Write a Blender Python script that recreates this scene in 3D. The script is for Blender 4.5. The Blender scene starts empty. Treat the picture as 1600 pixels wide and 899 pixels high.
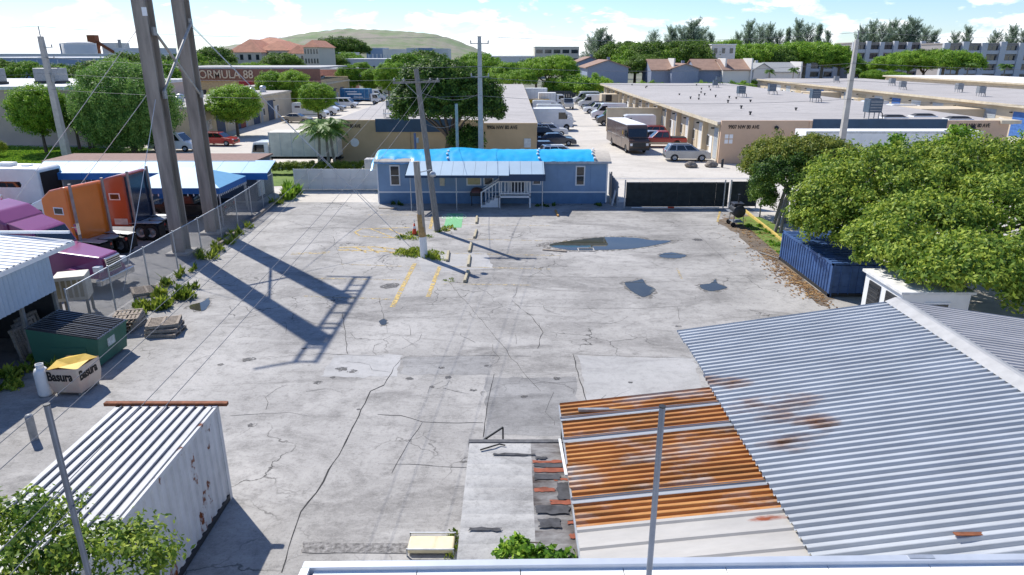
import bpy, bmesh, math, random
import numpy as np
from mathutils import Vector, Matrix

R = math.radians
SC = bpy.context.scene
COL = SC.collection
random.seed(7)

# ------------------------------------------------------------------ camera
H, F, TH = 10.5, 1067.0, math.atan2(364.5, 1067.0)
S_, C_ = math.sin(TH), math.cos(TH)
cam = bpy.data.cameras.new('camera')
cam.sensor_width = 36.0
cam.lens = F / 1600.0 * 36.0
cam.clip_start, cam.clip_end = 0.2, 9000
camo = bpy.data.objects.new('camera', cam)
COL.objects.link(camo)
camo.location = (0, 0, H)
camo.rotation_euler = (math.pi / 2 - TH, 0, 0)
SC.camera = camo

# ------------------------------------------------------------------ sky and sun
SUN_EL, SUN_DIR = R(47), Vector((-0.665, 0.747, 0))      # horizontal direction towards the sun
w = bpy.data.worlds.new('World')
SC.world = w
w.use_nodes = True
nt = w.node_tree
N, L = nt.nodes, nt.links
bg = N['Background']
sky = N.new('ShaderNodeTexSky')
sky.sky_type = 'NISHITA'
sky.sun_disc = False
sky.sun_elevation = SUN_EL
sky.sun_rotation = math.atan2(SUN_DIR.x, SUN_DIR.y)
sky.dust_density = 0.0
sky.air_density = 1.0
sky.ozone_density = 2.5
tc = N.new('ShaderNodeTexCoord')
mp = N.new('ShaderNodeMapping')
mp.inputs['Scale'].default_value = (9, 9, 26)
L.new(tc.outputs['Generated'], mp.inputs['Vector'])
n1 = N.new('ShaderNodeTexNoise')
n1.inputs['Scale'].default_value = 1.25
n1.inputs['Detail'].default_value = 9
n1.inputs['Roughness'].default_value = 0.58
n1.inputs['Distortion'].default_value = 0.25
L.new(mp.outputs[0], n1.inputs['Vector'])
sep = N.new('ShaderNodeSeparateXYZ')
L.new(tc.outputs['Generated'], sep.inputs[0])
# more cloud in the low band of sky, thinning out with elevation
mr = N.new('ShaderNodeMapRange')
mr.inputs[1].default_value = 0.0
mr.inputs[2].default_value = 0.085
mr.inputs[3].default_value = 0.10
mr.inputs[4].default_value = -0.09
L.new(sep.outputs[2], mr.inputs[0])
ad = N.new('ShaderNodeMath')
L.new(n1.outputs['Fac'], ad.inputs[0]); L.new(mr.outputs[0], ad.inputs[1])
cr = N.new('ShaderNodeValToRGB')
cr.color_ramp.elements[0].position = 0.51
cr.color_ramp.elements[1].position = 0.61
L.new(ad.outputs[0], cr.inputs[0])
n2 = N.new('ShaderNodeTexNoise')
n2.inputs['Scale'].default_value = 3.0
n2.inputs['Detail'].default_value = 6
L.new(mp.outputs[0], n2.inputs['Vector'])
cr2 = N.new('ShaderNodeValToRGB')
cr2.color_ramp.elements[0].position = 0.35
cr2.color_ramp.elements[0].color = (7.2, 8.0, 9.0, 1)
cr2.color_ramp.elements[1].position = 0.6
cr2.color_ramp.elements[1].color = (10.5, 10.6, 10.7, 1)
L.new(n2.outputs['Fac'], cr2.inputs[0])
tint = N.new('ShaderNodeMixRGB')
tint.blend_type = 'MULTIPLY'
tint.inputs[0].default_value = 1.0
tint.inputs[2].default_value = (0.70, 0.82, 1.06, 1)
L.new(sky.outputs[0], tint.inputs[1])
mx = N.new('ShaderNodeMixRGB')
L.new(cr.outputs[0], mx.inputs[0])
L.new(tint.outputs[0], mx.inputs[1])
L.new(cr2.outputs[0], mx.inputs[2])
L.new(mx.outputs[0], bg.inputs[0])
bg.inputs[1].default_value = 0.115

sl = bpy.data.lights.new('sun', 'SUN')
sl.energy, sl.angle, sl.color = 4.6, R(0.53), (1.0, 0.955, 0.88)
so = bpy.data.objects.new('sun', sl)
COL.objects.link(so)
d = Vector((SUN_DIR.x * math.cos(SUN_EL), SUN_DIR.y * math.cos(SUN_EL), math.sin(SUN_EL)))
so.rotation_euler = d.to_track_quat('Z', 'Y').to_euler()
so.location = d * 60

SC.view_settings.view_transform = 'Standard'
SC.view_settings.look = 'None'
SC.view_settings.gamma = 1.0
SC.view_settings.exposure = 0.42
SC.view_settings.use_curve_mapping = False
SC.cycles.max_bounces = 6
SC.cycles.transparent_max_bounces = 12
SC.cycles.use_denoising = True

# ------------------------------------------------------------------ pixel helpers (photo is 1600 x 899)
def P(u, v, z=0.0):
    x, y = (u - 800) / F, -(v - 449.5) / F
    fw, dn = C_ + y * S_, S_ - y * C_
    t = (H - z) / dn
    return Vector((x * t, fw * t, z))
def PY(u, v, Y):
    x, y = (u - 800) / F, -(v - 449.5) / F
    fw, dn = C_ + y * S_, S_ - y * C_
    t = Y / fw
    return Vector((x * t, Y, H - dn * t))

# ------------------------------------------------------------------ materials
MATS = {}
def mat(name, col, rough=0.7, metal=0.0, var=0.18, scale=3.0, bump=0.0, bscale=None, col2=None, spec=0.4, trans=0.0, detail=6, stretch=None):
    """Principled material whose colour drifts with noise between col*(1-var) and col*(1+var), or to col2."""
    if name in MATS: return MATS[name]
    m = bpy.data.materials.new(name)
    m.use_nodes = True
    t = m.node_tree
    b = t.nodes['Principled BSDF']
    b.inputs['Roughness'].default_value = rough
    b.inputs['Metallic'].default_value = metal
    b.inputs['Specular IOR Level'].default_value = spec
    co = t.nodes.new('ShaderNodeTexCoord')
    vec = co.outputs['Object']
    if stretch:
        mpn = t.nodes.new('ShaderNodeMapping')
        mpn.inputs['Scale'].default_value = stretch
        t.links.new(vec, mpn.inputs[0]); vec = mpn.outputs[0]
    nz = t.nodes.new('ShaderNodeTexNoise')
    nz.inputs['Scale'].default_value = scale
    nz.inputs['Detail'].default_value = detail
    nz.inputs['Roughness'].default_value = 0.6
    t.links.new(vec, nz.inputs['Vector'])
    rp = t.nodes.new('ShaderNodeValToRGB')
    rp.color_ramp.elements[0].position = 0.32
    rp.color_ramp.elements[1].position = 0.68
    c1 = [max(0, c * (1 - var)) for c in col]
    c2 = [min(1, c * (1 + var)) for c in col] if col2 is None else col2
    if col2 is not None: c1 = col
    rp.color_ramp.elements[0].color = (*c1, 1)
    rp.color_ramp.elements[1].color = (*c2, 1)
    t.links.new(nz.outputs['Fac'], rp.inputs[0])
    t.links.new(rp.outputs[0], b.inputs['Base Color'])
    if bump:
        n3 = t.nodes.new('ShaderNodeTexNoise')
        n3.inputs['Scale'].default_value = bscale or scale * 6
        n3.inputs['Detail'].default_value = 4
        t.links.new(vec, n3.inputs['Vector'])
        bn = t.nodes.new('ShaderNodeBump')
        bn.inputs['Strength'].default_value = bump
        bn.inputs['Distance'].default_value = 0.03
        t.links.new(n3.outputs['Fac'], bn.inputs['Height'])
        t.links.new(bn.outputs[0], b.inputs['Normal'])
    MATS[name] = m
    return m

def leaf_mat(name, dark, mid, light, trans=0.35):
    if name in MATS: return MATS[name]
    m = bpy.data.materials.new(name)
    m.use_nodes = True
    t = m.node_tree
    b = t.nodes['Principled BSDF']
    b.inputs['Roughness'].default_value = 0.55
    b.inputs['Specular IOR Level'].default_value = 0.25
    g = t.nodes.new('ShaderNodeNewGeometry')
    oi = t.nodes.new('ShaderNodeObjectInfo')
    co = t.nodes.new('ShaderNodeTexCoord')
    nz = t.nodes.new('ShaderNodeTexNoise')
    nz.inputs['Scale'].default_value = 1.1
    nz.inputs['Detail'].default_value = 3
    t.links.new(co.outputs['Object'], nz.inputs['Vector'])
    a = t.nodes.new('ShaderNodeMath'); a.operation = 'MULTIPLY_ADD'
    a.inputs[1].default_value = 0.5
    t.links.new(g.outputs['Random Per Island'], a.inputs[0])
    t.links.new(nz.outputs['Fac'], a.inputs[2])
    a2 = t.nodes.new('ShaderNodeMath'); a2.operation = 'MULTIPLY_ADD'
    a2.inputs[1].default_value = 0.22
    t.links.new(oi.outputs['Random'], a2.inputs[0]); t.links.new(a.outputs[0], a2.inputs[2])
    rp = t.nodes.new('ShaderNodeValToRGB')
    e = rp.color_ramp.elements
    e[0].position, e[0].color = 0.52, (*dark, 1)
    e[1].position, e[1].color = 1.0, (*light, 1)
    x = e.new(0.8); x.color = (*mid, 1)
    t.links.new(a2.outputs[0], rp.inputs[0])
    t.links.new(rp.outputs[0], b.inputs['Base Color'])
    tr = t.nodes.new('ShaderNodeBsdfTranslucent')
    t.links.new(rp.outputs[0], tr.inputs[0])
    ms = t.nodes.new('ShaderNodeMixShader')
    ms.inputs[0].default_value = trans
    t.links.new(b.outputs[0], ms.inputs[1]); t.links.new(tr.outputs[0], ms.inputs[2])
    t.links.new(ms.outputs[0], t.nodes['Material Output'].inputs[0])
    MATS[name] = m
    return m

# ------------------------------------------------------------------ mesh builder
class MB:
    def __init__(s): s.v, s.f, s.sm = [], [], []
    def add(s, vs, fs, smooth=False):
        o = len(s.v)
        s.v += [tuple(p) for p in vs]
        for f in fs: s.f.append([i + o for i in f]); s.sm.append(smooth)
        return s
    def box(s, a, b):
        (x0, y0, z0), (x1, y1, z1) = a, b
        return s.add([(x0,y0,z0),(x1,y0,z0),(x1,y1,z0),(x0,y1,z0),(x0,y0,z1),(x1,y0,z1),(x1,y1,z1),(x0,y1,z1)],
                     [(3,2,1,0),(4,5,6,7),(0,1,5,4),(1,2,6,5),(2,3,7,6),(3,0,4,7)])
    def hexa(s, bot, top):      # 4 bottom and 4 top points, counter-clockwise from above
        return s.add(list(bot) + list(top), [(3,2,1,0),(4,5,6,7),(0,1,5,4),(1,2,6,5),(2,3,7,6),(3,0,4,7)])
    def quad(s, a, b, c, d): return s.add([a,b,c,d], [(0,1,2,3)])
    def prism_y(s, poly, y0, y1, cap=True):   # poly in (x,z), extruded along y
        n = len(poly)
        vs = [(x, y0, z) for x, z in poly] + [(x, y1, z) for x, z in poly]
        fs = [(i, (i+1) % n, n + (i+1) % n, n + i) for i in range(n)]
        if cap: fs += [tuple(range(n))[::-1], tuple(range(n, 2*n))]
        return s.add(vs, fs)
    def prism_z(s, poly, z0, z1):
        n = len(poly)
        vs = [(x, y, z0) for x, y in poly] + [(x, y, z1) for x, y in poly]
        fs = [(i, (i+1) % n, n + (i+1) % n, n + i) for i in range(n)] + [tuple(range(n))[::-1], tuple(range(n, 2*n))]
        return s.add(vs, fs)
    def bar(s, a, b, r, r2=None, n=8, cap=True):   # round bar
        a, b = Vector(a), Vector(b)
        r2 = r if r2 is None else r2
        q = (b - a).to_track_quat('Z', 'Y')
        ex, ey = q @ Vector((1,0,0)), q @ Vector((0,1,0))
        vs = []
        for c, rr in ((a, r), (b, r2)):
            for i in range(n):
                t = 2*math.pi*i/n
                vs.append(c + ex*(rr*math.cos(t)) + ey*(rr*math.sin(t)))
        fs = [(i, (i+1) % n, n + (i+1) % n, n + i) for i in range(n)]
        s.add(vs, fs, n > 6)
        if cap: s.add(vs, [tuple(range(n))[::-1], tuple(range(n, 2*n))])
        return s
    def tube(s, pts, r, n=5):
        for i in range(len(pts) - 1): s.bar(pts[i], pts[i+1], r, n=n, cap=False)
        return s
    def beam(s, a, b, wx, wy):     # rectangular bar
        a, b = Vector(a), Vector(b)
        q = (b - a).to_track_quat('Z', 'Y')
        ex, ey = q @ Vector((wx/2,0,0)), q @ Vector((0,wy/2,0))
        return s.hexa([a-ex-ey, a+ex-ey, a+ex+ey, a-ex+ey], [b-ex-ey, b+ex-ey, b+ex+ey, b-ex+ey])
    def lathe_y(s, prof, n=20, cy=0):   # prof of (r, y); axis along y
        vs, fs = [], []
        m = len(prof)
        for i in range(n):
            t = 2*math.pi*i/n
            for r, y in prof: vs.append((r*math.cos(t), y + cy, r*math.sin(t)))
        for i in range(n):
            for j in range(m-1):
                fs.append((i*m+j, i*m+j+1, ((i+1) % n)*m+j+1, ((i+1) % n)*m+j))
        return s.add(vs, fs, True)
    def lathe_z(s, prof, n=20, c=(0,0,0)):
        vs, fs = [], []
        m = len(prof)
        for i in range(n):
            t = 2*math.pi*i/n
            for r, z in prof: vs.append((c[0]+r*math.cos(t), c[1]+r*math.sin(t), c[2]+z))
        for i in range(n):
            for j in range(m-1):
                fs.append((i*m+j, ((i+1) % n)*m+j, ((i+1) % n)*m+j+1, i*m+j+1))
        return s.add(vs, fs, True)
    def mesh(s, name, m, bev=0.0):
        me = bpy.data.meshes.new(name)
        me.from_pydata(s.v, [], s.f)
        me.polygons.foreach_set('use_smooth', s.sm)
        if bev:
            bm = bmesh.new(); bm.from_mesh(me)
            bmesh.ops.remove_doubles(bm, verts=bm.verts, dist=1e-5)
            ed = [e for e in bm.edges if len(e.link_faces) == 2 and e.calc_face_angle(0) > 0.35]
            try: bmesh.ops.bevel(bm, geom=ed, offset=bev, segments=2, affect='EDGES', profile=0.5, clamp_overlap=True)
            except Exception: pass
            bm.to_mesh(me); bm.free()
        if m: me.materials.append(m)
        me.update()
        return me
    def build(s, name, m, parent=None, bev=0.0):
        return link(name, s.mesh(name, m, bev), parent)

def link(name, data, parent=None):
    o = bpy.data.objects.new(name, data)
    COL.objects.link(o)
    if parent: o.parent = parent
    return o
def tag(o, label, cat=None, group=None, kind=None):
    o['label'] = label
    if cat: o['category'] = cat
    if group: o['group'] = group
    if kind: o['kind'] = kind
    return o
def thing(name, label, cat, loc=(0,0,0), rz=0.0, group=None):
    o = link(name, None)
    o.location = loc
    o.rotation_euler = (0, 0, rz)
    return tag(o, label, cat, group)
def text(name, s, size, m, parent, loc, rot, ext=0.01, align='LEFT', sx=1.0):
    c = bpy.data.curves.new(name, 'FONT')
    c.body, c.size, c.extrude, c.align_x = s, size, ext, align
    c.offset = 0.012*size if name != 'lettering' else 0.03*size
    c.materials.append(m)
    o = link(name, c, parent)
    o.location, o.rotation_euler = loc, rot
    o.scale = (sx, 1, 1)
    return o
def copy_tree(o, parent=None):
    c = o.copy()
    COL.objects.link(c)
    c.parent = parent
    for ch in list(o.children): copy_tree(ch, c)
    return c
def np_mesh(name, V, nper, m, smooth=False):
    """V: (k*nper,3) array of polygons with nper corners each"""
    k = len(V) // nper
    me = bpy.data.meshes.new(name)
    me.vertices.add(len(V)); me.vertices.foreach_set('co', V.astype(np.float32).ravel())
    me.loops.add(len(V)); me.loops.foreach_set('vertex_index', np.arange(len(V), dtype=np.int32))
    me.polygons.add(k)
    me.polygons.foreach_set('loop_start', (np.arange(k) * nper).astype(np.int32))
    me.materials.append(m)
    me.update(calc_edges=True)
    return me

# ------------------------------------------------------------------ shared materials
WHITE = mat('white_paint', (0.78, 0.78, 0.76), 0.55, var=0.06, scale=1.5)
TRIM = mat('white_trim', (0.8, 0.8, 0.79), 0.5, var=0.04, scale=4)
BLACK = mat('black_rubber', (0.016, 0.016, 0.017), 0.75, var=0.3, scale=8)
DARK = mat('dark_metal', (0.03, 0.032, 0.035), 0.55, var=0.25, scale=6)
STEEL = mat('galvanised_steel', (0.46, 0.48, 0.5), 0.45, 0.6, var=0.15, scale=6)
GREYM = mat('grey_metal', (0.28, 0.29, 0.3), 0.5, 0.4, var=0.2, scale=5)
GLASS = mat('tinted_glass', (0.012, 0.016, 0.02), 0.06, var=0.2, scale=2, spec=0.9)
PANE = mat('window_glass', (0.03, 0.04, 0.05), 0.08, var=0.5, scale=1.2, spec=0.8)
CHROME = mat('chrome', (0.7, 0.7, 0.7), 0.15, 1.0, var=0.1)
RIM = mat('alloy_rim', (0.42, 0.43, 0.44), 0.35, 0.7, var=0.1)
LAMP = mat('headlamp_lens', (0.75, 0.78, 0.8), 0.12, var=0.1, spec=0.8)
TAIL = mat('tail_lamp', (0.35, 0.01, 0.01), 0.2, var=0.2, spec=0.7)
CREAM = mat('cream_stucco', (0.60, 0.50, 0.36), 0.9, var=0.09, scale=0.5, bump=0.15, bscale=30)
TAN = mat('tan_stucco', (0.52, 0.38, 0.22), 0.9, var=0.09, scale=0.5, bump=0.15, bscale=30)
PEACH = mat('peach_stucco', (0.60, 0.42, 0.29), 0.9, var=0.08, scale=0.5, bump=0.15, bscale=30)
NAVY = mat('navy_panel', (0.035, 0.075, 0.13), 0.6, var=0.15, scale=1)
RUSTY = mat('rusty_steel', (0.20, 0.07, 0.03), 0.85, var=0.4, scale=7)
WOOD = mat('weathered_wood', (0.30, 0.25, 0.20), 0.9, var=0.35, scale=5, stretch=(6, 6, 0.6), bump=0.3)
WOODG = mat('grey_wood', (0.23, 0.22, 0.20), 0.9, var=0.35, scale=5, stretch=(6, 6, 0.6), bump=0.3)
CONC = mat('pole_concrete', (0.43, 0.41, 0.38), 0.85, var=0.14, scale=2.5, bump=0.1)
BARK = mat('bark', (0.13, 0.10, 0.08), 0.95, var=0.35, scale=6, stretch=(3, 3, 0.7), bump=0.4)
BARKG = mat('grey_bark', (0.25, 0.23, 0.20), 0.95, var=0.3, scale=6, stretch=(3, 3, 0.7), bump=0.4)
# ================================================================== GROUND
def ground_mat(name, base, light, dark, crack=0.0, s=1.0):
    m = bpy.data.materials.new(name)
    m.use_nodes = True
    t = m.node_tree; nn, ll = t.nodes, t.links
    b = nn['Principled BSDF']
    b.inputs['Roughness'].default_value = 0.88
    b.inputs['Specular IOR Level'].default_value = 0.25
    co = nn.new('ShaderNodeTexCoord')
    def noise(sc, det, ro, st=None, dist=0.0):
        v = co.outputs['Object']
        if st:
            mpn = nn.new('ShaderNodeMapping'); mpn.inputs['Scale'].default_value = st
            mpn.inputs['Rotation'].default_value = (0, 0, 0.12)
            ll.new(v, mpn.inputs[0]); v = mpn.outputs[0]
        n = nn.new('ShaderNodeTexNoise')
        n.inputs['Scale'].default_value = sc; n.inputs['Detail'].default_value = det
        n.inputs['Roughness'].default_value = ro; n.inputs['Distortion'].default_value = dist
        ll.new(v, n.inputs['Vector'])
        return n.outputs['Fac']
    def ramp(f, p0, p1, c0=(0,0,0,1), c1=(1,1,1,1)):
        r = nn.new('ShaderNodeValToRGB')
        r.color_ramp.elements[0].position, r.color_ramp.elements[1].position = p0, p1
        r.color_ramp.elements[0].color, r.color_ramp.elements[1].color = c0, c1
        ll.new(f, r.inputs[0]); return r.outputs[0]
    def mix(f, a, c, amount=1.0):
        x = nn.new('ShaderNodeMixRGB')
        if amount != 1.0:
            mm = nn.new('ShaderNodeMath'); mm.operation = 'MULTIPLY'; mm.inputs[1].default_value = amount
            ll.new(f, mm.inputs[0]); f = mm.outputs[0]
        ll.new(f, x.inputs[0])
        for i, q in ((1, a), (2, c)):
            if isinstance(q, tuple): x.inputs[i].default_value = (*q, 1)
            else: ll.new(q, x.inputs[i])
        return x.outputs[0]
    c = mix(ramp(noise(0.16*s, 8, 0.62, dist=0.4), 0.38, 0.62), base, light)
    c = mix(ramp(noise(0.5*s, 9, 0.72, (0.45, 1.6, 1), 0.6), 0.5, 0.66), c, light, 0.75)
    c = mix(ramp(noise(0.33*s, 9, 0.7, (0.6, 1.3, 1), 0.8), 0.50, 0.70), c, dark, 0.85)
    c = mix(ramp(noise(2.3*s, 8, 0.75), 0.50, 0.72), c, dark, 0.7)
    c = mix(ramp(noise(6.5*s, 7, 0.75, (0.7, 1.3, 1)), 0.50, 0.68), c, light, 0.5)
    c = mix(ramp(noise(11*s, 6, 0.75), 0.52, 0.70), c, dark, 0.5)
    c = mix(ramp(noise(28*s, 3, 0.7), 0.40, 0.70), c, light, 0.30)
    if crack:
        vo = nn.new('ShaderNodeTexVoronoi'); vo.feature = 'DISTANCE_TO_EDGE'
        vo.inputs['Scale'].default_value = 0.55
        wob = nn.new('ShaderNodeVectorMath'); wob.operation = 'ADD'
        nz = nn.new('ShaderNodeTexNoise'); nz.inputs['Scale'].default_value = 1.3; nz.inputs['Detail'].default_value = 5
        ll.new(co.outputs['Object'], nz.inputs['Vector'])
        ll.new(co.outputs['Object'], wob.inputs[0]); ll.new(nz.outputs['Color'], wob.inputs[1])
        ll.new(wob.outputs[0], vo.inputs['Vector'])
        line = ramp(vo.outputs['Distance'], 0.004, 0.014, (1,1,1,1), (0,0,0,1))
        gate = ramp(noise(0.23, 3, 0.5), 0.52, 0.62)
        mm = nn.new('ShaderNodeMath'); mm.operation = 'MULTIPLY'
        ll.new(line, mm.inputs[0]); ll.new(gate, mm.inputs[1])
        c = mix(mm.outputs[0], c, tuple(q*0.35 for q in dark), crack)
    ll.new(c, b.inputs['Base Color'])
    bn = nn.new('ShaderNodeBump'); bn.inputs['Strength'].default_value = 0.22; bn.inputs['Distance'].default_value = 0.02
    ll.new(noise(18, 6, 0.7), bn.inputs['Height']); ll.new(bn.outputs[0], b.inputs['Normal'])
    return m

ASPH = ground_mat('worn_asphalt', (0.236, 0.226, 0.214), (0.435, 0.418, 0.395), (0.104, 0.099, 0.094), 0.8, 1.0)
APRON = ground_mat('pale_concrete', (0.52, 0.48, 0.42), (0.60, 0.56, 0.50), (0.38, 0.35, 0.31), 0.25, 0.7)  # concrete that is light-coloured in itself
PATCH = ground_mat('asphalt_patch', (0.20, 0.197, 0.20), (0.28, 0.275, 0.275), (0.12, 0.12, 0.122), 0.3, 1.7)
PALEP = ground_mat('pale_concrete_patch', (0.36, 0.355, 0.345), (0.46, 0.45, 0.44), (0.24, 0.235, 0.23), 0.3, 1.4)
DIRT = ground_mat('leaf_littered_dirt', (0.12, 0.10, 0.085), (0.22, 0.17, 0.12), (0.05, 0.042, 0.036), 0, 2.5)
LAND = ground_mat('far_land', (0.10, 0.12, 0.06), (0.24, 0.23, 0.19), (0.05, 0.075, 0.03), 0, 0.08)
GRASSM = ground_mat('lawn', (0.10, 0.17, 0.03), (0.17, 0.24, 0.05), (0.05, 0.10, 0.018), 0, 2.0)
YPATCH = ground_mat('old_asphalt_patch', (0.195, 0.19, 0.186), (0.34, 0.333, 0.325), (0.10, 0.098, 0.096), 0.4, 1.2)
CRACK = mat('crack_filler', (0.035, 0.034, 0.034), 0.95, var=0.5, scale=3)
GRAVEL = mat('gravel', (0.22, 0.21, 0.20), 0.95, var=0.6, scale=9, detail=8, bump=0.8, bscale=22)

def paint_mat(name, col, wear):
    m = mat(name, col, 0.75, var=0.15, scale=6)
    t = m.node_tree; nn, ll = t.nodes, t.links
    n = nn.new('ShaderNodeTexNoise'); n.inputs['Scale'].default_value = 4.5; n.inputs['Detail'].default_value = 9; n.inputs['Roughness'].default_value = 0.75
    c = nn.new('ShaderNodeTexCoord'); ll.new(c.outputs['Object'], n.inputs['Vector'])
    r = nn.new('ShaderNodeValToRGB'); r.color_ramp.elements[0].position = wear - 0.07; r.color_ramp.elements[1].position = wear + 0.07
    ll.new(n.outputs['Fac'], r.inputs[0])
    tr = nn.new('ShaderNodeBsdfTransparent'); ms = nn.new('ShaderNodeMixShader')
    ll.new(r.outputs[0], ms.inputs[0]); ll.new(tr.outputs[0], ms.inputs[1]); ll.new(nn['Principled BSDF'].outputs[0], ms.inputs[2])
    ll.new(ms.outputs[0], nn['Material Output'].inputs[0])
    return m
def sheet(name, poly, z, m, label, kind='structure', thick=0.0):
    mb = MB()
    if thick: mb.prism_z(poly, z - thick, z)
    else: mb.add([(x, y, z) for x, y in poly], [tuple(range(len(poly)))])
    o = mb.build(name, m)
    return tag(o, label, kind=kind)
def rect(x0, x1, y0, y1): return [(x0, y0), (x1, y0), (x1, y1), (x0, y1)]
def ragged(pts, amp, seed, sub=6):
    """polygon with an uneven edge"""
    rnd = random.Random(seed); out = []
    n = len(pts)
    for i in range(n):
        a, b = Vector(pts[i][:2]), Vector(pts[(i+1) % n][:2])
        for k in range(sub):
            p = a.lerp(b, k/sub)
            out.append((p.x + rnd.uniform(-amp, amp), p.y + rnd.uniform(-amp, amp)))
    return out

sheet('ground', rect(-4000, 4000, -60, 6000), -0.05, LAND, 'broad flat land reaching to the horizon')
sheet('apron', rect(-75, 140, 50.5, 215), -0.022, APRON, 'pale concrete parking apron between the warehouses')
sheet('side_road', rect(17.2, 140, -10, 50.5), -0.018, APRON, 'pale concrete road behind the hedge trees')
sheet('truck_yard', rect(-75, -17.1, -10, 50.5), -0.014, PATCH, 'dusty paved yard where the truck tractors stand')
yard = sheet('yard_pavement', rect(-17.1, 17.2, -10, 50.5), 0.0, ASPH, 'cracked grey asphalt of the fenced yard')

def strip(mb, pts, wd, z=0.008, jag=0.0, rnd=random):
    """thin ribbon along ground points"""
    pp = []
    for i in range(len(pts) - 1):
        a, b = Vector(pts[i][:2]), Vector(pts[i+1][:2])
        k = max(1, int((b - a).length / 0.35)) if jag else 1
        for j in range(k):
            q = a.lerp(b, j / k)
            if jag and (i or j): q += Vector((rnd.uniform(-jag, jag), rnd.uniform(-jag, jag)))
            pp.append(q)
    pp.append(Vector(pts[-1][:2]))
    vs, fs = [], []
    for i, q in enumerate(pp):
        a, b = pp[max(0, i-1)], pp[min(len(pp)-1, i+1)]
        t = (b - a).normalized(); nrm = Vector((-t.y, t.x))
        ww = wd * (rnd.uniform(0.4, 1.3) if jag else 1) / 2
        vs += [(q.x + nrm.x*ww, q.y + nrm.y*ww, z), (q.x - nrm.x*ww, q.y - nrm.y*ww, z)]
    for i in range(len(pp) - 1): fs.append((2*i, 2*i+1, 2*i+3, 2*i+2))
    mb.add(vs, fs)

# cracks and joints, traced from the photograph on to the ground
cr_ = MB(); rc = random.Random(3)
for wd, jag, px in [
    (0.05, 0.03, [(470,800),(495,770),(515,735),(540,690),(560,650),(578,612),(600,602)]),
    (0.03, 0.02, [(470,800),(455,840),(440,895)]),
    (0.03, 0.03, [(600,602),(616,575),(628,560)]),
    (0.03, 0.02, [(590,648),(625,650),(660,659),(700,661),(755,661)]),
    (0.02, 0.02, [(660,660),(630,705),(612,740)]),
    (0.035, 0.01, [(755,683),(762,630),(772,585)]),
    (0.02, 0.01, [(628,560),(640,557),(760,556),(830,557)]),
    (0.02, 0.01, [(480,556),(500,553),(600,557)]),
    (0.025, 0.04, [(592,465),(600,500),(605,520)]),
    (0.03, 0.03, [(535,490),(540,520),(543,553)]),
    (0.03, 0.04, [(800,470),(835,500),(848,520),(840,545)]),
    (0.04, 0.03, [(895,553),(905,590),(915,622),(918,632)]),
    (0.02, 0.01, [(895,553),(940,556),(1080,560)]),
    (0.02, 0.02, [(800,478),(900,482),(1000,482),(1080,478)]),
    (0.02, 0.02, [(815,432),(950,434),(1080,432),(1210,430)]),
    (0.03, 0.04, [(590,408),(603,398),(625,392)]),
    (0.02, 0.03, [(1058,480),(1062,500)]),
    (0.02, 0.02, [(1085,360),(1110,385),(1140,412)]),
    (0.02, 0.03, [(590,725),(640,726),(735,731)]),
    (0.02, 0.05, [(700,440),(760,510),(800,560),(845,612)]),
    (0.02, 0.04, [(450,345),(520,370),(537,420)]),
    (0.02, 0.03, [(360,650),(450,645),(480,650)])]:
    strip(cr_, [P(*q) for q in px], wd*0.75, 0.006, jag, rc)
# small random crazing where the asphalt has broken up
for k in range(60):
    u, v = rc.uniform(430, 1050), rc.uniform(350, 620)
    q = P(u, v); a = rc.uniform(0, 6.28); pts = [q]
    for j in range(rc.randint(2, 4)):
        a += rc.uniform(-0.9, 0.9)
        pts.append(pts[-1] + Vector((math.cos(a), math.sin(a), 0)) * rc.uniform(0.25, 0.7))
    strip(cr_, pts, 0.012, 0.006, 0.04, rc)
o = cr_.build('crack', CRACK, yard); o['kind'] = 'stuff'

# patches, stains
for i, (px, m) in enumerate([
    ([(630,558),(765,556),(765,586),(625,586)], YPATCH),
    ([(905,556),(1085,560),(1100,612),(918,632)], PALEP),
    ([(520,555),(630,555),(618,590),(500,590)], PALEP),
    ([(760,590),(900,590),(900,680),(755,682)], YPATCH),
    ([(650,395),(760,395),(770,420),(660,425)], PALEP)]):
    mb = MB(); pl = ragged([P(*q) for q in px], 0.09, i, 9)
    mb.add([(x, y, 0.003) for x, y in pl], [tuple(range(len(pl)))])
    mb.build('asphalt_patch', m, yard)
OIL = paint_mat('oil_stain', (0.085, 0.082, 0.082), 0.47)
rs = random.Random(11)
for u, v, ru in [(533,577,9),(550,580,8),(388,562,9),(475,545,4),(497,598,7),(395,664,8),(600,505,6),(740,610,6),(700,590,6),(675,605,4),(690,575,5),
                 (1090,375,8),(610,447,14),(870,592,7),(820,620,6),(640,592,6),(520,590,4),(985,598,4),(760,572,4),(560,640,3),(1060,510,5),(345,570,5)]:
    c = P(u, v); r = ru / F * c.length
    mb = MB(); pl = []
    for k in range(18):
        a = 2*math.pi*k/18; rr = r * rs.uniform(0.65, 1.15)
        pl.append((c.x + rr*math.cos(a)*1.2, c.y + rr*math.sin(a), 0.0045))
    mb.add(pl, [tuple(range(18))]); mb.build('oil_stain', OIL, yard)

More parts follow.
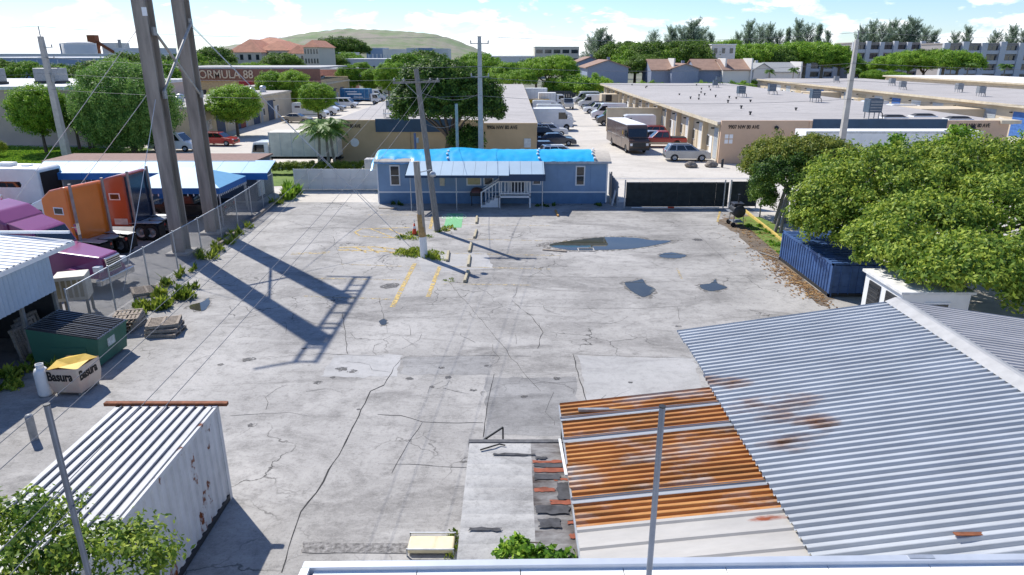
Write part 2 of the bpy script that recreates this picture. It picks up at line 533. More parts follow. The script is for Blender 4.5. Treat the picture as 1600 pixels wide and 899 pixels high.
# leaf-littered dirt along the hedge edge
sheet('dirt_verge', ragged([P(1120,345), P(1165,335), P(1225,400), P(1300,470), P(1290,480), P(1262,460), P(1212,412), P(1160,372)], 0.25, 5, 5), 0.006, DIRT,
      'brown dirt and fallen leaves beside the hedge')
LITTER = leaf_mat('fallen_leaves', (0.10, 0.05, 0.02), (0.26, 0.14, 0.06), (0.42, 0.27, 0.12), 0.1)
rng = np.random.default_rng(4)
pts = []
for u, v, n, sp in [(1180,365,260,0.9),(1210,400,300,0.8),(1245,435,420,0.75),(1270,455,420,0.6),(1150,345,140,0.7),(1225,420,250,0.6)]:
    c = P(u, v)
    for k in range(n): pts.append((c.x + rng.normal(0, sp*0.8), c.y + rng.normal(0, sp*1.5)))
pts = np.array([p for p in pts if p[0] < 14.3 or p[1] > 35.6])
k = len(pts); ang = rng.uniform(0, 6.28, k); sz = rng.uniform(0.04, 0.11, k)
V = np.zeros((k, 4, 3))
for j, (da, dr) in enumerate([(0, 1), (1.57, 0.5), (3.14, 1), (4.71, 0.5)]):
    V[:, j, 0] = pts[:, 0] + np.cos(ang+da)*sz*dr; V[:, j, 1] = pts[:, 1] + np.sin(ang+da)*sz*dr
    V[:, j, 2] = 0.014 + rng.uniform(0, 0.03, k)
o = link('leaf_litter', np_mesh('leaf_litter', V.reshape(-1, 3), 4, LITTER)); tag(o, 'dry brown leaves scattered along the hedge edge', kind='stuff')

# yellow parking paint, worn
YEL = paint_mat('worn_yellow_paint', (0.60, 0.43, 0.14), 0.485)
YELF = paint_mat('faded_yellow_paint', (0.52, 0.41, 0.22), 0.53)
for wd, m, px in [
    (0.22, YEL, [(648,412),(613,480)]), (0.2, YEL, [(687,417),(669,464)]), (0.2, YEL, [(672,358),(678,333)]), (0.2, YEL, [(704,352),(700,362)]),
    (0.18, YEL, [(528,391),(600,393),(640,397)]), (0.18, YEL, [(530,387),(585,386),(640,392)]),
    (0.13, YEL, [(540,389),(552,393)]), (0.13, YEL, [(556,387),(572,395)]), (0.13, YEL, [(575,387),(592,396)]), (0.13, YEL, [(596,387),(612,396)]), (0.13, YEL, [(616,389),(630,397)]),
    (0.14, YEL, [(640,356),(600,357),(565,358),(554,363),(562,369),(590,371),(625,372)]),
    (0.12, YEL, [(580,358),(612,371)]), (0.12, YEL, [(606,357),(632,369)]),
    (0.13, YELF, [(575,336),(860,338)]), (0.13, YELF, [(530,413),(640,417)]), (0.13, YELF, [(690,351),(860,353)]), (0.13, YELF, [(700,373),(900,378)]),
    (0.14, YELF, [(490,435),(625,438)]), (0.12, YELF, [(690,444),(830,446)]), (0.14, YELF, [(470,463),(610,468)]), (0.13, YELF, [(700,396),(880,400)]),
    (0.12, YELF, [(700,417),(860,421)]), (0.4, YELF, [(455,397),(515,395)]), (0.14, YEL, [(1121,347),(1125,330)]), (0.12, YELF, [(1058,420),(1065,436)])]:
    mb = MB(); strip(mb, [P(*q) for q in px], wd, 0.009); mb.build('parking_line', m, yard)
GRN = paint_mat('green_paint', (0.16, 0.42, 0.20), 0.34)
PGRN = mat('pale_green_paint', (0.50, 0.66, 0.50), 0.75, var=0.1)
a, b, c, d_ = P(699,334), P(724,334), P(721,356), P(693,356)
mb = MB(); mb.add([(q.x, q.y, 0.010) for q in (d_, c, b, a)], [(0,1,2,3)]); gp = mb.build('painted_bay', GRN, yard)
cx, cy = (a.x+b.x)/2, a.y - 1.0
for dx in (-0.62, 0.62):
    for r0, r1 in ((0.46, 0.38), (0.22, 0.15)):
        mb = MB(); vs = []
        for k in range(24):
            t = 2*math.pi*k/24
            for r in (r0, r1): vs.append((cx+dx*0.8+r*math.cos(t)*0.75, cy+r*math.sin(t)*1.5, 0.014))
        mb.add(vs, [(2*k, 2*((k+1) % 24), 2*((k+1) % 24)+1, 2*k+1) for k in range(24)]); mb.build('painted_ring', PGRN, gp)
mb = MB(); strip(mb, [(cx-0.13, cy-0.55), (cx-0.13, cy+0.55), (cx+0.13, cy-0.55), (cx+0.13, cy+0.55)], 0.07, 0.014); mb.build('painted_letter', PGRN, gp)

def blob_line(pp):
    out = []
    for i in range(len(pp)-1):
        p0, p1, p2, p3 = pp[max(0, i-1)], pp[i], pp[i+1], pp[min(len(pp)-1, i+2)]
        for k in range(6):
            t = k/6; q = 0.5*((2*p1) + (p2-p0)*t + (2*p0-5*p1+4*p2-p3)*t*t + (3*p1-p0-3*p2+p3)*t**3); out.append((q.x, q.y))
    return out
# puddles
WATER = mat('puddle_water', (0.045, 0.045, 0.03), 0.01, var=0.25, scale=0.5, spec=0.5)
WET = paint_mat('damp_silt', (0.15, 0.138, 0.125), 0.53)
def blob(px, amp, seed, grow=1.0):
    pp = [P(*q) for q in px]
    c = sum(pp, Vector()) / len(pp)
    pp = [c + (q - c) * grow for q in pp]
    rr = random.Random(seed); out = []
    n = len(pp)
    for i in range(n):       # Catmull-Rom round the outline
        p0, p1, p2, p3 = pp[i-1], pp[i], pp[(i+1) % n], pp[(i+2) % n]
        for k in range(6):
            t = k/6
            q = 0.5*((2*p1) + (p2-p0)*t + (2*p0-5*p1+4*p2-p3)*t*t + (3*p1-p0-3*p2+p3)*t**3)
            out.append((q.x + rr.uniform(-amp, amp), q.y + rr.uniform(-amp, amp)))
    return out
for px, lab, amp in [
    ([(858,383),(895,376),(945,371),(990,372),(1020,376),(1048,377),(1020,384),(985,389),(940,391),(890,391)], 'large rain puddle mirroring the sky in front of the gate', 0.03),
    ([(1030,399),(1045,395),(1072,399),(1060,404),(1036,403)], 'small rain puddle just below the large puddle', 0.05),
    ([(975,443),(990,440),(1004,437),(1010,446),(1024,453),(1008,464),(992,459)], 'ragged shallow puddle in the open middle of the yard', 0.03),
    ([(1093,446),(1110,443),(1118,437),(1122,444),(1136,450),(1115,455),(1100,453)], 'shallow puddle near the leaf-littered edge', 0.03),
    ([(296,478),(316,472),(326,466),(327,474),(318,486),(300,484)], 'small puddle by the shadow of the steel columns', 0.03),
    ([(592,503),(598,499),(604,501),(603,507),(596,508)], 'tiny round puddle in the yard asphalt', 0.02)]:
    pl = blob(px, amp, 2)
    o = MB().add([(x, y, 0.012) for x, y in pl], [tuple(range(len(pl)))]).build('puddle', WATER); tag(o, lab, kind='structure')
    pl = blob(px, 0.12, 5, 1.2)
    MB().add([(x, y, 0.0055) for x, y in pl], [tuple(range(len(pl)))]).build('wet_rim', WET, yard)

# gravel strip by the white parapet
GR = sheet('gravel_strip', ragged([P(475,848), P(638,850), P(636,866), P(470,864)], 0.03, 8), 0.012, GRAVEL, 'strip of loose grey gravel beside the white roof')
# grass areas
for nm, pl, lab in [('lawn', rect(-78, -42, 64, 82), 'mown lawn in front of the peach warehouse'),
                    ('grass_strip', rect(-26, -11, 57.2, 66), 'grass strip with hedge in front of the tan warehouse'),
                    ('grass_bed', rect(-33, -27, 97, 101), 'small grass bed at the corner of the parking lane'),
                    ('grass_edge', rect(14.9, 17.0, 36.0, 45.5), 'strip of grass behind the yellow kerb')]:
    sheet(nm, ragged(pl, 0.25, 3), 0.004 if nm != 'grass_edge' else 0.02, GRASSM, lab)
# swale line across the apron
sheet('gutter_line', [(9, 60.6), (60, 60.6), (60, 61.3), (9, 61.3)], -0.016, PALEP, 'shallow concrete gutter across the apron')
sheet('alley_gutter', [(8.5, 107.6), (21, 107.6), (21, 108.2), (8.5, 108.2)], -0.016, PATCH, 'dark drain line across the warehouse alley')
# ================================================================== CORRUGATED ROOFS
def rust_mat(name, galv, rust, spots=(), cover=0.0, rough=0.45, metal=0.12, streak=(0.6, 0.6, 0.6), sharp=0.54, nsc=(0.55, 1.3, 1)):
    """galvanised sheet with rust in given world spots (x, y, rx, ry) and a general cover 0..1"""
    m = bpy.data.materials.new(name); m.use_nodes = True
    t = m.node_tree; nn, ll = t.nodes, t.links
    b = nn['Principled BSDF']; b.inputs['Specular IOR Level'].default_value = 0.4
    co = nn.new('ShaderNodeTexCoord')
    def noise(sc, det, st):
        mpn = nn.new('ShaderNodeMapping'); mpn.inputs['Scale'].default_value = st
        ll.new(co.outputs['Object'], mpn.inputs[0])
        n = nn.new('ShaderNodeTexNoise'); n.inputs['Scale'].default_value = sc; n.inputs['Detail'].default_value = det; n.inputs['Roughness'].default_value = 0.65
        ll.new(mpn.outputs[0], n.inputs['Vector']); return n.outputs['Fac']
    base = nn.new('ShaderNodeValToRGB')
    base.color_ramp.elements[0].position, base.color_ramp.elements[1].position = 0.35, 0.65
    base.color_ramp.elements[0].color = (*[c*0.78 for c in galv], 1); base.color_ramp.elements[1].color = (*galv, 1)
    ll.new(noise(1.1, 8, (0.5, 1.5, 1)), base.inputs[0])
    rc_ = nn.new('ShaderNodeValToRGB')
    e = rc_.color_ramp.elements
    e[0].position, e[0].color = 0.3, (*[c*0.42 for c in rust], 1)
    e[1].position, e[1].color = 0.72, (*rust, 1)
    x = e.new(0.52); x.color = (rust[0]*0.72, rust[1]*0.58, rust[2]*0.5, 1)
    ll.new(noise(1.6, 8, streak), rc_.inputs[0])
    tot = None
    sp = nn.new('ShaderNodeSeparateXYZ'); ll.new(co.outputs['Object'], sp.inputs[0])
    def mth(op, a, c):
        k = nn.new('ShaderNodeMath'); k.operation = op
        for i, q in ((0, a), (1, c)):
            if isinstance(q, (int, float)): k.inputs[i].default_value = q
            else: ll.new(q, k.inputs[i])
        return k.outputs[0]
    for (sx, sy, rx, ry) in spots:
        dx = mth('DIVIDE', mth('SUBTRACT', sp.outputs[0], sx), rx)
        dy = mth('DIVIDE', mth('SUBTRACT', sp.outputs[1], sy), ry)
        dd = mth('ADD', mth('MULTIPLY', dx, dx), mth('MULTIPLY', dy, dy))
        g = mth('SUBTRACT', 1.0, dd)
        tot = g if tot is None else mth('MAXIMUM', tot, g)
    nz = noise(1.3, 9, nsc)
    nm = 3.6 if spots else 2.6
    f = mth('MULTIPLY_ADD', nz, nm); f.node.inputs[2].default_value = -nm/2 + (cover*1.6 - 0.6)
    if tot is not None: f = mth('ADD', mth('MULTIPLY', mth('MAXIMUM', tot, -1.2), 1.0), f)
    rr = nn.new('ShaderNodeValToRGB'); rr.color_ramp.elements[0].position, rr.color_ramp.elements[1].position = 0.08, 0.08+sharp
    ll.new(f, rr.inputs[0])
    mx_ = nn.new('ShaderNodeMixRGB'); ll.new(rr.outputs[0], mx_.inputs[0]); ll.new(base.outputs[0], mx_.inputs[1]); ll.new(rc_.outputs[0], mx_.inputs[2])
    ll.new(mx_.outputs[0], b.inputs['Base Color'])
    ro = mth('MULTIPLY_ADD', rr.outputs[0], 0.35); ro.node.inputs[2].default_value = rough; ll.new(ro, b.inputs['Roughness'])
    me = mth('MULTIPLY', mth('SUBTRACT', 1.0, rr.outputs[0]), metal); ll.new(me, b.inputs['Metallic'])
    return m

GALV = rust_mat('galvanised_roof', (0.51, 0.53, 0.54), (0.36, 0.19, 0.07),
                spots=[(4.9, 14.9, 0.8, 0.45), (5.3, 14.6, 0.7, 0.4), (5.45, 13.3, 0.85, 0.8), (6.2, 13.5, 0.75, 0.6), (5.7, 12.0, 0.9, 0.65), (6.4, 12.5, 0.7, 0.5)], cover=0.1, sharp=1.0)
GALVB = rust_mat('plain_galvanised_roof', (0.56, 0.53, 0.50), (0.34, 0.16, 0.06), cover=0.0)
RUST = rust_mat('rusted_roof', (0.50, 0.47, 0.44), (0.58, 0.30, 0.095), cover=0.76, streak=(0.3, 1.2, 1))
GALVC = rust_mat('grey_patch_sheet', (0.37, 0.385, 0.40), (0.34, 0.16, 0.06), cover=0.12)
CREAMR = rust_mat('cream_roof_panel', (0.50, 0.475, 0.435), (0.35, 0.10, 0.04), spots=[(4.4, 9.9, 0.5, 0.12)], cover=-0.02, metal=0.0)

def corrugated(x0, z0, x1, z1, y0, y1, pitch, amp, nx=8, wob=0.006, seed=0, shape='sine'):
    """sheet with waves across y, running from (x0,z0) to (x1,z1)"""
    rr = random.Random(seed)
    ys = []
    n = max(1, round((y1 - y0) / pitch)); pt = (y1 - y0) / n
    if shape == 'sine':
        for i in range(n):
            for f, h in ((0, 0.8), (0.06, 1), (0.33, 1), (0.40, 0.8), (0.54, -0.8), (0.60, -1), (0.80, -1), (0.86, -0.8)): ys.append((y0 + (i+f)*pt, amp*h))
        ys.append((y1, amp*0.8))
    else:      # flat pan with narrow ribs
        for i in range(n):
            for f, h in ((0, 0), (0.68, 0), (0.76, 1), (0.92, 1), (0.999, 0)): ys.append((y0 + (i+f)*pt, amp*h))
        ys.append((y1, 0))
    vs, fs = [], []
    m = len(ys)
    ph = rr.uniform(0, 6)
    for i in range(nx + 1):
        t = i/nx
        for y, h in ys:
            vs.append((x0 + (x1-x0)*t, y, z0 + (z1-z0)*t + h + wob*math.sin(t*5 + ph + y)))
    for i in range(nx):
        for j in range(m-1): fs.append((i*m+j, (i+1)*m+j, (i+1)*m+j+1, i*m+j+1))
    if z1 is None: pass
    return MB().add(vs, [f[::-1] if x1 < x0 else f for f in fs], False)

EX, EZ, RX, RZ, FY, NY = 4.72, 3.0, 10.85, 3.92, 18.1, 5.0
big = thing('metal_roofed_building', 'long building with a galvanised corrugated gable roof and pale ridge cap', 'building', (0, 0, 0))
yy = FY; k = 0
while yy > NY:
    wdt = 0.95
    y0 = yy - wdt
    dz = 0.003 * (k % 2)
    wv = 0.05*math.sin(k*0.9) if k < 3 else 0.0
    corrugated(EX + wv, EZ + dz, RX, RZ, y0, yy, 0.19, 0.031, 10, 0.0012, k).build('roof_sheet', GALV, big)
    corrugated(RX, RZ, RX + 9.0, RZ - 1.35 + dz, y0, yy, 0.19, 0.031, 6, 0.0012, k+40).build('roof_sheet', GALVB, big)
    yy = y0; k += 1
MB().hexa([(RX-0.32, NY, RZ-0.02), (RX+0.34, NY, RZ-0.02), (RX+0.34, FY+0.03, RZ-0.02), (RX-0.32, FY+0.03, RZ-0.02)],
          [(RX-0.05, NY, RZ+0.1), (RX+0.05, NY, RZ+0.1), (RX+0.05, FY+0.03, RZ+0.1), (RX-0.05, FY+0.03, RZ+0.1)]).build('ridge_cap', mat('ridge_cap_metal', (0.40, 0.395, 0.385), 0.6, var=0.12), big)
WALLM = mat('grey_siding', (0.42, 0.42, 0.41), 0.8, var=0.12)
MB().prism_y([(EX+1.7, 0), (RX+8.6, 0), (RX+8.6, RZ-1.45), (RX, RZ-0.14), (EX+1.7, EZ+0.1)], NY+0.3, FY-0.3).build('wall', WALLM, big)
for yb in (17.0, 15.2): # screws heads along laps are too small; short torn flashing bits instead
    MB().box((6.9, yb-8.2, 3.41), (7.35, yb-8.12, 3.425)).build('loose_flashing', RUSTY, big)

lean = thing('rusted_lean_to', 'rusted orange corrugated lean-to roof patched with grey sheets', 'lean-to', (0, 0, 0))
LX, LZ, L1X, L1Z = 1.15, 2.5, EX + 0.12, EZ - 0.06
seq = [(14.72, 14.0, RUST), (14.02, 13.83, GALVC), (13.85, 13.1, RUST), (13.12, 12.9, GALVC), (12.92, 12.1, RUST), (12.12, 11.3, RUST), (11.32, 10.95, RUST), (10.97, 10.77, GALVC), (10.8, 10.12, RUST)]
for i, (ya, yb, m) in enumerate(seq):
    lift = 0.02 if m is GALVC else 0.006*(i % 2)
    corrugated(LX - 0.03*(i % 2), LZ + lift, L1X, L1Z + lift, yb, ya, 0.17, 0.028, 8, 0.002, i+80).build('roof_sheet', m, lean)
corrugated(LX, LZ+0.01, L1X, L1Z+0.01, 8.3, 10.14, 0.46, 0.035, 6, 0.004, 99, 'rib').build('roof_sheet', CREAMR, lean)
MB().beam((LX+0.02, 8.3, LZ-0.07), (LX+0.02, 14.7, LZ-0.07), 0.09, 0.09).build('eave_rail', STEEL, lean)
for yp in (14.5, 11.6, 8.8): MB().box((LX+0.03, yp-0.06, 0), (LX+0.15, yp+0.06, LZ-0.05)).build('post', WOODG, lean)
MB().beam((LX-0.09, 13.3, LZ-0.12), (LX-0.05, 11.9, LZ-0.1), 0.05, 0.04).build('hanging_gutter', TRIM, lean)
MB().box((LX+0.4, 14.15, LZ+0.1), (L1X-1.6, 14.24, LZ+0.16)).build('lifted_flashing', GREYM, lean)

# low shed with tarred flat roof
TARR = ground_mat('weathered_roof_coating', (0.33, 0.32, 0.305), (0.46, 0.45, 0.43), (0.15, 0.145, 0.14), 0.2, 2.2)
TARB = rust_mat('peeling_tar_roof', (0.06, 0.06, 0.065), (0.30, 0.09, 0.045), cover=0.28, rough=0.8, metal=0.0, streak=(0.3, 2.5, 1))
TARM = rust_mat('patchy_roof_coating', (0.34, 0.33, 0.32), (0.085, 0.08, 0.082), cover=0.62, rough=0.85, metal=0.0, streak=(0.3, 2.5, 1))
sh = thing('flat_roofed_shed', 'low shed with peeling white and tar coated flat roof', 'shed', (0, 0, 0))
SZ = 2.2
y0 = 13.45; k = 0
while y0 > 8.2:
    h = 0.03*(k % 2)
    for xa, xb, m in ((-0.96, 0.42, TARR), (0.42, 1.25, TARM)):
        mb = MB(); n = 6
        for j in range(n):
            f0, f1 = j/n, (j+1)/n
            za, zb = SZ + 0.018*math.sin(f0*math.pi), SZ + 0.018*math.sin(f1*math.pi)
            mb.quad((xa, y0 - 0.42*f1, zb), (xb, y0 - 0.42*f1, zb), (xb, y0 - 0.42*f0, za), (xa, y0 - 0.42*f0, za))
        mb.build('roof_strip', m, sh)
    y0 -= 0.42; k += 1
for k, (xa, xb, ya_, yb_, m) in enumerate([(0.44, 1.1, 12.62, 12.72, 0), (0.46, 1.22, 12.28, 12.44, 0), (0.85, 1.24, 11.98, 12.06, 0), (0.44, 0.86, 11.6, 11.74, 0), (1.0, 1.24, 11.62, 11.74, 0), (0.75, 1.24, 11.2, 11.32, 0), (1.05, 1.24, 10.6, 10.7, 0), (1.05, 1.24, 10.2, 10.32, 0),
        (0.46, 1.2, 12.45, 12.6, 1), (0.46, 1.0, 12.0, 12.2, 1), (0.9, 1.2, 11.35, 11.9, 1), (0.46, 1.1, 10.9, 11.16, 1), (0.5, 0.9, 10.5, 10.75, 1), (-0.4, 0.5, 12.9, 12.97, 1), (0.5, 0.75, 12.75, 12.84, 1), (-0.8, -0.2, 10.4, 10.5, 1)]):
    pl = ragged(rect(xa, xb, ya_, yb_), 0.025, k+60, 7)
    MB().add([(x, y, SZ+0.022+0.0012*k) for x, y in pl], [tuple(range(len(pl)))]).build('peeled_patch', (mat('bare_red_roof', (0.26, 0.075, 0.04), 0.85, var=0.3, scale=6), mat('tar_patch', (0.055, 0.055, 0.06), 0.8, var=0.5, scale=5))[m], sh)
MB().box((-0.98, 13.44, 2.02), (1.24, 13.56, 2.225)).build('roof_edge', mat('tar_edge', (0.10, 0.10, 0.105), 0.85, var=0.5, scale=4), sh)
MB().box((-0.85, 8.3, 0), (1.2, 13.4, 2.17)).build('wall', WALLM, sh)
MB().tube([(-0.7, 13.1, 2.24), (-0.4, 13.22, 2.27), (-0.28, 13.3, 2.26), (-0.15, 13.27, 2.25)], 0.018, 5).build('loose_cable', BLACK, sh)
st = thing('metal_step_rail', 'black metal step frame standing behind the low shed', 'railing', (-0.35, 16.6, 0))
for a, b in (((-0.75, 0, 0.12), (0.1, 0, 0.75)), ((0.1, 0, 0), (0.1, 0, 0.75)), ((-0.35, 0, 0), (-0.35, 0, 0.42)), ((-0.75, 0, 0), (-0.75, 0, 0.12)), ((-0.35, 0, 0.12), (0.1, 0, 0.12)), ((-0.75, 0, 0.03), (0.1, 0, 0.03))):
    MB().beam(a, b, 0.045, 0.045).build('rail', DARK, st)

# white building below with parapet
wb = thing('white_roofed_building', 'flat white building roof with grey metal parapet cap', 'building', (0, 0, 0))
WROOF = mat('white_roof_membrane', (0.86, 0.85, 0.82), 0.6, var=0.03, scale=0.8)
WZ = 4.5; ya, yb = 6.98, 7.12
def wy(x): return ya + (yb-ya)*(x+2.5)/9.0
k = 0; x = -2.45
while x < 9:
    x2 = x + 1.28
    MB().hexa([(x, 3.0, WZ-0.2), (x2-0.012, 3.0, WZ-0.2), (x2-0.012, wy(x2)-0.12, WZ-0.2), (x, wy(x)-0.12, WZ-0.2)],
              [(x, 3.0, WZ-0.06), (x2-0.012, 3.0, WZ-0.06), (x2-0.012, wy(x2)-0.12, WZ-0.06), (x, wy(x)-0.12, WZ-0.06)]).build('roof_panel', WROOF, wb)
    x = x2
CAPM = mat('parapet_cap_metal', (0.55, 0.58, 0.62), 0.4, 0.3, var=0.06)
MB().hexa([(-2.6, wy(-2.6)-0.12, WZ-0.3), (9.2, wy(9.2)-0.12, WZ-0.3), (9.2, wy(9.2), WZ-0.3), (-2.6, wy(-2.6), WZ-0.3)],
          [(-2.6, wy(-2.6)-0.12, WZ), (9.2, wy(9.2)-0.12, WZ), (9.2, wy(9.2), WZ), (-2.6, wy(-2.6), WZ)]).build('parapet_cap', CAPM, wb, 0.01)
MB().hexa([(-2.6, 3.0, WZ-0.3), (-2.5, 3.0, WZ-0.3), (-2.5, wy(-2.5)-0.125, WZ-0.3), (-2.6, wy(-2.6)-0.125, WZ-0.3)],
          [(-2.6, 3.0, WZ), (-2.5, 3.0, WZ), (-2.5, wy(-2.5)-0.125, WZ), (-2.6, wy(-2.6)-0.125, WZ)]).build('side_cap', CAPM, wb)
MB().box((5.0, 7.02, WZ+0.001), (5.32, 7.09, WZ+0.006)).build('cap_splice', STEEL, wb)
MB().box((-2.5, 2.9, 0), (9.1, 6.9, WZ-0.22)).build('wall', WHITE, wb)

def mast(x, y, z0, z1, lab):
    t = thing('pipe_mast', lab, 'mast', (x, y, z0))
    MB().bar((0, 0, 0), (0, 0, z1-z0), 0.034, n=12).build('pipe', mat('mast_metal', (0.16, 0.18, 0.22), 0.4, 0.5, var=0.15), t)
    MB().bar((0, 0, z1-z0-0.002), (0, 0, z1-z0+0.012), 0.037, n=12).build('cap', DARK, t)
    MB().bar((0, 0, 0), (0, 0, 0.03), 0.09, n=12).build('base_flange', STEEL, t)
q = PY(1035, 636, 6.4); mast(q.x, 6.4, WZ-0.06, q.z, 'slim dark pipe mast rising from the white roof')
q = PY(73, 633, 6.9); mast(q.x, 6.9, 0, q.z, 'slim dark pipe mast standing beside the white container')

# ================================================================== CONTAINERS
def container(name, label, x0, x1, y0, y1, h, mside, mroof, mend, roof_rib='flat', ends=True):
    t = thing(name, label, 'container', ((x0+x1)/2, (y0+y1)/2, 0))
    W2, L2 = (x1-x0)/2, (y1-y0)/2
    pitch = 0.28
    def wall(n, length):       # trapezoid corrugation
        out = []
        k = round(length/pitch); p = length/k
        for i in range(k):
            for f, o in ((0, 0), (0.3, 0), (0.45, -0.036), (0.78, -0.036), (0.93, 0)): out.append((-length/2 + (i+f)*p, o))
        out.append((length/2, 0)); return out
    for sgn in (-1, 1):
        mb = MB(); pr = wall(0, 2*L2-0.2)
        for (a, oa), (b, ob) in zip(pr[:-1], pr[1:]):
            qd = [(sgn*(W2-0.01+oa), a, 0.16), (sgn*(W2-0.01+ob), b, 0.16), (sgn*(W2-0.01+ob), b, h-0.1), (sgn*(W2-0.01+oa), a, h-0.1)]
            mb.quad(*(qd if sgn > 0 else qd[::-1]))
        mb.build('side_wall', mside, t)
        MB().box((sgn*W2-0.06 if sgn > 0 else sgn*W2, -L2, h-0.12), (sgn*W2 if sgn > 0 else sgn*W2+0.06, L2, h-0.012)).build('top_rail', mside, t)
        MB().box((sgn*W2-0.06 if sgn > 0 else sgn*W2, -L2, 0.02), (sgn*W2 if sgn > 0 else sgn*W2+0.06, L2, 0.17)).build('bottom_rail', DARK, t)
        for s2 in (-1, 1):
            MB().box((min(sgn*W2, sgn*(W2-0.13)), min(s2*L2, s2*(L2-0.13)), 0), (max(sgn*W2, sgn*(W2-0.13))+0.004*sgn, max(s2*L2, s2*(L2-0.13))+0.004*s2, h)).build('corner_post', mside, t)
    k = 0; y = -L2 + 0.06
    if roof_rib == 'long':      # ribs run along the length
        n = 11; p = (2*W2)/n
        for i in range(n):
            xa = -W2 + i*p
            MB().box((xa, -L2, h-0.05), (xa+p*0.56, L2, h+0.0)).build('roof_rib', mroof, t, 0.008)
        MB().box((-W2+0.02, -L2+0.02, h-0.075), (W2-0.02, L2-0.02, h-0.055)).build('roof_pan', mat('roof_pan_grey', (0.22, 0.23, 0.26), 0.6, var=0.25, scale=2), t)
    else:
        while y < L2 - 0.2:
            MB().box((-W2+0.06, y, h-0.05), (W2-0.06, y+0.17, h-0.008)).build('roof_rib', mroof, t); y += 0.3
        MB().box((-W2+0.05, -L2+0.03, h-0.09), (W2-0.05, L2-0.03, h-0.055)).build('roof_pan', mroof, t)
    for s2, doors in ((-1, True), (1, False)):
        yy = s2*(L2-0.05)
        for j in (0, 1):
            xa = -W2+0.14 + j*(W2-0.14)
            MB().box((xa+0.01, min(yy, yy-0.04*s2), 0.18), (xa+W2-0.15, max(yy, yy-0.04*s2), h-0.13)).build('end_door', mend, t)
            if doors:
                for xx in (xa+0.3, xa+0.75):
                    MB().bar((xx, yy+s2*0.03, 0.14), (xx, yy+s2*0.03, h-0.1), 0.02, n=6).build('lock_rod', mend, t)
                for zz in [q for q in (0.45, 1.1, 1.8) if q < h - 0.3]:
                    MB().box((xa+0.04, yy+s2*0.022, zz), (xa+W2-0.2, yy+s2*0.004, zz+0.05)).build('door_rib', mend, t)
    MB().box((-W2+0.05, -L2+0.05, 0.06), (W2-0.05, L2-0.05, 0.16)).build('floor_frame', DARK, t)
    return t
CWH = rust_mat('container_white', (0.60, 0.61, 0.62), (0.24, 0.085, 0.03), cover=0.275, rough=0.6, metal=0.0, streak=(1, 1, 0.5), sharp=0.1, nsc=(1, 1.6, 0.8))
CWR = rust_mat('container_roof_white', (0.56, 0.555, 0.55), (0.32, 0.22, 0.14), cover=0.03, rough=0.6, metal=0.0)
wc = container('shipping_container', 'white shipping container with ribbed roof, rust patches and rusty bar across its end', -9.4, -7.0, 8.45, 14.5, 2.6, CWH, CWR, CWH, 'long')
MB().box((-1.5, 2.97, 2.58), (1.42, 3.09, 2.66)).build('rusty_bar', RUSTY, wc)
CBL = mat('container_blue', (0.045, 0.10, 0.24), 0.55, var=0.3, scale=1.5)
container('steel_container', 'low blue ribbed steel container half hidden under the spreading tree', 14.42, 16.86, 29.35, 35.4, 1.62, CBL, CBL, CBL)

# white trailer under the tree
wt = thing('site_trailer', 'white site trailer with louvred window under the spreading tree', 'trailer', (0, 0, 0))
MB().box((13.6, 22.4, 0.45), (16.0, 25.0, 2.6)).build('body', WHITE, wt, 0.03)
MB().box((13.5, 22.3, 2.602), (16.1, 25.1, 2.7)).build('roof', mat('trailer_roof', (0.7, 0.69, 0.66), 0.7), wt)
for ya_ in (22.6, 23.8):
    wn = MB().box((13.56, ya_, 1.25), (13.6, ya_+0.8, 2.4)).build('window', DARK, wt)
    for k in range(6): MB().box((13.54, ya_+0.05, 1.32+k*0.175), (13.565, ya_+0.75, 1.4+k*0.175)).build('louvre', GLASS, wn)
for xa in (14.4,):
    wn = MB().box((xa, 22.36, 1.3), (xa+0.9, 22.4, 2.3)).build('window', TRIM, wt)
    MB().box((xa+0.07, 22.345, 1.37), (xa+0.83, 22.362, 2.23)).build('pane', GLASS, wn)
MB().box((13.7, 22.5, 0), (15.9, 24.9, 0.45)).build('skirt', DARK, wt)

# ================================================================== LEFT SHED
shd = thing('corrugated_shed', 'open shed with white corrugated roof and hanging side sheeting tinted blue-grey for shade', 'shed', (0, 0, 0))
SHR = mat('shed_roof_white', (0.66, 0.67, 0.67), 0.5, var=0.07, scale=0.7)
SHS = mat('shed_side_shade_blue', (0.38, 0.47, 0.56), 0.5, var=0.1, scale=0.8)  # bluish tint of the shaded side is put into the sheet colour
y = 25.85; k = 0
while y > 13:
    corrugated(-17.15, 3.6+0.004*(k % 2), -23.5, 4.2+0.004*(k % 2), y-1.0, y, 0.333, 0.03, 2, 0.0, k, 'rib').build('roof_sheet', SHR, shd); y -= 0.99; k += 1
MB().box((-17.2, 13.0, 3.43), (-17.12, 25.86, 3.585)).build('eave_fascia', TRIM, shd)
MB().box((-23.5, 25.8, 3.9), (-17.22, 25.88, 4.0)).build('end_trim', TRIM, shd)
y = 24.5; k = 0
while y > 13:
    mb = MB(); n = 16
    for i in range(n):
        f0, f1 = i/n, (i+1)/n
        def off(f): return 0.022*math.sin(f*4*2*math.pi)
        mb.quad((-17.3+off(f0), y-0.9*f0, 2.02), (-17.3+off(f1), y-0.9*f1, 2.02), (-17.3+off(f1), y-0.9*f1, 3.46), (-17.3+off(f0), y-0.9*f0, 3.46))
    mb.build('side_sheet', SHS, shd); y -= 0.9; k += 1
MB().box((-17.42, 13.0, 0), (-17.3, 20.7, 2.06)).build('wall', mat('shed_wall_white', (0.62, 0.64, 0.66), 0.7, var=0.08), shd)
MB().box((-23.4, 13.0, 0), (-23.3, 25.5, 4.0)).build('back_wall', WALLM, shd)
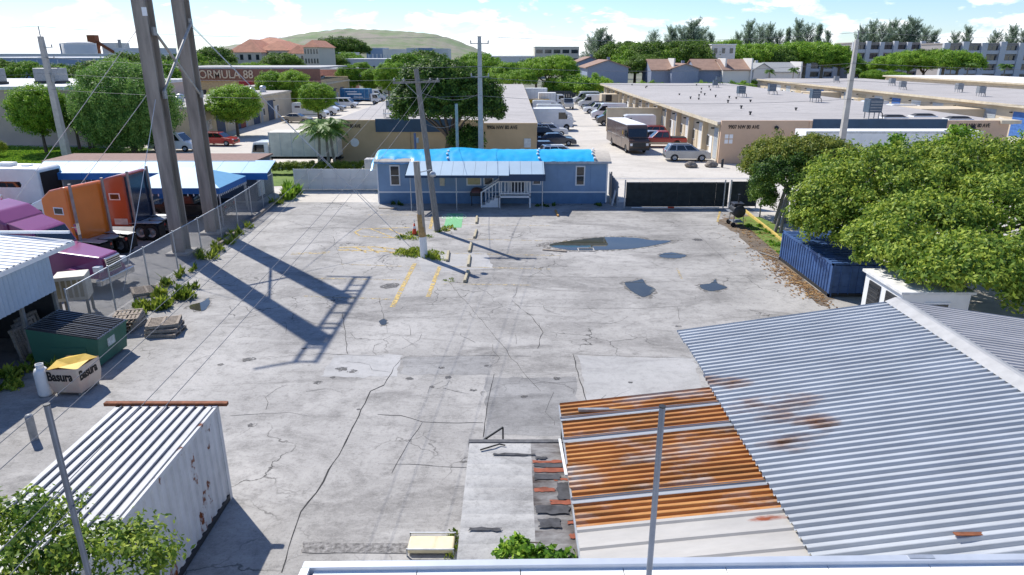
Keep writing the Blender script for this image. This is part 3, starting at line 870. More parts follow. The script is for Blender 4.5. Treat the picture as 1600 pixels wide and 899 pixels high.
for yp in (24.4, 22.6): MB().box((-17.45, yp, 0), (-17.33, yp+0.12, 3.5)).build('post', WOODG, shd)
MB().beam((-17.39, 13.1, 3.47), (-17.39, 25.7, 3.47), 0.1, 0.12).build('beam', WOODG, shd)
MB().box((-23.3, 24.6, 0.0), (-17.5, 24.7, 3.6)).build('end_wall', DARK, shd)

# pallets
def pallet_mesh():
    parts = []
    for k in range(7): parts.append(('slat', MB().box((-0.6, -0.5+k*0.152, 0.115), (0.6, -0.41+k*0.152, 0.137)).mesh('slat', WOOD)))
    for yb in (-0.5, -0.05, 0.41):
        parts.append(('stringer', MB().box((-0.6, yb, 0.02), (0.6, yb+0.09, 0.115)).mesh('stringer', WOODG)))
    for xb in (-0.6, -0.05, 0.5): parts.append(('bottom_board', MB().box((xb, -0.5, 0.0), (xb+0.1, 0.5, 0.02)).mesh('bottom_board', WOOD)))
    for xb in (-0.6, -0.05, 0.5): parts.append(('deck_board', MB().box((xb, -0.5, 0.137), (xb+0.1, 0.5, 0.155)).mesh('deck_board', WOOD)))
    return parts
PAL = pallet_mesh()
def pallet(label, loc, rot, group=None):
    t = thing('pallet', label, 'pallet', loc, 0, group); t.rotation_euler = rot
    for n, me in PAL: link(n, me, t)
    return t
for k in range(3): pallet('grey wooden pallet in the flat pile behind the dumpster', (-13.75-0.06*k, 25.1+0.1*k, 0.16*k), (0, 0, 0.15*k), 'pallet pile behind the dumpster')
for k in range(4): pallet('weathered pallet in the taller pile between dumpster and fence', (-15.6+0.05*k, 25.7-0.05*k, 0.16*k), (0, 0, 1.5+0.12*k), 'pallet pile near the fence')
for k in range(3): pallet('wooden pallet leaning upright inside the open shed', (-17.75-0.28*k, 22.9+0.55*k, 0.62), (R(4), R(80), 0), 'pallets leaning in the shed')
pallet('tilted pallet leaning on the chain link fence', (-16.9, 29.8, 0.1), (0.05, 0.06, 0.6))

# dumpster
dp = thing('dumpster', 'battered green steel dumpster with black ribbed plastic lids', 'dumpster', (-15.6, 22.75, 0))
GREEN = rust_mat('dumpster_green', (0.035, 0.135, 0.095), (0.20, 0.22, 0.19), cover=0.13, rough=0.6, metal=0.0, streak=(1, 1, 0.4))
MB().hexa([(-1.15, -0.9, 0.1), (1.1, -0.9, 0.1), (1.1, 0.9, 0.1), (-1.15, 0.9, 0.1)],
          [(-1.2, -0.93, 1.52), (1.22, -0.93, 1.12), (1.22, 0.93, 1.12), (-1.2, 0.93, 1.52)]).build('body', GREEN, dp, 0.015)
for yy in (-0.96, 0.93): MB().box((-0.45, yy, 0.62), (0.75, yy+0.06, 0.82)).build('fork_pocket', GREEN, dp)
MB().beam((1.23, -0.95, 1.1), (1.23, 0.95, 1.1), 0.07, 0.07).build('front_lip', GREEN, dp)
MB().box((1.17, -0.35, 0.62), (1.2, 0.1, 0.92)).build('notice_plate', mat('faded_notice', (0.45, 0.5, 0.48), 0.7, var=0.3, scale=12), dp)
LID = mat('lid_plastic', (0.03, 0.032, 0.036), 0.2, var=0.4, scale=3, spec=0.6)
for s0 in (-0.94, 0.01):
    ld = MB().hexa([(-1.22, s0, 1.53), (1.25, s0, 1.125), (1.25, s0+0.92, 1.125), (-1.22, s0+0.92, 1.53)],
              [(-1.22, s0, 1.56), (1.25, s0, 1.155), (1.25, s0+0.92, 1.155), (-1.22, s0+0.92, 1.56)]).build('lid', LID, dp)
    for k in range(6):
        yb = s0 + 0.06 + k*0.145; ww = 0.015*math.sin(k*2.1)
        MB().hexa([(-1.15, yb, 1.545), (1.18, yb+ww, 1.16), (1.18, yb+0.07+ww, 1.16), (-1.15, yb+0.07, 1.545)],
                  [(-1.15, yb+0.012, 1.592), (1.18, yb+0.012+ww, 1.205), (1.18, yb+0.058+ww, 1.205), (-1.15, yb+0.058, 1.592)]).build('lid_rib', LID, ld, 0.008)
for xx in (-0.9, 0.85):
    for yy in (-0.7, 0.7): MB().lathe_y([(0.01, -0.03), (0.09, -0.03), (0.1, 0), (0.09, 0.03), (0.01, 0.03)], 12).build('caster', BLACK, dp).location = (xx, yy, 0.1)

# trash tote with sprayed lettering
tt = thing('trash_tote', 'dirty white cube tote sprayed with black lettering and yellow inside', 'tote', (-14.35, 20.3, 0.0), R(-4))
TOT = mat('dirty_white_plastic', (0.60, 0.53, 0.43), 0.6, var=0.14, scale=1.6, col2=(0.58, 0.40, 0.31))
TOY = mat('yellow_liner', (0.70, 0.46, 0.05), 0.6, var=0.2, scale=3)
bz, tz, s = 0.12, 1.02, 0.55
MB().add([(-s*.9,-s*.9,bz),(s*.9,-s*.9,bz),(s*.9,s*.9,bz),(-s*.9,s*.9,bz),(-s,-s,0.5),(s,-s,0.5),(s,s,0.5),(-s,s,0.5),(-s,-s,tz-.06),(s,-s,tz),(s,s,tz-.03),(-s,s,tz-.05)],
         [(3,2,1,0),(0,1,5,4),(1,2,6,5),(2,3,7,6),(3,0,4,7),(4,5,9,8),(5,6,10,9),(6,7,11,10),(7,4,8,11)]).build('body', TOT, tt, 0.05)
MB().add([(-s+.03,-s+.03,tz-.09),(s-.03,-s+.03,tz-.03),(s-.03,s-.03,tz-.06),(-s+.03,s-.03,tz-.08),(0.02,0.0,tz-.17),(-.1,-s+.03,tz+.02),(.1,s-.03,tz+.05),(-s+.03,0,tz+.03),(s-.03,.1,tz+.04)],
         [(0,5,4,7),(5,1,8,4),(4,8,2,6),(7,4,6,3)]).build('liner', TOY, tt)
for px_, py_ in ((-.42,-.42),(.32,-.42),(-.42,.32),(.32,.32)): MB().box((px_, py_, 0), (px_+.12, py_+.12, .13)).build('foot', WOODG, tt)
INK = mat('black_spray_paint', (0.02, 0.017, 0.015), 0.7)
text('lettering', 'Basura', 0.44, INK, tt, (-0.52, -s-0.008, 0.58), (math.pi/2, 0, 0), 0.006, sx=0.72)
text('lettering', 'Basura', 0.44, INK, tt, (s+0.008, -0.52, 0.60), (math.pi/2, 0, math.pi/2), 0.006, sx=0.72)
# gas cylinder
gc = thing('gas_cylinder', 'white gas cylinder standing beside the lettered tote', 'cylinder', (-15.15, 19.9, 0))
MB().lathe_z([(0.0, 0.03), (0.22, 0.03), (0.25, 0.1), (0.25, 0.95), (0.2, 1.08), (0.1, 1.13), (0.0, 1.14)], 20).build('body', WHITE, gc)
MB().lathe_z([(0.13, 1.1), (0.14, 1.27), (0.12, 1.27), (0.12, 1.1)], 16).build('collar', WHITE, gc)
MB().lathe_z([(0.21, 0), (0.21, 0.06), (0.19, 0.06)], 16).build('foot_ring', GREYM, gc)
MB().bar((0, 0, 1.12), (0, 0, 1.22), 0.03).build('valve', CHROME, gc)
gc.scale = (0.85, 0.85, 0.88)
bl = thing('bollard', 'short grey pipe bollard by the shed wall', 'bollard', (-13.75, 17.2, 0))
MB().bar((0, 0, 0), (0, 0, 0.75), 0.11, n=14).build('pipe', GREYM, bl); MB().lathe_z([(0.11, 0.75), (0.08, 0.8), (0, 0.82)], 14).build('dome_cap', GREYM, bl)
sk = thing('plastic_skid', 'cream plastic tray standing by the gravel strip', 'tray', (0, 0, 0))
a = P(636, 866); b = P(712, 850)
MB().box((a.x+0.02, 12.4, 0.03), (b.x-0.02, 12.85, 0.16)).build('tray', mat('cream_plastic', (0.72, 0.62, 0.40), 0.5, var=0.12), sk, 0.03)
for (x_, y_) in ((a.x, 12.35), (b.x-0.03, 12.35), (a.x, 12.9), (b.x-0.03, 12.9)): MB().box((x_, y_, 0), (x_+0.03, y_+0.03, 0.2)).build('leg', STEEL, sk)
for y_ in (12.35, 12.9): MB().box((a.x, y_, 0.17), (b.x, y_+0.028, 0.198)).build('rail', STEEL, sk)

# ================================================================== CHAIN LINK FENCE
def wire_mat(name, col, scale=14, th=0.5):
    m = bpy.data.materials.new(name); m.use_nodes = True
    t = m.node_tree; nn, ll = t.nodes, t.links
    b = nn['Principled BSDF']; b.inputs['Base Color'].default_value = (*col, 1); b.inputs['Metallic'].default_value = 0.5; b.inputs['Roughness'].default_value = 0.5
    co = nn.new('ShaderNodeTexCoord'); fs = []
    for sg in (1, -1):
        mpn = nn.new('ShaderNodeMapping'); mpn.inputs['Rotation'].default_value = (R(45*sg), 0, 0)
        ll.new(co.outputs['Object'], mpn.inputs[0])
        wv = nn.new('ShaderNodeTexWave'); wv.bands_direction = 'Y'; wv.inputs['Scale'].default_value = scale/6.28*2
        ll.new(mpn.outputs[0], wv.inputs['Vector'])
        k = nn.new('ShaderNodeMath'); k.operation = 'GREATER_THAN'; k.inputs[1].default_value = th
        ll.new(wv.outputs['Fac'], k.inputs[0]); fs.append(k.outputs[0])
    mxm = nn.new('ShaderNodeMath'); mxm.operation = 'MAXIMUM'
    ll.new(fs[0], mxm.inputs[0]); ll.new(fs[1], mxm.inputs[1])
    tr = nn.new('ShaderNodeBsdfTransparent'); ms = nn.new('ShaderNodeMixShader')
    ll.new(mxm.outputs[0], ms.inputs[0]); ll.new(tr.outputs[0], ms.inputs[1]); ll.new(b.outputs[0], ms.inputs[2])
    ll.new(ms.outputs[0], nn['Material Output'].inputs[0])
    return m
LINK = wire_mat('chain_link_wire', (0.30, 0.31, 0.32), 60, 0.88)
fn = thing('chain_link_fence', 'galvanised chain link fence on steel posts along the weedy yard edge', 'fence', (0, 0, 0))
fpts = [(-17.05, 24.6), (-17.1, 27.6), (-17.15, 30.6), (-17.2, 33.6), (-17.25, 36.6), (-17.35, 39.6), (-17.5, 42.6), (-17.7, 45.6), (-17.95, 48.6), (-18.1, 51.5)]
for i, (x, y) in enumerate(fpts):
    MB().bar((x, y, 0), (x, y, 2.05 + 0.02*math.sin(i*3)), 0.035, n=8).build('post', STEEL, fn)
    if i:
        a, b = fpts[i-1], (x, y)
        MB().bar((*a, 1.98), (*b, 1.98), 0.024, n=6).build('top_rail', STEEL, fn)
        MB().quad((a[0], a[1], 0.05), (b[0], b[1], 0.05), (b[0], b[1], 1.97), (a[0], a[1], 1.97)).build('mesh_panel', LINK, fn)
kb = thing('timber_edge', 'weathered timber edging along the foot of the chain link fence', 'edging', (0, 0, 0))
for (a, b) in (((-17.2, 44.2), (-17.5, 48.0)), ((-17.5, 48.0), (-17.75, 51.2)), ((-16.9, 38.2), (-17.0, 41.0))):
    MB().beam((*a, 0.1), (*b, 0.1), 0.18, 0.2).build('timber', WOOD, kb)

# ================================================================== POLES
sp_ = thing('billboard_columns', 'twin tall steel column frame with cross braces and catwalk', 'steel frame', (0, 0, 0))
STC = mat('weathered_column_steel', (0.27, 0.235, 0.20), 0.62, 0.1, var=0.35, scale=1.4, stretch=(2, 2, 0.25), bump=0.1)
TOPZ = 18.0
for (x, y) in ((-18.45, 36.8), (-18.6, 41.4)):
    cl = MB()
    fw_, dp_ = 0.66, 0.86      # wide flange section, web along y
    poly = [(-fw_/2, -dp_/2), (fw_/2, -dp_/2), (fw_/2, -dp_/2+0.09), (0.09, -dp_/2+0.09), (0.09, dp_/2-0.09), (fw_/2, dp_/2-0.09), (fw_/2, dp_/2), (-fw_/2, dp_/2), (-fw_/2, dp_/2-0.09), (-0.09, dp_/2-0.09), (-0.09, -dp_/2+0.09), (-fw_/2, -dp_/2+0.09)]
    c = cl.prism_z(poly, 0, TOPZ).build('column', STC, sp_); c.location = (x, y, 0)
    MB().box((x-0.6, y-0.7, 0), (x+0.6, y+0.7, 0.12)).build('footing', CONC, sp_)
BR = mat('brace_steel', (0.36, 0.35, 0.33), 0.5, 0.4, var=0.2)
for a, b in (((-18.1, 36.9, 11.6), (-18.2, 41.3, 8.3)), ((-18.1, 41.3, 12.2), (-18.15, 36.9, 8.6))):
    MB().bar(a, b, 0.075, n=8).build('brace', BR, sp_)
for (x, y, z) in ((-18.08, 36.8, 11.6), (-18.15, 41.3, 12.2), (-18.08, 36.9, 8.5), (-18.15, 41.4, 8.3)): MB().box((x-0.05, y-0.15, z-0.2), (x+0.06, y+0.15, z+0.2)).build('gusset', BR, sp_)
MB().box((-18.3, 36.36, 12.3), (-18.05, 36.365, 12.7)).build('tag_plate', TRIM, sp_)
for xo in (-17.75, -17.0):
    MB().beam((xo, 33.5, 16.0), (xo, 43.6, 16.0), 0.12, 0.12).build('catwalk_rail', STC, sp_)
for k in range(9): MB().beam((-17.75, 33.6+k*1.23, 16.0), (-17.0, 33.6+k*1.23, 16.0), 0.1, 0.08).build('catwalk_rung', STC, sp_)
for yy in (36.8, 41.4): MB().beam((-18.5, yy, 16.0), (-17.0, yy, 16.0), 0.12, 0.16).build('bracket', STC, sp_)
MB().beam((-17.75, 33.6, 16.0), (-19.2, 33.2, 16.3), 0.09, 0.09).build('outrigger', STC, sp_)
MB().beam((-17.0, 43.5, 16.0), (-19.4, 43.9, 16.4), 0.09, 0.09).build('outrigger', STC, sp_)

def pole(name, label, base, top, r0, r1, m, n=14, square=False):
    t = thing(name, label, 'pole', (base[0], base[1], 0))
    off = Vector(top) - Vector((base[0], base[1], 0))
    mb = MB()
    if square:
        mb.hexa([(-r0,-r0,0),(r0,-r0,0),(r0,r0,0),(-r0,r0,0)], [(off.x-r1,off.y-r1,off.z),(off.x+r1,off.y-r1,off.z),(off.x+r1,off.y+r1,off.z),(off.x-r1,off.y+r1,off.z)])
    else: mb.bar((0,0,0), off, r0, r1, n)
    mb.build('shaft', m, t, 0.02 if square else 0)
    return t
def insul(t, p, h=0.22):
    MB().lathe_z([(0.02, 0), (0.07, 0.03), (0.04, 0.08), (0.07, 0.12), (0.03, h), (0, h)], 8, p).build('insulator', mat('insulator_grey', (0.35, 0.34, 0.33), 0.35), t)
wp = pole('wood_pole', 'short weathered wooden pole stub with white painted foot', (-4.8, 35.9), (-5.0, 35.9, 5.2), 0.2, 0.165, mat('split_wood', (0.36, 0.32, 0.27), 0.9, var=0.45, scale=4, stretch=(5, 5, 0.4), bump=0.5))
MB().bar((0, 0, 0), (-0.045, 0, 1.15), 0.207, 0.2, n=14).build('painted_foot', WHITE, wp)
MB().bar((-0.05, 0, 1.15), (-0.11, 0, 2.4), 0.2, 0.19, n=14).build('stained_band', mat('yellowed_wood', (0.40, 0.26, 0.11), 0.9, var=0.35, scale=5), wp)
MB().beam((-0.2, 0, 4.6), (0.55, 0.1, 4.75), 0.05, 0.05).build('lamp_arm', STEEL, wp)
MB().lathe_z([(0.0, 0.0), (0.16, 0.05), (0.17, 0.2), (0.08, 0.3), (0, 0.3)], 12, (0.62, 0.12, 4.35)).build('lamp_head', STEEL, wp)
lpb, lpt = P(684, 362), PY(650, 108, 42.1)
lp = pole('leaning_power_pole', 'leaning grey wooden power pole with a single crossarm', (lpb.x, lpb.y), (lpt.x, 42.1, lpt.z), 0.2, 0.14, WOODG)
def on_lean(z): 
    f = z / lpt.z
    return Vector(((lpt.x-lpb.x)*f, (42.1-lpb.y)*f, z))
ca = on_lean(8.95)
MB().beam(ca + Vector((-1.45, -0.16, -0.05)), ca + Vector((1.3, -0.16, 0.05)), 0.13, 0.12).build('crossarm', WOODG, lp)
for dx in (-0.75, 0.75): MB().beam(ca + Vector((dx, -0.22, -0.02)), on_lean(8.1) + Vector((0, -0.17, 0)), 0.05, 0.03).build('brace', GREYM, lp)
for dx in (-1.35, -0.8, 0.75, 1.2): insul(lp, ca + Vector((dx, -0.16, 0.03)), 0.2)
q = PY(749, 57, 58.5); cpx = P(752, 235).x / P(752, 235).y * 58.5
cp = pole('concrete_power_pole', 'square concrete power pole behind the blue tarped trailer', (q.x, 58.5), (q.x, 58.5, q.z), 0.24, 0.15, CONC, square=True)
for z in (q.z-0.55, q.z-3.1):
    MB().beam((-0.75, 0, z), (0.75, 0, z), 0.07, 0.07).build('standoff_arm', GREYM, cp)
    for dx in (-0.7, 0.7): insul(cp, (dx, 0, z+0.03), 0.25)
CPZ = q.z; CPX = q.x
q = PY(713, 163, 58.6)
gp_ = pole('pipe_pole', 'short pale green steel pole behind the blue tarped trailer', (q.x, 58.6), (q.x, 58.6, q.z), 0.13, 0.13, mat('green_grey_steel', (0.27, 0.36, 0.36), 0.5, 0.2))
MB().lathe_z([(0.14, 0), (0.14, 0.04), (0, 0.06)], 12, (0, 0, q.z)).build('cap', GREYM, gp_)
q = PY(648, 208, 57.5)
mp_ = pole('meter_post', 'stubby dark metal post behind the blue tarped trailer', (q.x, 57.5), (q.x, 57.5, q.z), 0.1, 0.1, mat('blue_grey_steel', (0.10, 0.12, 0.2), 0.5, 0.2))
MB().box((0.08, -0.1, q.z-0.8), (0.3, 0.1, q.z-0.4)).build('meter_box', GREYM, mp_)
q = PY(63, 57, 70); q2 = PY(106, 250, 70)
lcp = pole('concrete_power_pole', 'tall concrete power pole on the lawn with old bracket marks', (q2.x, 70), (q.x, 70, q.z), 0.33, 0.2, CONC, square=True)
LCX, LCZ = q.x, q.z
MB().bar((q.x-q2.x, 0, q.z), (q.x-q2.x, 0, q.z+0.9), 0.05).build('spike', GREYM, lcp)
for z in (q.z-1.0, q.z-2.0):
    MB().beam((q.x-q2.x-0.1, 0, z), (q.x-q2.x+0.95, 0, z), 0.07, 0.07).build('bracket', GREYM, lcp); insul(lcp, (q.x-q2.x+0.9, 0, z+0.03), 0.25)
MB().bar((q.x-q2.x+0.5, -0.2, q.z-4.2), (q.x-q2.x+0.5, -0.2, q.z-3.5), 0.17).build('junction_can', GREYM, lcp)
q = PY(1339, 62, 60)
rcp = pole('concrete_power_pole', 'slim concrete power pole rising behind the spreading tree', (q.x+0.05, 60), (q.x, 60, q.z), 0.27, 0.14, CONC, square=True)
RCX, RCZ = q.x, q.z
MB().bar((0, 0, q.z), (0, 0, q.z+0.7), 0.05).build('spike', GREYM, rcp)

# wires: each a thing of its own
WIRE = mat('wire', (0.16, 0.16, 0.17), 0.6, var=0.1)
WIREL = mat('bright_guy_wire', (0.50, 0.51, 0.52), 0.5, 0.3, var=0.1)
def wire(label, a, b, sag=0.6, r=0.014, m=WIRE, n=18, group='overhead wires'):
    a, b = Vector(a), Vector(b); pts = []
    for i in range(n+1):
        t = i/n; p = a.lerp(b, t); p.z -= sag*4*t*(1-t); pts.append(p)
    o = MB().tube(pts, r, 5).build('overhead_wire', m)
    return tag(o, label, 'wire', group)
lv = [(0.9, 0.0), (-1.9, -2.3), (-3.4, -3.15), (-4.9, -4.6)]
for i, (dl, dc) in enumerate(lv):
    nm = ['top power wire', 'second power wire', 'third power wire', 'lowest power wire'][i]
    wire(nm + ' strung between the lawn pole and the tarped trailer pole', (LCX, 69.8, LCZ+dl), (CPX, 58.3, CPZ+dc), 0.5)
    wire(nm + ' strung from the trailer pole to the slim pole', (CPX, 58.3, CPZ+dc), (RCX, 59.8, RCZ-0.05+[0.6, -1.8, -3.2, -4.7][i]), 0.5)
    wire(nm + ' running out past the lawn pole', (LCX, 69.8, LCZ+dl), (LCX-45, 72, LCZ+dl), 0.6)
    wire(nm + ' running out past the slim pole', (RCX, 59.8, RCZ-0.05+[0.6, -1.8, -3.2, -4.7][i]), (RCX+45, 60, RCZ+[0.6, -1.8, -3.2, -4.7][i]), 0.6)
base = Vector((lpb.x, lpb.y, 0))
for i, (dx, u, v) in enumerate(((-1.35, -60, 678), (-0.8, -60, 700), (0.75, 20, 690), (1.2, 30, 705))):
    e = P(u, v, 6.2); s0_ = base + ca; e = s0_ + (e - s0_)*1.5
    wire(['outermost', 'second', 'third', 'innermost'][i] + ' service wire dropping from the leaning pole across the yard', base + ca + Vector((dx, -0.16, 0.2)), e, 1.0, 0.006, WIRE, 24)
wire('drooping service line from leaning pole to the concrete pole', base + on_lean(8.4), (CPX, 58.3, CPZ-4.4), 0.5, 0.012)
wire('cable from leaning pole to the short green pole', base + on_lean(6.6), (PY(713, 163, 58.6).x, 58.6, 5.1), 0.35, 0.012)
for a, b, lab in [((-18.3, 41.5, 12.2), P(646, 391), 'guy wire from the steel column down to the wooden pole stub'),
                  ((-18.3, 41.5, 12.1), (P(590, 330).x, P(590, 330).y, 0.0), 'guy wire from the steel column to the ground by the tarped trailer'),
                  ((-18.6, 36.6, 11.9), (-32, 40.5, 0), 'guy wire from the steel column out over the truck yard'),
                  ((-18.6, 36.6, 8.8), (-29.5, 42.0, 0), 'lower guy wire slanting over the parked trucks'),
                  ((-18.3, 36.3, 8.3), (-18.2, 30.2, 0), 'guy wire anchored behind the chain link fence')]:
    wire(lab, a, b, 0.08, 0.016, WIREL, 10, 'guy wires')
# ================================================================== BLUE MOBILE OFFICE
mh = thing('mobile_office', 'blue mobile office with bright blue tarp over its roof and front awning', 'trailer', (0, 0, 0))
BLU = mat('blue_siding', (0.225, 0.335, 0.48), 0.65, var=0.1, scale=0.8)
BLD = mat('blue_skirt', (0.12, 0.22, 0.36), 0.7, var=0.12, scale=1.5)
X0, X1, Y0, Y1, ZE = -9.9, 7.0, 50.0, 53.9, 3.05
MB().box((X0, Y0+0.02, 0.78), (X1, Y1, ZE)).build('wall', BLU, mh)
MB().box((X0+0.03, Y0+0.05, 0.0), (X1-0.03, Y1-0.05, 0.78)).build('skirt', BLD, mh)
k = 0; x = X0 + 0.05
while x < X1 - 0.1:          # grooved sheet siding
    MB().box((x, Y0-0.006, 0.95), (min(x+1.2, X1-0.04)-0.02, Y0+0.02, ZE-0.06)).build('siding_panel', BLU, mh)
    MB().box((x, Y0+0.025, 0.2), (min(x+1.2, X1-0.04)-0.02, Y0+0.05, 0.8)).build('skirt_panel', BLD, mh); x += 1.2
MB().box((X0, Y0-0.03, 0.83), (X1, Y0+0.02, 0.92)).build('trim_band', TRIM, mh)
for xx in (X0-0.01, X1-0.09): MB().box((xx, Y0-0.035, 0.1), (xx+0.1, Y0+0.03, ZE)).build('corner_trim', TRIM, mh)
ROOFT = mat('bare_roof_tan', (0.50, 0.45, 0.38), 0.85, var=0.12)
def roofz(y): 
    t = (y - (Y0-0.25)) / (Y1 - Y0 + 0.5)
    return ZE + 0.06 + 0.55*math.sin(math.pi*t)**0.8
prof = [(Y0-0.25, ZE-0.02)] + [(Y0-0.25+(Y1-Y0+0.5)*i/10, roofz(Y0-0.25+(Y1-Y0+0.5)*i/10)) for i in range(11)] + [(Y1+0.25, ZE-0.02)]
mb = MB(); n = len(prof)
vs = [(X0-0.15, y, z) for y, z in prof] + [(X1+0.2, y, z) for y, z in prof]
mb.add(vs, [(i, i+1, n+i+1, n+i) for i in range(n-1)] + [(n-1, 0, n, 2*n-1), tuple(range(n))[::-1], tuple(range(n, 2*n))]).build('roof', ROOFT, mh)
MB().box((X0-0.1, Y0-0.29, ZE-0.06), (X1+0.22, Y0-0.253, ZE+0.1)).build('eave_fascia', mat('grey_fascia', (0.45, 0.46, 0.48), 0.6), mh)
# tarp: crumpled sheet in three pieces
TARP = mat('blue_tarp', (0.01, 0.40, 0.72), 0.38, var=0.12, scale=1.2, spec=0.5)
rr = random.Random(5)
from mathutils import noise as mn
for xa, xb in ((X0-0.4, -4.6), (-4.75, 2.0), (1.9, 5.95)):
    nx, ny = int((xb-xa)/0.16), 26
    vs, fs = [], []
    for i in range(nx+1):
        for j in range(ny+1):
            x = xa + (xb-xa)*i/nx; y = Y0-0.3 + (Y1-Y0+0.6)*j/ny
            z = roofz(min(max(y, Y0-0.25), Y1+0.25)) + 0.03
            z += 0.06*abs(mn.noise(Vector((x*1.3, y*0.9, xa)))) + 0.025*mn.noise(Vector((x*3.1, y*2.2, 7)))
            z += 0.16*math.exp(-((x+4.0)/1.3)**2)*math.exp(-((y-52)/1.0)**2)
            if xa < -10 and x < X0 + 2.6 and j < 3: z -= 0.12 + 0.16*abs(mn.noise(Vector((x*2.2, 3, 1)))); y -= 0.04 + 0.14*abs(mn.noise(Vector((x*1.7, 8, 1))))
            if x < X0 - 0.1: z -= 0.5
            vs.append((x, y, z))
    for i in range(nx):
        for j in range(ny): fs.append((i*(ny+1)+j, (i+1)*(ny+1)+j, (i+1)*(ny+1)+j+1, i*(ny+1)+j+1))
    MB().add(vs, fs, True).build('tarp', TARP, mh)
for x in (-4.7, 1.95, 6.0):
    for k in range(4): MB().box((x-0.05+0.1*math.sin(k*5), Y0-0.1+k*0.6, roofz(Y0-0.1+k*0.6)+0.09), (x+0.1+0.1*math.sin(k*5), Y0+0.2+k*0.6, roofz(Y0+k*0.6)+0.17)).build('sandbag', TRIM, mh, 0.03)
def window(par, x0, x1, z0, z1, y, lit=None, bars=1):
    wn = MB().box((x0, y-0.04, z0), (x1, y+0.02, z1)).build('window', TRIM, par)
    MB().box((x0+0.09, y-0.055, z0+0.09), (x1-0.09, y-0.035, z1-0.09)).build('pane', lit or GLASS, wn)
    for k in range(bars):
        zz = z0 + (z1-z0)*(k+1)/(bars+1)
        MB().box((x0+0.08, y-0.062, zz-0.02), (x1-0.08, y-0.05, zz+0.02)).build('sash_bar', TRIM, wn)
YW = mat('yellow_blind', (0.55, 0.47, 0.25), 0.6, var=0.12)
window(mh, -8.95, -8.2, 1.35, 2.85, Y0); window(mh, 4.65, 5.35, 1.35, 2.8, Y0)
window(mh, -3.35, -2.25, 1.35, 2.0, Y0, YW, 0); window(mh, -2.1, -1.35, 1.35, 2.0, Y0, PANE, 0); window(mh, 1.5, 2.15, 1.4, 2.05, Y0, PANE, 0)
dr = MB().box((-0.1, Y0-0.04, 0.9), (0.9, Y0+0.02, 2.85)).build('door', mat('dark_door', (0.05, 0.06, 0.08), 0.5), mh)
MB().box((0.1, Y0-0.055, 1.9), (0.7, Y0-0.035, 2.6)).build('pane', GLASS, dr)
for xx in (-0.55, -0.22, 0.98, 1.25): MB().box((xx, Y0-0.05, 0.92), (xx+0.12, Y0-0.008, 2.6)).build('door_trim', TRIM, mh)
MB().box((-5.3, Y0-0.12, 1.35), (-4.95, Y0-0.01, 2.05)).build('wall_box', mat('cream_box', (0.62, 0.56, 0.42), 0.6), mh)
# awning
AW = mat('awning_metal', (0.36, 0.47, 0.56), 0.5, var=0.05, scale=0.6)
AWD = mat('awning_valance', (0.018, 0.05, 0.11), 0.5, var=0.1)
YF = 47.4
x = -7.4; k = 0
while x < 2.25:
    x2 = min(x+0.8, 2.3); yf = YF if x < -0.9 else YF+0.35
    MB().hexa([(x, yf, 2.50), (x2-0.015, yf, 2.50), (x2-0.015, Y0-0.3, 3.14), (x, Y0-0.3, 3.14)], [(x, yf, 2.54), (x2-0.015, yf, 2.54), (x2-0.015, Y0-0.3, 3.18), (x, Y0-0.3, 3.18)]).build('awning_panel', AW, mh); x = x2; k += 1
MB().box((-7.45, YF-0.04, 2.36), (-0.95, YF-0.002, 2.53)).build('valance', AWD, mh)
MB().box((-0.9, YF+0.28, 2.08), (2.35, YF+0.345, 2.56)).build('valance', AWD, mh)
for xx in (-7.45, 2.31): MB().add([(xx, YF+0.02, 2.3), (xx, Y0-0.3, 2.85), (xx, Y0-0.3, 3.15), (xx, YF+0.02, 2.52)], [(0,1,2,3)]).build('end_valance', AWD, mh)
for xx in (-7.1, -3.9, -0.85, 2.15): MB().bar((xx, YF+0.12 if xx < -1 else YF+0.45, 0), (xx, YF+0.12 if xx < -1 else YF+0.45, 2.52), 0.035).build('awning_post', STEEL, mh)
# landing and steps
MB().box((-0.95, 48.6, 0.72), (1.35, 49.93, 0.85)).build('landing', TRIM, mh)
for xx in (-0.95, 1.25):
    for yy in (48.6, 49.85): MB().box((xx, yy, 0), (xx+0.1, yy+0.1, 1.95 if yy < 49 else 0.72)).build('landing_post', TRIM, mh)
MB().box((-0.95, 48.59, 1.85), (1.35, 48.71, 1.95)).build('hand_rail', TRIM, mh); MB().box((-0.95, 48.6, 0.98), (1.35, 48.68, 1.05)).build('low_rail', TRIM, mh)
for k in range(9): MB().box((-0.78+k*0.235, 48.62, 1.04), (-0.72+k*0.235, 48.68, 1.86)).build('baluster', TRIM, mh)
for k in range(4): MB().box((-1.3-k*0.3, 48.7, 0), (-1.0-k*0.3, 49.85, 0.68-k*0.17)).build('step', TRIM, mh)
for yy in (48.64, 49.8):
    MB().beam((-0.95, yy, 1.9), (-2.2, yy, 1.1), 0.07, 0.09).build('stair_rail', TRIM, mh)
    MB().box((-2.25, yy-0.045, 0), (-2.15, yy+0.045, 1.15)).build('newel_post', TRIM, mh)
    for k in range(4): MB().box((-1.2-k*0.24, yy-0.025, 0.72-k*0.15), (-1.16-k*0.24, yy+0.025, 1.75-k*0.15)).build('baluster', TRIM, mh)
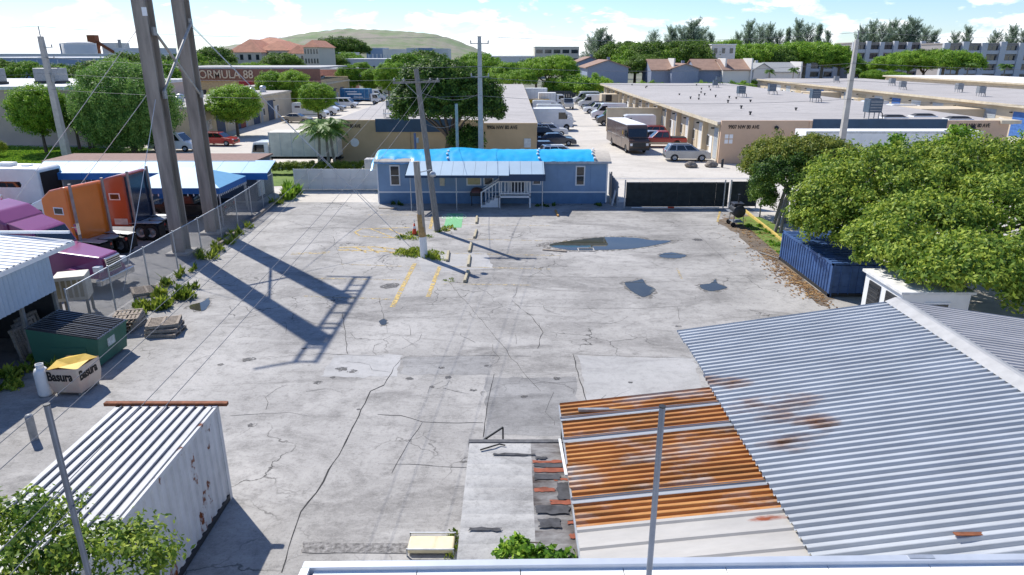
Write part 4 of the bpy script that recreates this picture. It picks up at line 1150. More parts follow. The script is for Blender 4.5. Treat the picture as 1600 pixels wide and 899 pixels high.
# things standing by the office
gr_ = thing('barbecue_grill', 'dark barbecue grill against the blue office wall', 'grill', (-2.55, 49.3, 0))
MB().box((-0.5, -0.25, 0.75), (0.5, 0.25, 1.0)).build('firebox', DARK, gr_, 0.03); MB().lathe_z([(0.45, 0), (0.42, 0.2), (0.2, 0.33), (0, 0.35)], 16, (0, 0, 1.0)).build('lid', mat('red_brown_enamel', (0.12, 0.05, 0.045), 0.4), gr_)
for xx in (-0.42, 0.38):
    for yy in (-0.2, 0.16): MB().box((xx, yy, 0), (xx+0.04, yy+0.04, 0.78)).build('leg', DARK, gr_)
pk = thing('leaning_prop', 'thin reddish pole propped up under the awning', 'pole', (0, 0, 0))
MB().bar((-6.0+0.55, 47.9, 0.0), (-6.0, 48.6, 2.3), 0.025).build('rod', mat('red_rod', (0.35, 0.1, 0.08), 0.6), pk)
# white sheet fence
wf = thing('sheet_metal_fence', 'white sheet metal fence between chain link and blue office', 'fence', (0, 0, 0))
FW = mat('white_fence_sheet', (0.62, 0.63, 0.62), 0.6, var=0.1, scale=0.7)
x = -17.6
while x < -10.6:
    MB().box((x, 55.1, 0.12), (x+1.1, 55.16, 1.75)).build('panel', FW, wf); MB().box((x-0.03, 55.03, 0.02), (x+0.03, 55.095, 1.8)).build('post', FW, wf); x += 1.13
MB().box((-17.6, 55.05, 0.9), (-10.4, 55.098, 0.96)).build('rail', FW, wf)
MB().box((-17.6, 54.95, 0.0), (-10.4, 55.3, 0.1)).build('footing', CONC, wf)
# electrical cabinet
ec = thing('utility_cabinet', 'pale grey utility cabinet behind the tarped office', 'cabinet', (-11.2, 57.2, 0))
MB().box((-1.0, -0.5, 0.1), (1.0, 0.5, 2.3)).build('body', mat('cabinet_grey', (0.48, 0.47, 0.45), 0.6, var=0.06), ec, 0.03); MB().box((-1.1, -0.6, 0), (1.1, 0.6, 0.1)).build('pad', CONC, ec)
for dx in (-0.9, 0.03): MB().box((dx, -0.52, 0.3), (dx+0.87, -0.5, 2.1)).build('door', mat('cabinet_grey'  , (0.5,0.5,0.5)), ec)
# gate with black screen
gt = thing('sliding_gate', 'long rolling gate covered in black windscreen fabric', 'gate', (0, 0, 0))
SCR = mat('windscreen_fabric', (0.022, 0.03, 0.034), 0.85, var=0.3, scale=2.5)
GX0, GX1, GY = 8.2, 15.5, 48.5
n = 8
for i in range(n):
    xa = GX0 + (GX1-GX0)*i/n; xb = GX0 + (GX1-GX0)*(i+1)/n
    for j, (za, zb) in enumerate(((0.14, 0.608), (0.612, 1.21), (1.214, 1.83))):
        dy = 0.012*math.sin(i*2.3+j)
        MB().box((xa+0.004, GY-0.03+dy, za), (xb-0.004, GY-0.015+dy, zb)).build('screen_panel', SCR, gt)
for z in (0.12, 0.615, 1.215, 1.85): MB().box((GX0, GY+0.02, z-0.022), (GX1, GY+0.065, z+0.022)).build('frame_rail', GREYM if z > 1.5 else DARK, gt)
for i in range(n+1):
    xa = GX0 + (GX1-GX0)*i/n; MB().bar((xa, GY+0.045, 0.08), (xa, GY+0.045, 1.88), 0.022, n=6).build('upright', DARK, gt)
for xa in (GX0-0.12, GX1-0.3, GX1+0.12): MB().bar((xa, GY-0.08, 0), (xa, GY-0.08, 2.05), 0.05).build('gate_post', STEEL, gt)
MB().box((GX0+0.4, GY-0.2, 0.03), (GX1-0.6, GY-0.12, 0.09)).build('ground_rail', TRIM, gt); MB().box((11.2, GY-0.22, 0.03), (11.65, GY-0.1, 0.12)).build('red_stop', mat('red_paint', (0.5, 0.03, 0.02), 0.5), gt)
sg = thing('screened_fence', 'short black screened fence panel beside the rolling gate', 'fence', (0, 0, 0))
MB().box((15.75, 48.6, 0.1), (17.6, 48.63, 1.9)).build('screen_panel', SCR, sg)
for xa in (15.72, 17.6): MB().bar((xa, 48.62, 0), (xa, 48.62, 2.0), 0.04).build('post', GREYM, sg)
pf = thing('picket_fence', 'grey board fence running back beside the blue office', 'fence', (0, 0, 0))
for k in range(16): MB().box((7.62, 48.8+k*0.3, 0.05), (7.66, 49.05+k*0.3, 1.75+0.05*math.sin(k*2.2))).build('board', mat('grey_board', (0.30, 0.33, 0.36), 0.8, var=0.2), pf)
for z in (0.5, 1.4): MB().box((7.665, 48.8, z), (7.72, 53.6, z+0.08)).build('rail', WOODG, pf)
lb_ = thing('leaning_board', 'pale board leaning on the grey fence by the office', 'board', (7.35, 49.6, 0)); lb_.rotation_euler = (0, R(12), 0)
MB().box((-0.02, -0.3, 0), (0.02, 0.3, 1.1)).build('panel', WHITE, lb_)
wp_ = thing('timber_prop', 'upright brown timber prop at the office corner', 'post', (7.25, 49.75, 0)); MB().box((-0.05, -0.05, 0), (0.05, 0.05, 2.4)).build('post', WOOD, wp_)
# wheel stops
WSM = rust_mat('wheel_stop_paint', (0.46, 0.40, 0.27), (0.10, 0.09, 0.08), cover=0.2, rough=0.85, metal=0.0)
poly = [(-0.09, 0), (0.09, 0), (0.075, 0.1), (0.05, 0.14), (-0.05, 0.14), (-0.075, 0.1)]
def wheel_stop(u, v, lab, rz):
    p = P(u, v); mb = MB()
    mb.prism_y(poly, -0.9, 0.9)
    o = mb.build('wheel_stop', WSM, None, 0.012); o.location = (p.x, p.y, 0); o.rotation_euler = (0, 0, rz)
    tag(o, lab, 'wheel stop', 'wheel stops in a line across the yard')
for (u, v, lab, rz) in ((745,345,'cream wheel stop in the shade line of the blue office',0.03), (743,367,'cream wheel stop second in line from the office',-0.02), (735,388,'soiled wheel stop crossed by the leaning pole shadow',0.0),
                    (733,409,'cream wheel stop between the two pole shadows',0.02), (729,433,'dark topped wheel stop at the tip of the wooden stub shadow',-0.03), (700,402,'grey wheel stop beside the wooden stub weeds',0.05)): wheel_stop(u, v, lab, rz)
# cone
cn = thing('traffic_cone', 'orange traffic cone standing in weeds by the wooden poles', 'cone', (P(648,367).x, P(648,367).y, 0))
MB().box((-0.19, -0.19, 0), (0.19, 0.19, 0.04)).build('base', BLACK, cn); MB().lathe_z([(0.15, 0.04), (0.035, 0.72), (0.0, 0.73)], 16).build('body', mat('cone_orange', (0.75, 0.07, 0.02), 0.5, var=0.08), cn)
MB().lathe_z([(0.094, 0.4), (0.07, 0.55)], 16).build('collar_band', TRIM, cn); MB().bar((0, 0, 0.7), (0, 0, 0.98), 0.025, n=8).build('top_stick', TRIM, cn)
# kerb
ke = thing('yellow_kerb', 'yellow painted kerb bordering the grass edge', 'kerb', (0, 0, 0))
pts = [P(1163,330), P(1175,340), P(1190,352), P(1208,366), P(1224,379)]
for a, b in zip(pts[:-1], pts[1:]): MB().beam((a.x, a.y, 0.07), (b.x, b.y, 0.07), 0.14, 0.16).build('kerb_stone', mat('kerb_yellow', (0.60, 0.44, 0.12), 0.8, var=0.25, scale=5), ke)
# smoker
sm = thing('barrel_smoker', 'black barrel smoker on a wheeled stand near the gate', 'smoker', (14.5, 43.2, 0))
MB().lathe_y([(0, -0.5), (0.38, -0.5), (0.4, -0.47), (0.4, 0.47), (0.38, 0.5), (0, 0.5)], 20).build('barrel', DARK, sm).location = (0, 0, 1.0)
MB().box((-0.36, -0.4, 1.32), (0.36, 0.4, 1.5)).build('cover', mat('black_tarp', (0.02, 0.02, 0.025), 0.5, var=0.4), sm, 0.06)
MB().bar((0.1, 0.2, 1.35), (0.1, 0.2, 1.95), 0.06).build('chimney', DARK, sm); MB().bar((0.1, 0.2, 1.95), (0.1, 0.2, 2.0), 0.1).build('chimney_cap', DARK, sm)
for xx in (-0.33, 0.33):
    for yy in (-0.42, 0.42): MB().beam((xx, yy, 0.08), (xx*0.85, yy, 0.85), 0.04, 0.04).build('leg', GREYM, sm)
for yy in (-0.48, 0.48): MB().lathe_y([(0.02, -0.03), (0.15, -0.03), (0.16, 0), (0.15, 0.03), (0.02, 0.03)], 14).build('wheel', BLACK, sm).location = (-0.33, yy, 0.16)
MB().box((-0.35, -0.45, 0.28), (0.35, 0.45, 0.31)).build('shelf', GREYM, sm)
MB().box((-0.62, -0.4, 0.95), (-0.4, 0.4, 0.98)).build('side_shelf', GREYM, sm)
# debris
def stick(lab, a, b, r, m):
    o = MB().bar(a, b, r, r*0.6, 6).build('fallen_branch', m); tag(o, lab, 'branch')
a, b = P(1187, 396), P(1216, 406); stick('bare fallen branch on the dirt by the blue container', (a.x, a.y, 0.05), (b.x, b.y, 0.07), 0.05, BARKG)
a, b = P(848, 391), P(885, 394)
o = MB().beam((a.x, a.y, 0.03), (b.x, b.y, 0.04), 0.16, 0.05).build('plank', WOOD); tag(o, 'pale plank lying at the edge of the large puddle', 'plank')
a, b = P(592, 326), P(620, 326)
o = MB().beam((a.x, a.y, 0.02), (b.x, b.y, 0.02), 0.2, 0.04).build('plank', WOOD); tag(o, 'loose plank on the ground at the office corner', 'plank')
a, b = P(868, 330), P(872, 339)
o = MB().beam((a.x, a.y, 0.06), (b.x, b.y, 0.06), 0.12, 0.1).build('plank', mat('orange_timber', (0.5, 0.27, 0.08), 0.8)); tag(o, 'orange timber block in the office shade', 'plank')
a = P(915, 390)
dg = thing('drain_grate', 'metal drain grate at the edge of the large puddle', 'grate', (a.x, a.y-0.1, 0))
for dx in (-0.45, 0.42): MB().box((dx, -0.3, 0), (dx+0.05, 0.3, 0.03)).build('side_bar', CONC, dg)
for dy in (-0.32, 0.27): MB().box((-0.45, dy, 0), (0.47, dy+0.06, 0.032)).build('end_bar', CONC, dg)
for k in range(7): MB().box((-0.36+k*0.11, -0.26, 0.004), (-0.32+k*0.11, 0.27, 0.02)).build('bar', DARK, dg)
# ================================================================== VEHICLES (local: +x forward, origin on the ground)
def paint(name, col, rough=0.25, metal=0.0):
    m = mat('paint_' + name, col, rough, metal, var=0.05, scale=1.2, spec=0.6)
    b = m.node_tree.nodes['Principled BSDF']; b.inputs['Coat Weight'].default_value = 0.4; b.inputs['Coat Roughness'].default_value = 0.08
    return m
PW = paint('white', (0.76, 0.76, 0.75)); PSIL = paint('silver', (0.42, 0.43, 0.44), 0.3, 0.5); PBLK = paint('black', (0.012, 0.013, 0.016))
PNAVY = paint('navy', (0.018, 0.028, 0.055)); PRED = paint('red', (0.36, 0.012, 0.012)); PGRY = paint('dark_grey', (0.05, 0.053, 0.06)); PTAN = paint('tan', (0.40, 0.35, 0.27), 0.3, 0.3)
PBRN = paint('brown', (0.085, 0.048, 0.03)); PORG = paint('orange', (0.80, 0.19, 0.02)); PPUR = paint('purple', (0.27, 0.06, 0.16)); PMAR = paint('rust_red', (0.36, 0.075, 0.04)); PBLU = paint('dark_blue', (0.012, 0.025, 0.06)); PYEL = paint('yellow', (0.6, 0.36, 0.03))
TY = {}
def wheels(t, xs, track, r, wd=0.22, rim=RIM, dual=()):
    key = (r, wd, rim.name)
    if key not in TY:
        a = MB().lathe_y([(r*0.58, -wd/2), (r*0.93, -wd/2), (r, -wd/3), (r, wd/3), (r*0.93, wd/2), (r*0.58, wd/2)], 22).mesh('tyre', BLACK)
        b = MB().lathe_y([(0.0, wd*0.22), (r*0.2, wd*0.26), (r*0.25, wd*0.1), (r*0.5, wd*0.16), (r*0.58, wd*0.46), (r*0.61, wd*0.46)], 22)
        b.lathe_y([(0.0, -wd*0.22), (r*0.2, -wd*0.26), (r*0.25, -wd*0.1), (r*0.5, -wd*0.16), (r*0.58, -wd*0.46), (r*0.61, -wd*0.46)], 22)
        TY[key] = (a, b.mesh('rim', rim))
    for i, x in enumerate(xs):
        for s in (-1, 1):
            for off in ((0, -0.3) if i in dual else (0,)):
                wh = link('wheel', TY[key][0], t); wh.location = (x, s*(track/2 + off), r)
                link('rim', TY[key][1], wh)
def arch_line(x0, x1, z0, axles, r):
    """bottom outline from x1 back to x0 with wheel arches"""
    out = []
    for ax in sorted(axles, reverse=True):
        for k in range(9):
            a = math.pi*k/8
            out.append((ax + r*math.cos(a), max(z0, z0 + r*math.sin(a)*1.0 + 0.02 if 0 < k < 8 else z0)))
    return [(x1, z0)] + out + [(x0, z0)]
def side_quad(pts, y, t, name, m, both=True):
    for s in ((-1, 1) if both else (1,)):
        mb = MB(); n = len(pts)
        a = [(x, s*y, z) for x, z in pts]; b = [(x, s*(y-0.03), z) for x, z in pts]
        fs = [tuple(range(n)) if s < 0 else tuple(range(n))[::-1]] + [(i, (i+1) % n, n+(i+1) % n, n+i) for i in range(n)]
        mb.add(a+b, fs).build(name, m, t)
def inset_face(c, u0, u1, v0, v1, off, t, name, m):
    """c: four corners (bl, br, tr, tl); panel over the given part of the face, set proud"""
    c = [Vector(q) for q in c]
    def at(u, v): return (c[0]*(1-u)+c[1]*u)*(1-v) + (c[3]*(1-u)+c[2]*u)*v
    nrm = (c[1]-c[0]).cross(c[3]-c[0]).normalized()*off
    q = [at(u0, v0)+nrm, at(u1, v0)+nrm, at(u1, v1)+nrm, at(u0, v1)+nrm]; p = [x - nrm*2.5 for x in q]
    return MB().add(p+q, [(4,5,6,7),(0,1,5,4),(1,2,6,5),(2,3,7,6),(3,0,4,7)]).build(name, m, t)
def cabin(t, b0, b1, t0, t1, zb, zt, wb, wt, paintm, splits, glass=GLASS, back_glass=True):
    B = [(b0,-wb,zb),(b1,-wb,zb),(b1,wb,zb),(b0,wb,zb)]; T = [(t0,-wt,zt),(t1,-wt,zt),(t1,wt,zt),(t0,wt,zt)]
    MB().hexa(B, T).build('cabin', paintm, t, 0.05)
    inset_face((B[1], B[2], T[2], T[1]), 0.05, 0.95, 0.06, 0.92, 0.012, t, 'windscreen', glass)
    if back_glass: inset_face((B[3], B[0], T[0], T[3]), 0.08, 0.92, 0.12, 0.88, 0.012, t, 'rear_window', glass)
    for u0, u1 in splits:
        inset_face((B[0], B[1], T[1], T[0]), u0, u1, 0.1, 0.86, 0.012, t, 'side_window', glass)
        inset_face((B[2], B[3], T[3], T[2]), 1-u1, 1-u0, 0.1, 0.86, 0.012, t, 'side_window', glass)
def lamps(t, xf, xr, w, zf, zr, fs=(0.06, 0.32, 0.14), rs=(0.06, 0.26, 0.18)):
    for s in (-1, 1):
        MB().box((xf-fs[0], s*w-fs[1]/2, zf-fs[2]/2), (xf+0.015, s*w+fs[1]/2, zf+fs[2]/2)).build('headlight', LAMP, t, 0.02)
        MB().box((xr-0.015, s*w-rs[1]/2, zr-rs[2]/2), (xr+rs[0], s*w+rs[1]/2, zr+rs[2]/2)).build('tail_light', TAIL, t, 0.02)
def body_profile(t, top, z0, axles, ar, W, m):
    """top: points front to back along the upper outline incl. ends"""
    pts = arch_line(top[0][0], top[-1][0], z0, axles, ar)   # from x1 (front) back to x0
    poly = [(x, z) for x, z in top] + [q for q in pts if True]
    # top goes rear -> front, pts goes front -> rear along the bottom
    MB().prism_y(poly[::-1], -W/2, W/2).build('body', m, t, 0.045)
def car(kind, label, loc, deg, pm, group='vehicles parked by the warehouses', name=None, sc=1.0):
    nm, cat = {'sedan': ('parked_sedan', 'car'), 'suv': ('parked_suv', 'car'), 'pickup': ('pickup_truck', 'pickup'), 'van': ('cargo_van', 'van'), 'minivan': ('passenger_van', 'van'), 'hatch': ('parked_car', 'car')}[kind]
    t = thing(name or nm, label, cat, loc, R(deg), group); t.scale = (sc, sc, sc)
    if kind == 'sedan' or kind == 'hatch':
        ax = (-1.38, 1.42); W = 1.84
        body_profile(t, [(-2.38,0.42),(-2.4,0.8),(-2.28,1.0),(-1.6,1.04),(1.0,0.98),(1.9,0.86),(2.3,0.7),(2.4,0.45)], 0.22, ax, 0.37, W, pm)
        cabin(t, -1.95, 1.15, -1.05, 0.25, 0.98, 1.45, 0.85, 0.64, pm, ((0.14, 0.5), (0.53, 0.88)))
        lamps(t, 2.3, -2.39, 0.66, 0.68, 0.82); wheels(t, ax, 1.62, 0.33)
        MB().box((2.36,-0.45,0.38),(2.42,0.45,0.58)).build('grille', DARK, t)
    elif kind == 'suv':
        ax = (-1.38, 1.4); W = 1.9
        body_profile(t, [(-2.32,0.5),(-2.36,0.95),(-2.25,1.12),(1.0,1.1),(1.95,1.0),(2.28,0.85),(2.34,0.5)], 0.28, ax, 0.42, W, pm)
        cabin(t, -2.25, 1.2, -1.85, 0.3, 1.08, 1.68, 0.88, 0.70, pm, ((0.07, 0.28), (0.31, 0.6), (0.63, 0.92)))
        for s in (-1, 1): MB().box((-1.6, s*0.62-0.02, 1.69), (0.1, s*0.62+0.02, 1.73)).build('roof_rail', DARK, t)
        lamps(t, 2.27, -2.34, 0.68, 0.86, 1.02); wheels(t, ax, 1.66, 0.37)
        MB().box((2.31,-0.5,0.5),(2.36,0.5,0.76)).build('grille', DARK, t); MB().box((-2.39,-0.8,0.42),(-2.3,0.8,0.6)).build('rear_bumper', DARK, t)
    elif kind == 'pickup':
        ax = (-1.75, 1.75); W = 1.98
        body_profile(t, [(-2.85,0.55),(-2.87,1.08),(1.0,1.12),(1.2,1.16),(2.5,1.1),(2.8,0.95),(2.85,0.5)], 0.36, ax, 0.47, W, pm)
        cabin(t, -0.95, 1.35, -0.7, 0.55, 1.1, 1.85, 0.92, 0.74, pm, ((0.08, 0.46), (0.5, 0.9)))
        MB().box((-2.8,-0.86,1.085),(-1.0,0.86,1.17)).build('bed_cover', BLACK, t, 0.02)
        lamps(t, 2.78, -2.86, 0.76, 0.92, 0.9); wheels(t, ax, 1.72, 0.41, 0.27)
        MB().box((2.82,-0.6,0.62),(2.88,0.6,0.95)).build('grille', CHROME, t); MB().box((-2.98,-0.9,0.48),(-2.86,0.9,0.64)).build('rear_bumper', CHROME, t)
        if pm is PRED: 
            for s in (-1, 1): MB().box((-2.8, min(s*0.985, s*1.0), 0.42), (2.75, max(s*0.985, s*1.0), 0.62)).build('two_tone_panel', PTAN, t)
    elif kind == 'van':
        ax = (-1.75, 1.95); W = 2.02
        body_profile(t, [(-2.95,0.5),(-2.98,1.5),(-2.9,2.55),(-2.75,2.68),(0.9,2.68),(1.25,2.58),(2.0,1.55),(2.85,1.2),(2.98,0.85),(2.98,0.5)], 0.36, ax, 0.42, W, pm)
        MB().hexa([(1.42,-0.86,2.365),(1.42,0.86,2.365),(1.4,0.84,2.36),(1.4,-0.84,2.36)],[(1.43,-0.86,2.37),(1.43,0.86,2.37),(1.41,0.84,2.37),(1.41,-0.84,2.37)]).build('wiper_cowl', DARK, t)
        inset_face(((2.0,-1.0,1.55),(2.0,1.0,1.55),(1.25,1.0,2.58),(1.25,-1.0,2.58)), 0.07, 0.93, 0.06, 0.9, 0.012, t, 'windscreen', GLASS)
        side_quad([(0.35,1.5),(1.75,1.5),(1.18,2.25),(0.35,2.3)], W/2+0.008, t, 'side_window', GLASS)
        for s in (-1, 1):
            MB().box((1.55, s*1.05-0.07, 1.5), (1.68, s*1.05+0.14*s if s > 0 else s*1.05+0.07, 1.85)).build('mirror', DARK, t)
            MB().box((-2.99, s*0.45-0.33, 1.55), (-2.945, s*0.45+0.33, 2.2)).build('rear_window', GLASS, t)
        lamps(t, 2.86, -2.98, 0.8, 1.05, 1.2, (0.05, 0.28, 0.3), (0.03, 0.14, 0.5)); wheels(t, ax, 1.76, 0.36)
        MB().box((2.95,-0.6,0.62),(3.0,0.6,0.95)).build('grille', DARK, t); MB().box((-3.02,-0.98,0.42),(-2.95,0.98,0.6)).build('rear_bumper', DARK, t)
        MB().box((-2.6,-W/2-0.006,0.72),(2.2,W/2+0.006,0.80)).build('rub_strip', DARK, t)
    elif kind == 'minivan':
        ax = (-1.6, 1.7); W = 1.98
        body_profile(t, [(-2.6,0.45),(-2.62,1.15),(1.5,1.15),(2.3,1.02),(2.6,0.8),(2.6,0.45)], 0.3, ax, 0.4, W, pm)
        cabin(t, -2.55, 1.75, -2.4, 0.95, 1.13, 2.0, 0.95, 0.82, pm, ((0.04, 0.34), (0.37, 0.62), (0.65, 0.9)))
        lamps(t, 2.52, -2.61, 0.72, 0.85, 1.1); wheels(t, ax, 1.72, 0.34)
        MB().box((2.57,-0.6,0.5),(2.62,0.6,0.76)).build('grille', DARK, t)
    return t

def step_van(label, loc, deg, pm, L=7.0, name='step_van', long=False):
    t = thing(name, label, 'van', loc, R(deg), 'vehicles parked by the warehouses')
    h = 3.05; W = 2.3; f = L/2
    ax = (-f*0.5, f*0.72)
    body_profile(t, [(-f,0.55),(-f,h-0.1),(-f+0.08,h),(f-1.35,h),(f-1.1,h-0.12),(f-0.72,1.75),(f-0.12,1.5),(f,1.35),(f,0.5)], 0.42, ax, 0.48, W, pm)
    inset_face(((f-0.72,-W/2,1.75),(f-0.72,W/2,1.75),(f-1.1,W/2,h-0.12),(f-1.1,-W/2,h-0.12)), 0.05, 0.95, 0.05, 0.78, 0.012, t, 'windscreen', GLASS)
    side_quad([(f-2.1,1.6),(f-0.85,1.6),(f-1.12,2.55),(f-2.1,2.55)], W/2+0.008, t, 'side_window', GLASS)
    MB().box((-f+0.02,-W/2+0.02,h-0.01),(f-1.4,W/2-0.02,h+0.03)).build('roof_skin', WHITE, t)
    n = 3 if long else 2
    for k in range(1, n+1):
        x = -f + (L-2.4)*k/(n+0.4)
        for s in (-1, 1): MB().box((x-0.02, min(s*W/2, s*(W/2+0.01)), 0.5), (x+0.02, max(s*W/2, s*(W/2+0.01)), h-0.06)).build('seam_rib', GREYM if pm is not PW else TRIM, t)
    if long:
        for s in (-1, 1):
            MB().box((-f+0.2, min(s*W/2, s*(W/2+0.014)), 1.55), (f-2.3, max(s*W/2, s*(W/2+0.014)), 1.6)).build('trim_strip', CHROME, t)
            side_quad([(f-3.1,1.9),(f-2.75,1.9),(f-2.75,2.3),(f-3.1,2.3)], W/2+0.016, t, 'badge', mat('gold_badge', (0.6, 0.42, 0.08), 0.4))
    MB().box((f-0.02,-0.75,0.75),(f+0.04,0.75,1.25)).build('grille', DARK, t)
    MB().box((f-0.05,-1.15,0.42),(f+0.12,1.15,0.66)).build('front_bumper', DARK, t)
    for s in (-1, 1):
        MB().box((f-0.06, s*0.9-0.14, 0.92), (f+0.03, s*0.9+0.14, 1.18)).build('headlight', LAMP, t); MB().box((-f-0.02, s*0.95-0.1, 1.0), (-f+0.03, s*0.95+0.1, 1.25)).build('tail_light', TAIL, t)
        MB().box((f-0.95, s*1.2-0.05, 1.75), (f-0.85, s*1.2+0.12*s if s > 0 else s*1.2+0.05, 2.3)).build('mirror', BLACK, t)
    wheels(t, ax, W-0.28, 0.42, 0.26, GREYM, dual=(0,))
    return t

def box_truck(label, loc, deg, boxm, L=7.5, cabm=None, hbox=3.3, group='vehicles parked by the warehouses'):
    t = thing('box_truck', label, 'truck', loc, R(deg), group)
    f = L/2; cabm = cabm or PW
    MB().prism_y([(f-1.75,0.55),(f,0.55),(f+0.03,1.25),(f-0.25,2.25),(f-0.45,2.35),(f-1.75,2.35)], -1.0, 1.0).build('cab', cabm, t, 0.06)
    inset_face(((f+0.03,-1.0,1.25),(f+0.03,1.0,1.25),(f-0.25,1.0,2.25),(f-0.25,-1.0,2.25)), 0.06, 0.94, 0.06, 0.9, 0.014, t, 'windscreen', GLASS)
    side_quad([(f-1.3,1.35),(f-0.1,1.35),(f-0.32,2.1),(f-1.3,2.1)], 1.012, t, 'side_window', GLASS)
    bx = MB().box((-f,-1.18,0.95),(f-1.9,1.18,hbox)).build('cargo_box', boxm, t, 0.025)
    for x in (-f+0.03, f-1.96):
        for s in (-1, 1): MB().box((x-0.03, s*1.19-0.02, 0.93), (x+0.05, s*1.19+0.02, hbox+0.01)).build('corner_rail', STEEL, bx)
    for k in range(1, 6):
        x = -f + (L-1.9)*k/6
        for s in (-1, 1): MB().box((x-0.02, s*1.186-0.006, 1.0), (x+0.02, s*1.186+0.006, hbox-0.05)).build('side_rib', STEEL, bx)
    MB().box((-f+0.1,-0.5,0.62),(f-0.6,0.5,0.93)).build('chassis', BLACK, t)
    MB().box((f-0.02,-0.95,0.45),(f+0.1,0.95,0.7)).build('front_bumper', DARK, t); MB().box((-f-0.05,-1.1,0.55),(-f+0.03,1.1,0.7)).build('rear_bumper', DARK, t)
    for s in (-1, 1):
        MB().box((f-0.03, s*0.75-0.14, 0.82), (f+0.05, s*0.75+0.14, 1.02)).build('headlight', LAMP, t); MB().box((f-0.5, s*1.12-0.06, 1.5), (f-0.4, s*1.12+0.06, 2.0)).build('mirror', BLACK, t)
    wheels(t, (-f+1.7, f-0.95), 1.8, 0.42, 0.25, GREYM, dual=(0,))
    return t

def tractor(label, loc, deg, pm, hood=None, sleep=None, front='hood', stack=True, roofm=None):
    """truck tractor with sleeper; +x forward"""
    t = thing('truck_tractor', label, 'truck', loc, R(deg), 'truck tractors in the yard')
    hood = hood or pm; sleep = sleep or pm
    for s in (-1, 1): MB().box((-3.7, s*0.42-0.06, 0.75), (3.2, s*0.42+0.06, 1.0)).build('frame_rail', DARK, t)
    # hood tapering to the grille
    MB().hexa([(1.1,-1.05,0.75),(3.6,-0.95,0.65),(3.6,0.95,0.65),(1.1,1.05,0.75)], [(1.1,-0.95,2.0),(3.5,-0.62,1.62),(3.5,0.62,1.62),(1.1,0.95,2.0)]).build('hood', hood, t, 0.09)
    MB().box((3.56,-0.5,0.85),(3.66,0.5,1.55)).build('grille', CHROME, t, 0.02)
    for k in range(6): MB().box((3.655,-0.44,0.92+k*0.1),(3.675,0.44,0.96+k*0.1)).build('grille_bar', DARK, t)
    MB().box((3.5,-1.2,0.4),(3.8,1.2,0.72)).build('front_bumper', CHROME if pm is PPUR else WHITE, t, 0.05)
    for s in (-1, 1):
        MB().box((3.3, s*0.84-0.17, 1.0), (3.63, s*0.84+0.17, 1.28)).build('headlight', LAMP, t, 0.04)
        ar = [(2.35+0.68*math.cos(math.pi*k/8), 0.62+0.62*math.sin(math.pi*k/8)) for k in range(9)]
        ar2 = [(2.35+0.56*math.cos(math.pi*k/8), 0.56+0.56*math.sin(math.pi*k/8)) for k in range(9)][::-1]
        MB().prism_y(ar+ar2, s*1.12-0.15, s*1.12+0.15).build('fender', hood, t)
        MB().bar((-0.2, s*1.12, 0.62), (1.0, s*1.12, 0.62), 0.3, n=16).build('fuel_tank', CHROME if pm is PPUR else mat('tank_red', (0.38, 0.10, 0.07), 0.45), t)
        MB().box((1.0, s*1.3-0.05, 2.15), (1.12, s*1.3+0.16*s if s > 0 else s*1.3+0.05, 2.7)).build('mirror', CHROME, t)
        MB().beam((1.05, s*1.0, 2.6), (1.06, s*1.3, 2.5), 0.03, 0.03).build('mirror_arm', CHROME, t)
    # cab and raised sleeper with sloping roof
    MB().prism_y([(-0.35,0.85),(1.15,0.85),(1.2,2.0),(0.75,2.8),(0.55,2.9),(-0.35,3.25)], -1.05, 1.05).build('cab', pm, t, 0.06)
    inset_face(((1.2,-1.05,2.0),(1.2,1.05,2.0),(0.75,1.05,2.8),(0.75,-1.05,2.8)), 0.05, 0.95, 0.05, 0.95, 0.014, t, 'windscreen', GLASS)
    side_quad([(-0.1,2.0),(1.05,2.0),(0.72,2.62),(-0.1,2.62)], 1.062, t, 'side_window', GLASS)
    MB().prism_y([(-2.15,0.85),(-0.352,0.85),(-0.352,3.25),(-1.0,3.72),(-2.0,3.95),(-2.15,3.88)], -1.2, 1.2).build('sleeper', sleep, t, 0.08)
    if roofm: MB().prism_y([(-2.1,3.9),(-0.36,3.29),(-0.36,3.27),(-2.1,3.84)], -1.0, 1.0).build('roof_fairing', roofm, t)
    side_quad([(-1.75,2.45),(-1.1,2.45),(-1.1,2.85),(-1.75,2.85)], 1.208, t, 'sleeper_window', TRIM)
    side_quad([(-1.68,2.51),(-1.17,2.51),(-1.17,2.79),(-1.68,2.79)], 1.222, t, 'window_pane', GLASS)
    side_quad([(-1.95,1.0),(-1.15,1.0),(-1.15,1.35),(-1.95,1.35)], 1.208, t, 'locker_door', mat('locker_grey', (0.55, 0.55, 0.55), 0.5))
    if stack:
        for s in (-1, 1): MB().bar((-2.3, s*1.02, 0.9), (-2.3, s*1.02, 4.1), 0.075, n=10).build('exhaust_stack', CHROME if pm is PPUR else mat('stack_grey', (0.35, 0.3, 0.28), 0.5, 0.4), t)
    MB().lathe_z([(0.0, 0), (0.48, 0), (0.52, 0.06), (0.45, 0.1), (0.0, 0.1)], 18, (-3.1, 0, 1.02)).build('fifth_wheel', GREYM, t)
    MB().box((-2.7, -0.5, 1.0), (-2.25, 0.5, 1.04)).build('deck_plate', STEEL, t)
    for s in (-1, 1):
        MB().box((-3.75, s*0.95-0.27, 1.06), (-2.0, s*0.95+0.27, 1.09)).build('mud_guard', STEEL, t)
        MB().box((-3.78, s*0.9-0.3, 0.3), (-3.74, s*0.9+0.3, 0.95)).build('mud_flap', BLACK, t)
        MB().box((-3.76, s*0.55-0.1, 0.8), (-3.7, s*0.55+0.1, 0.92)).build('tail_light', TAIL, t)
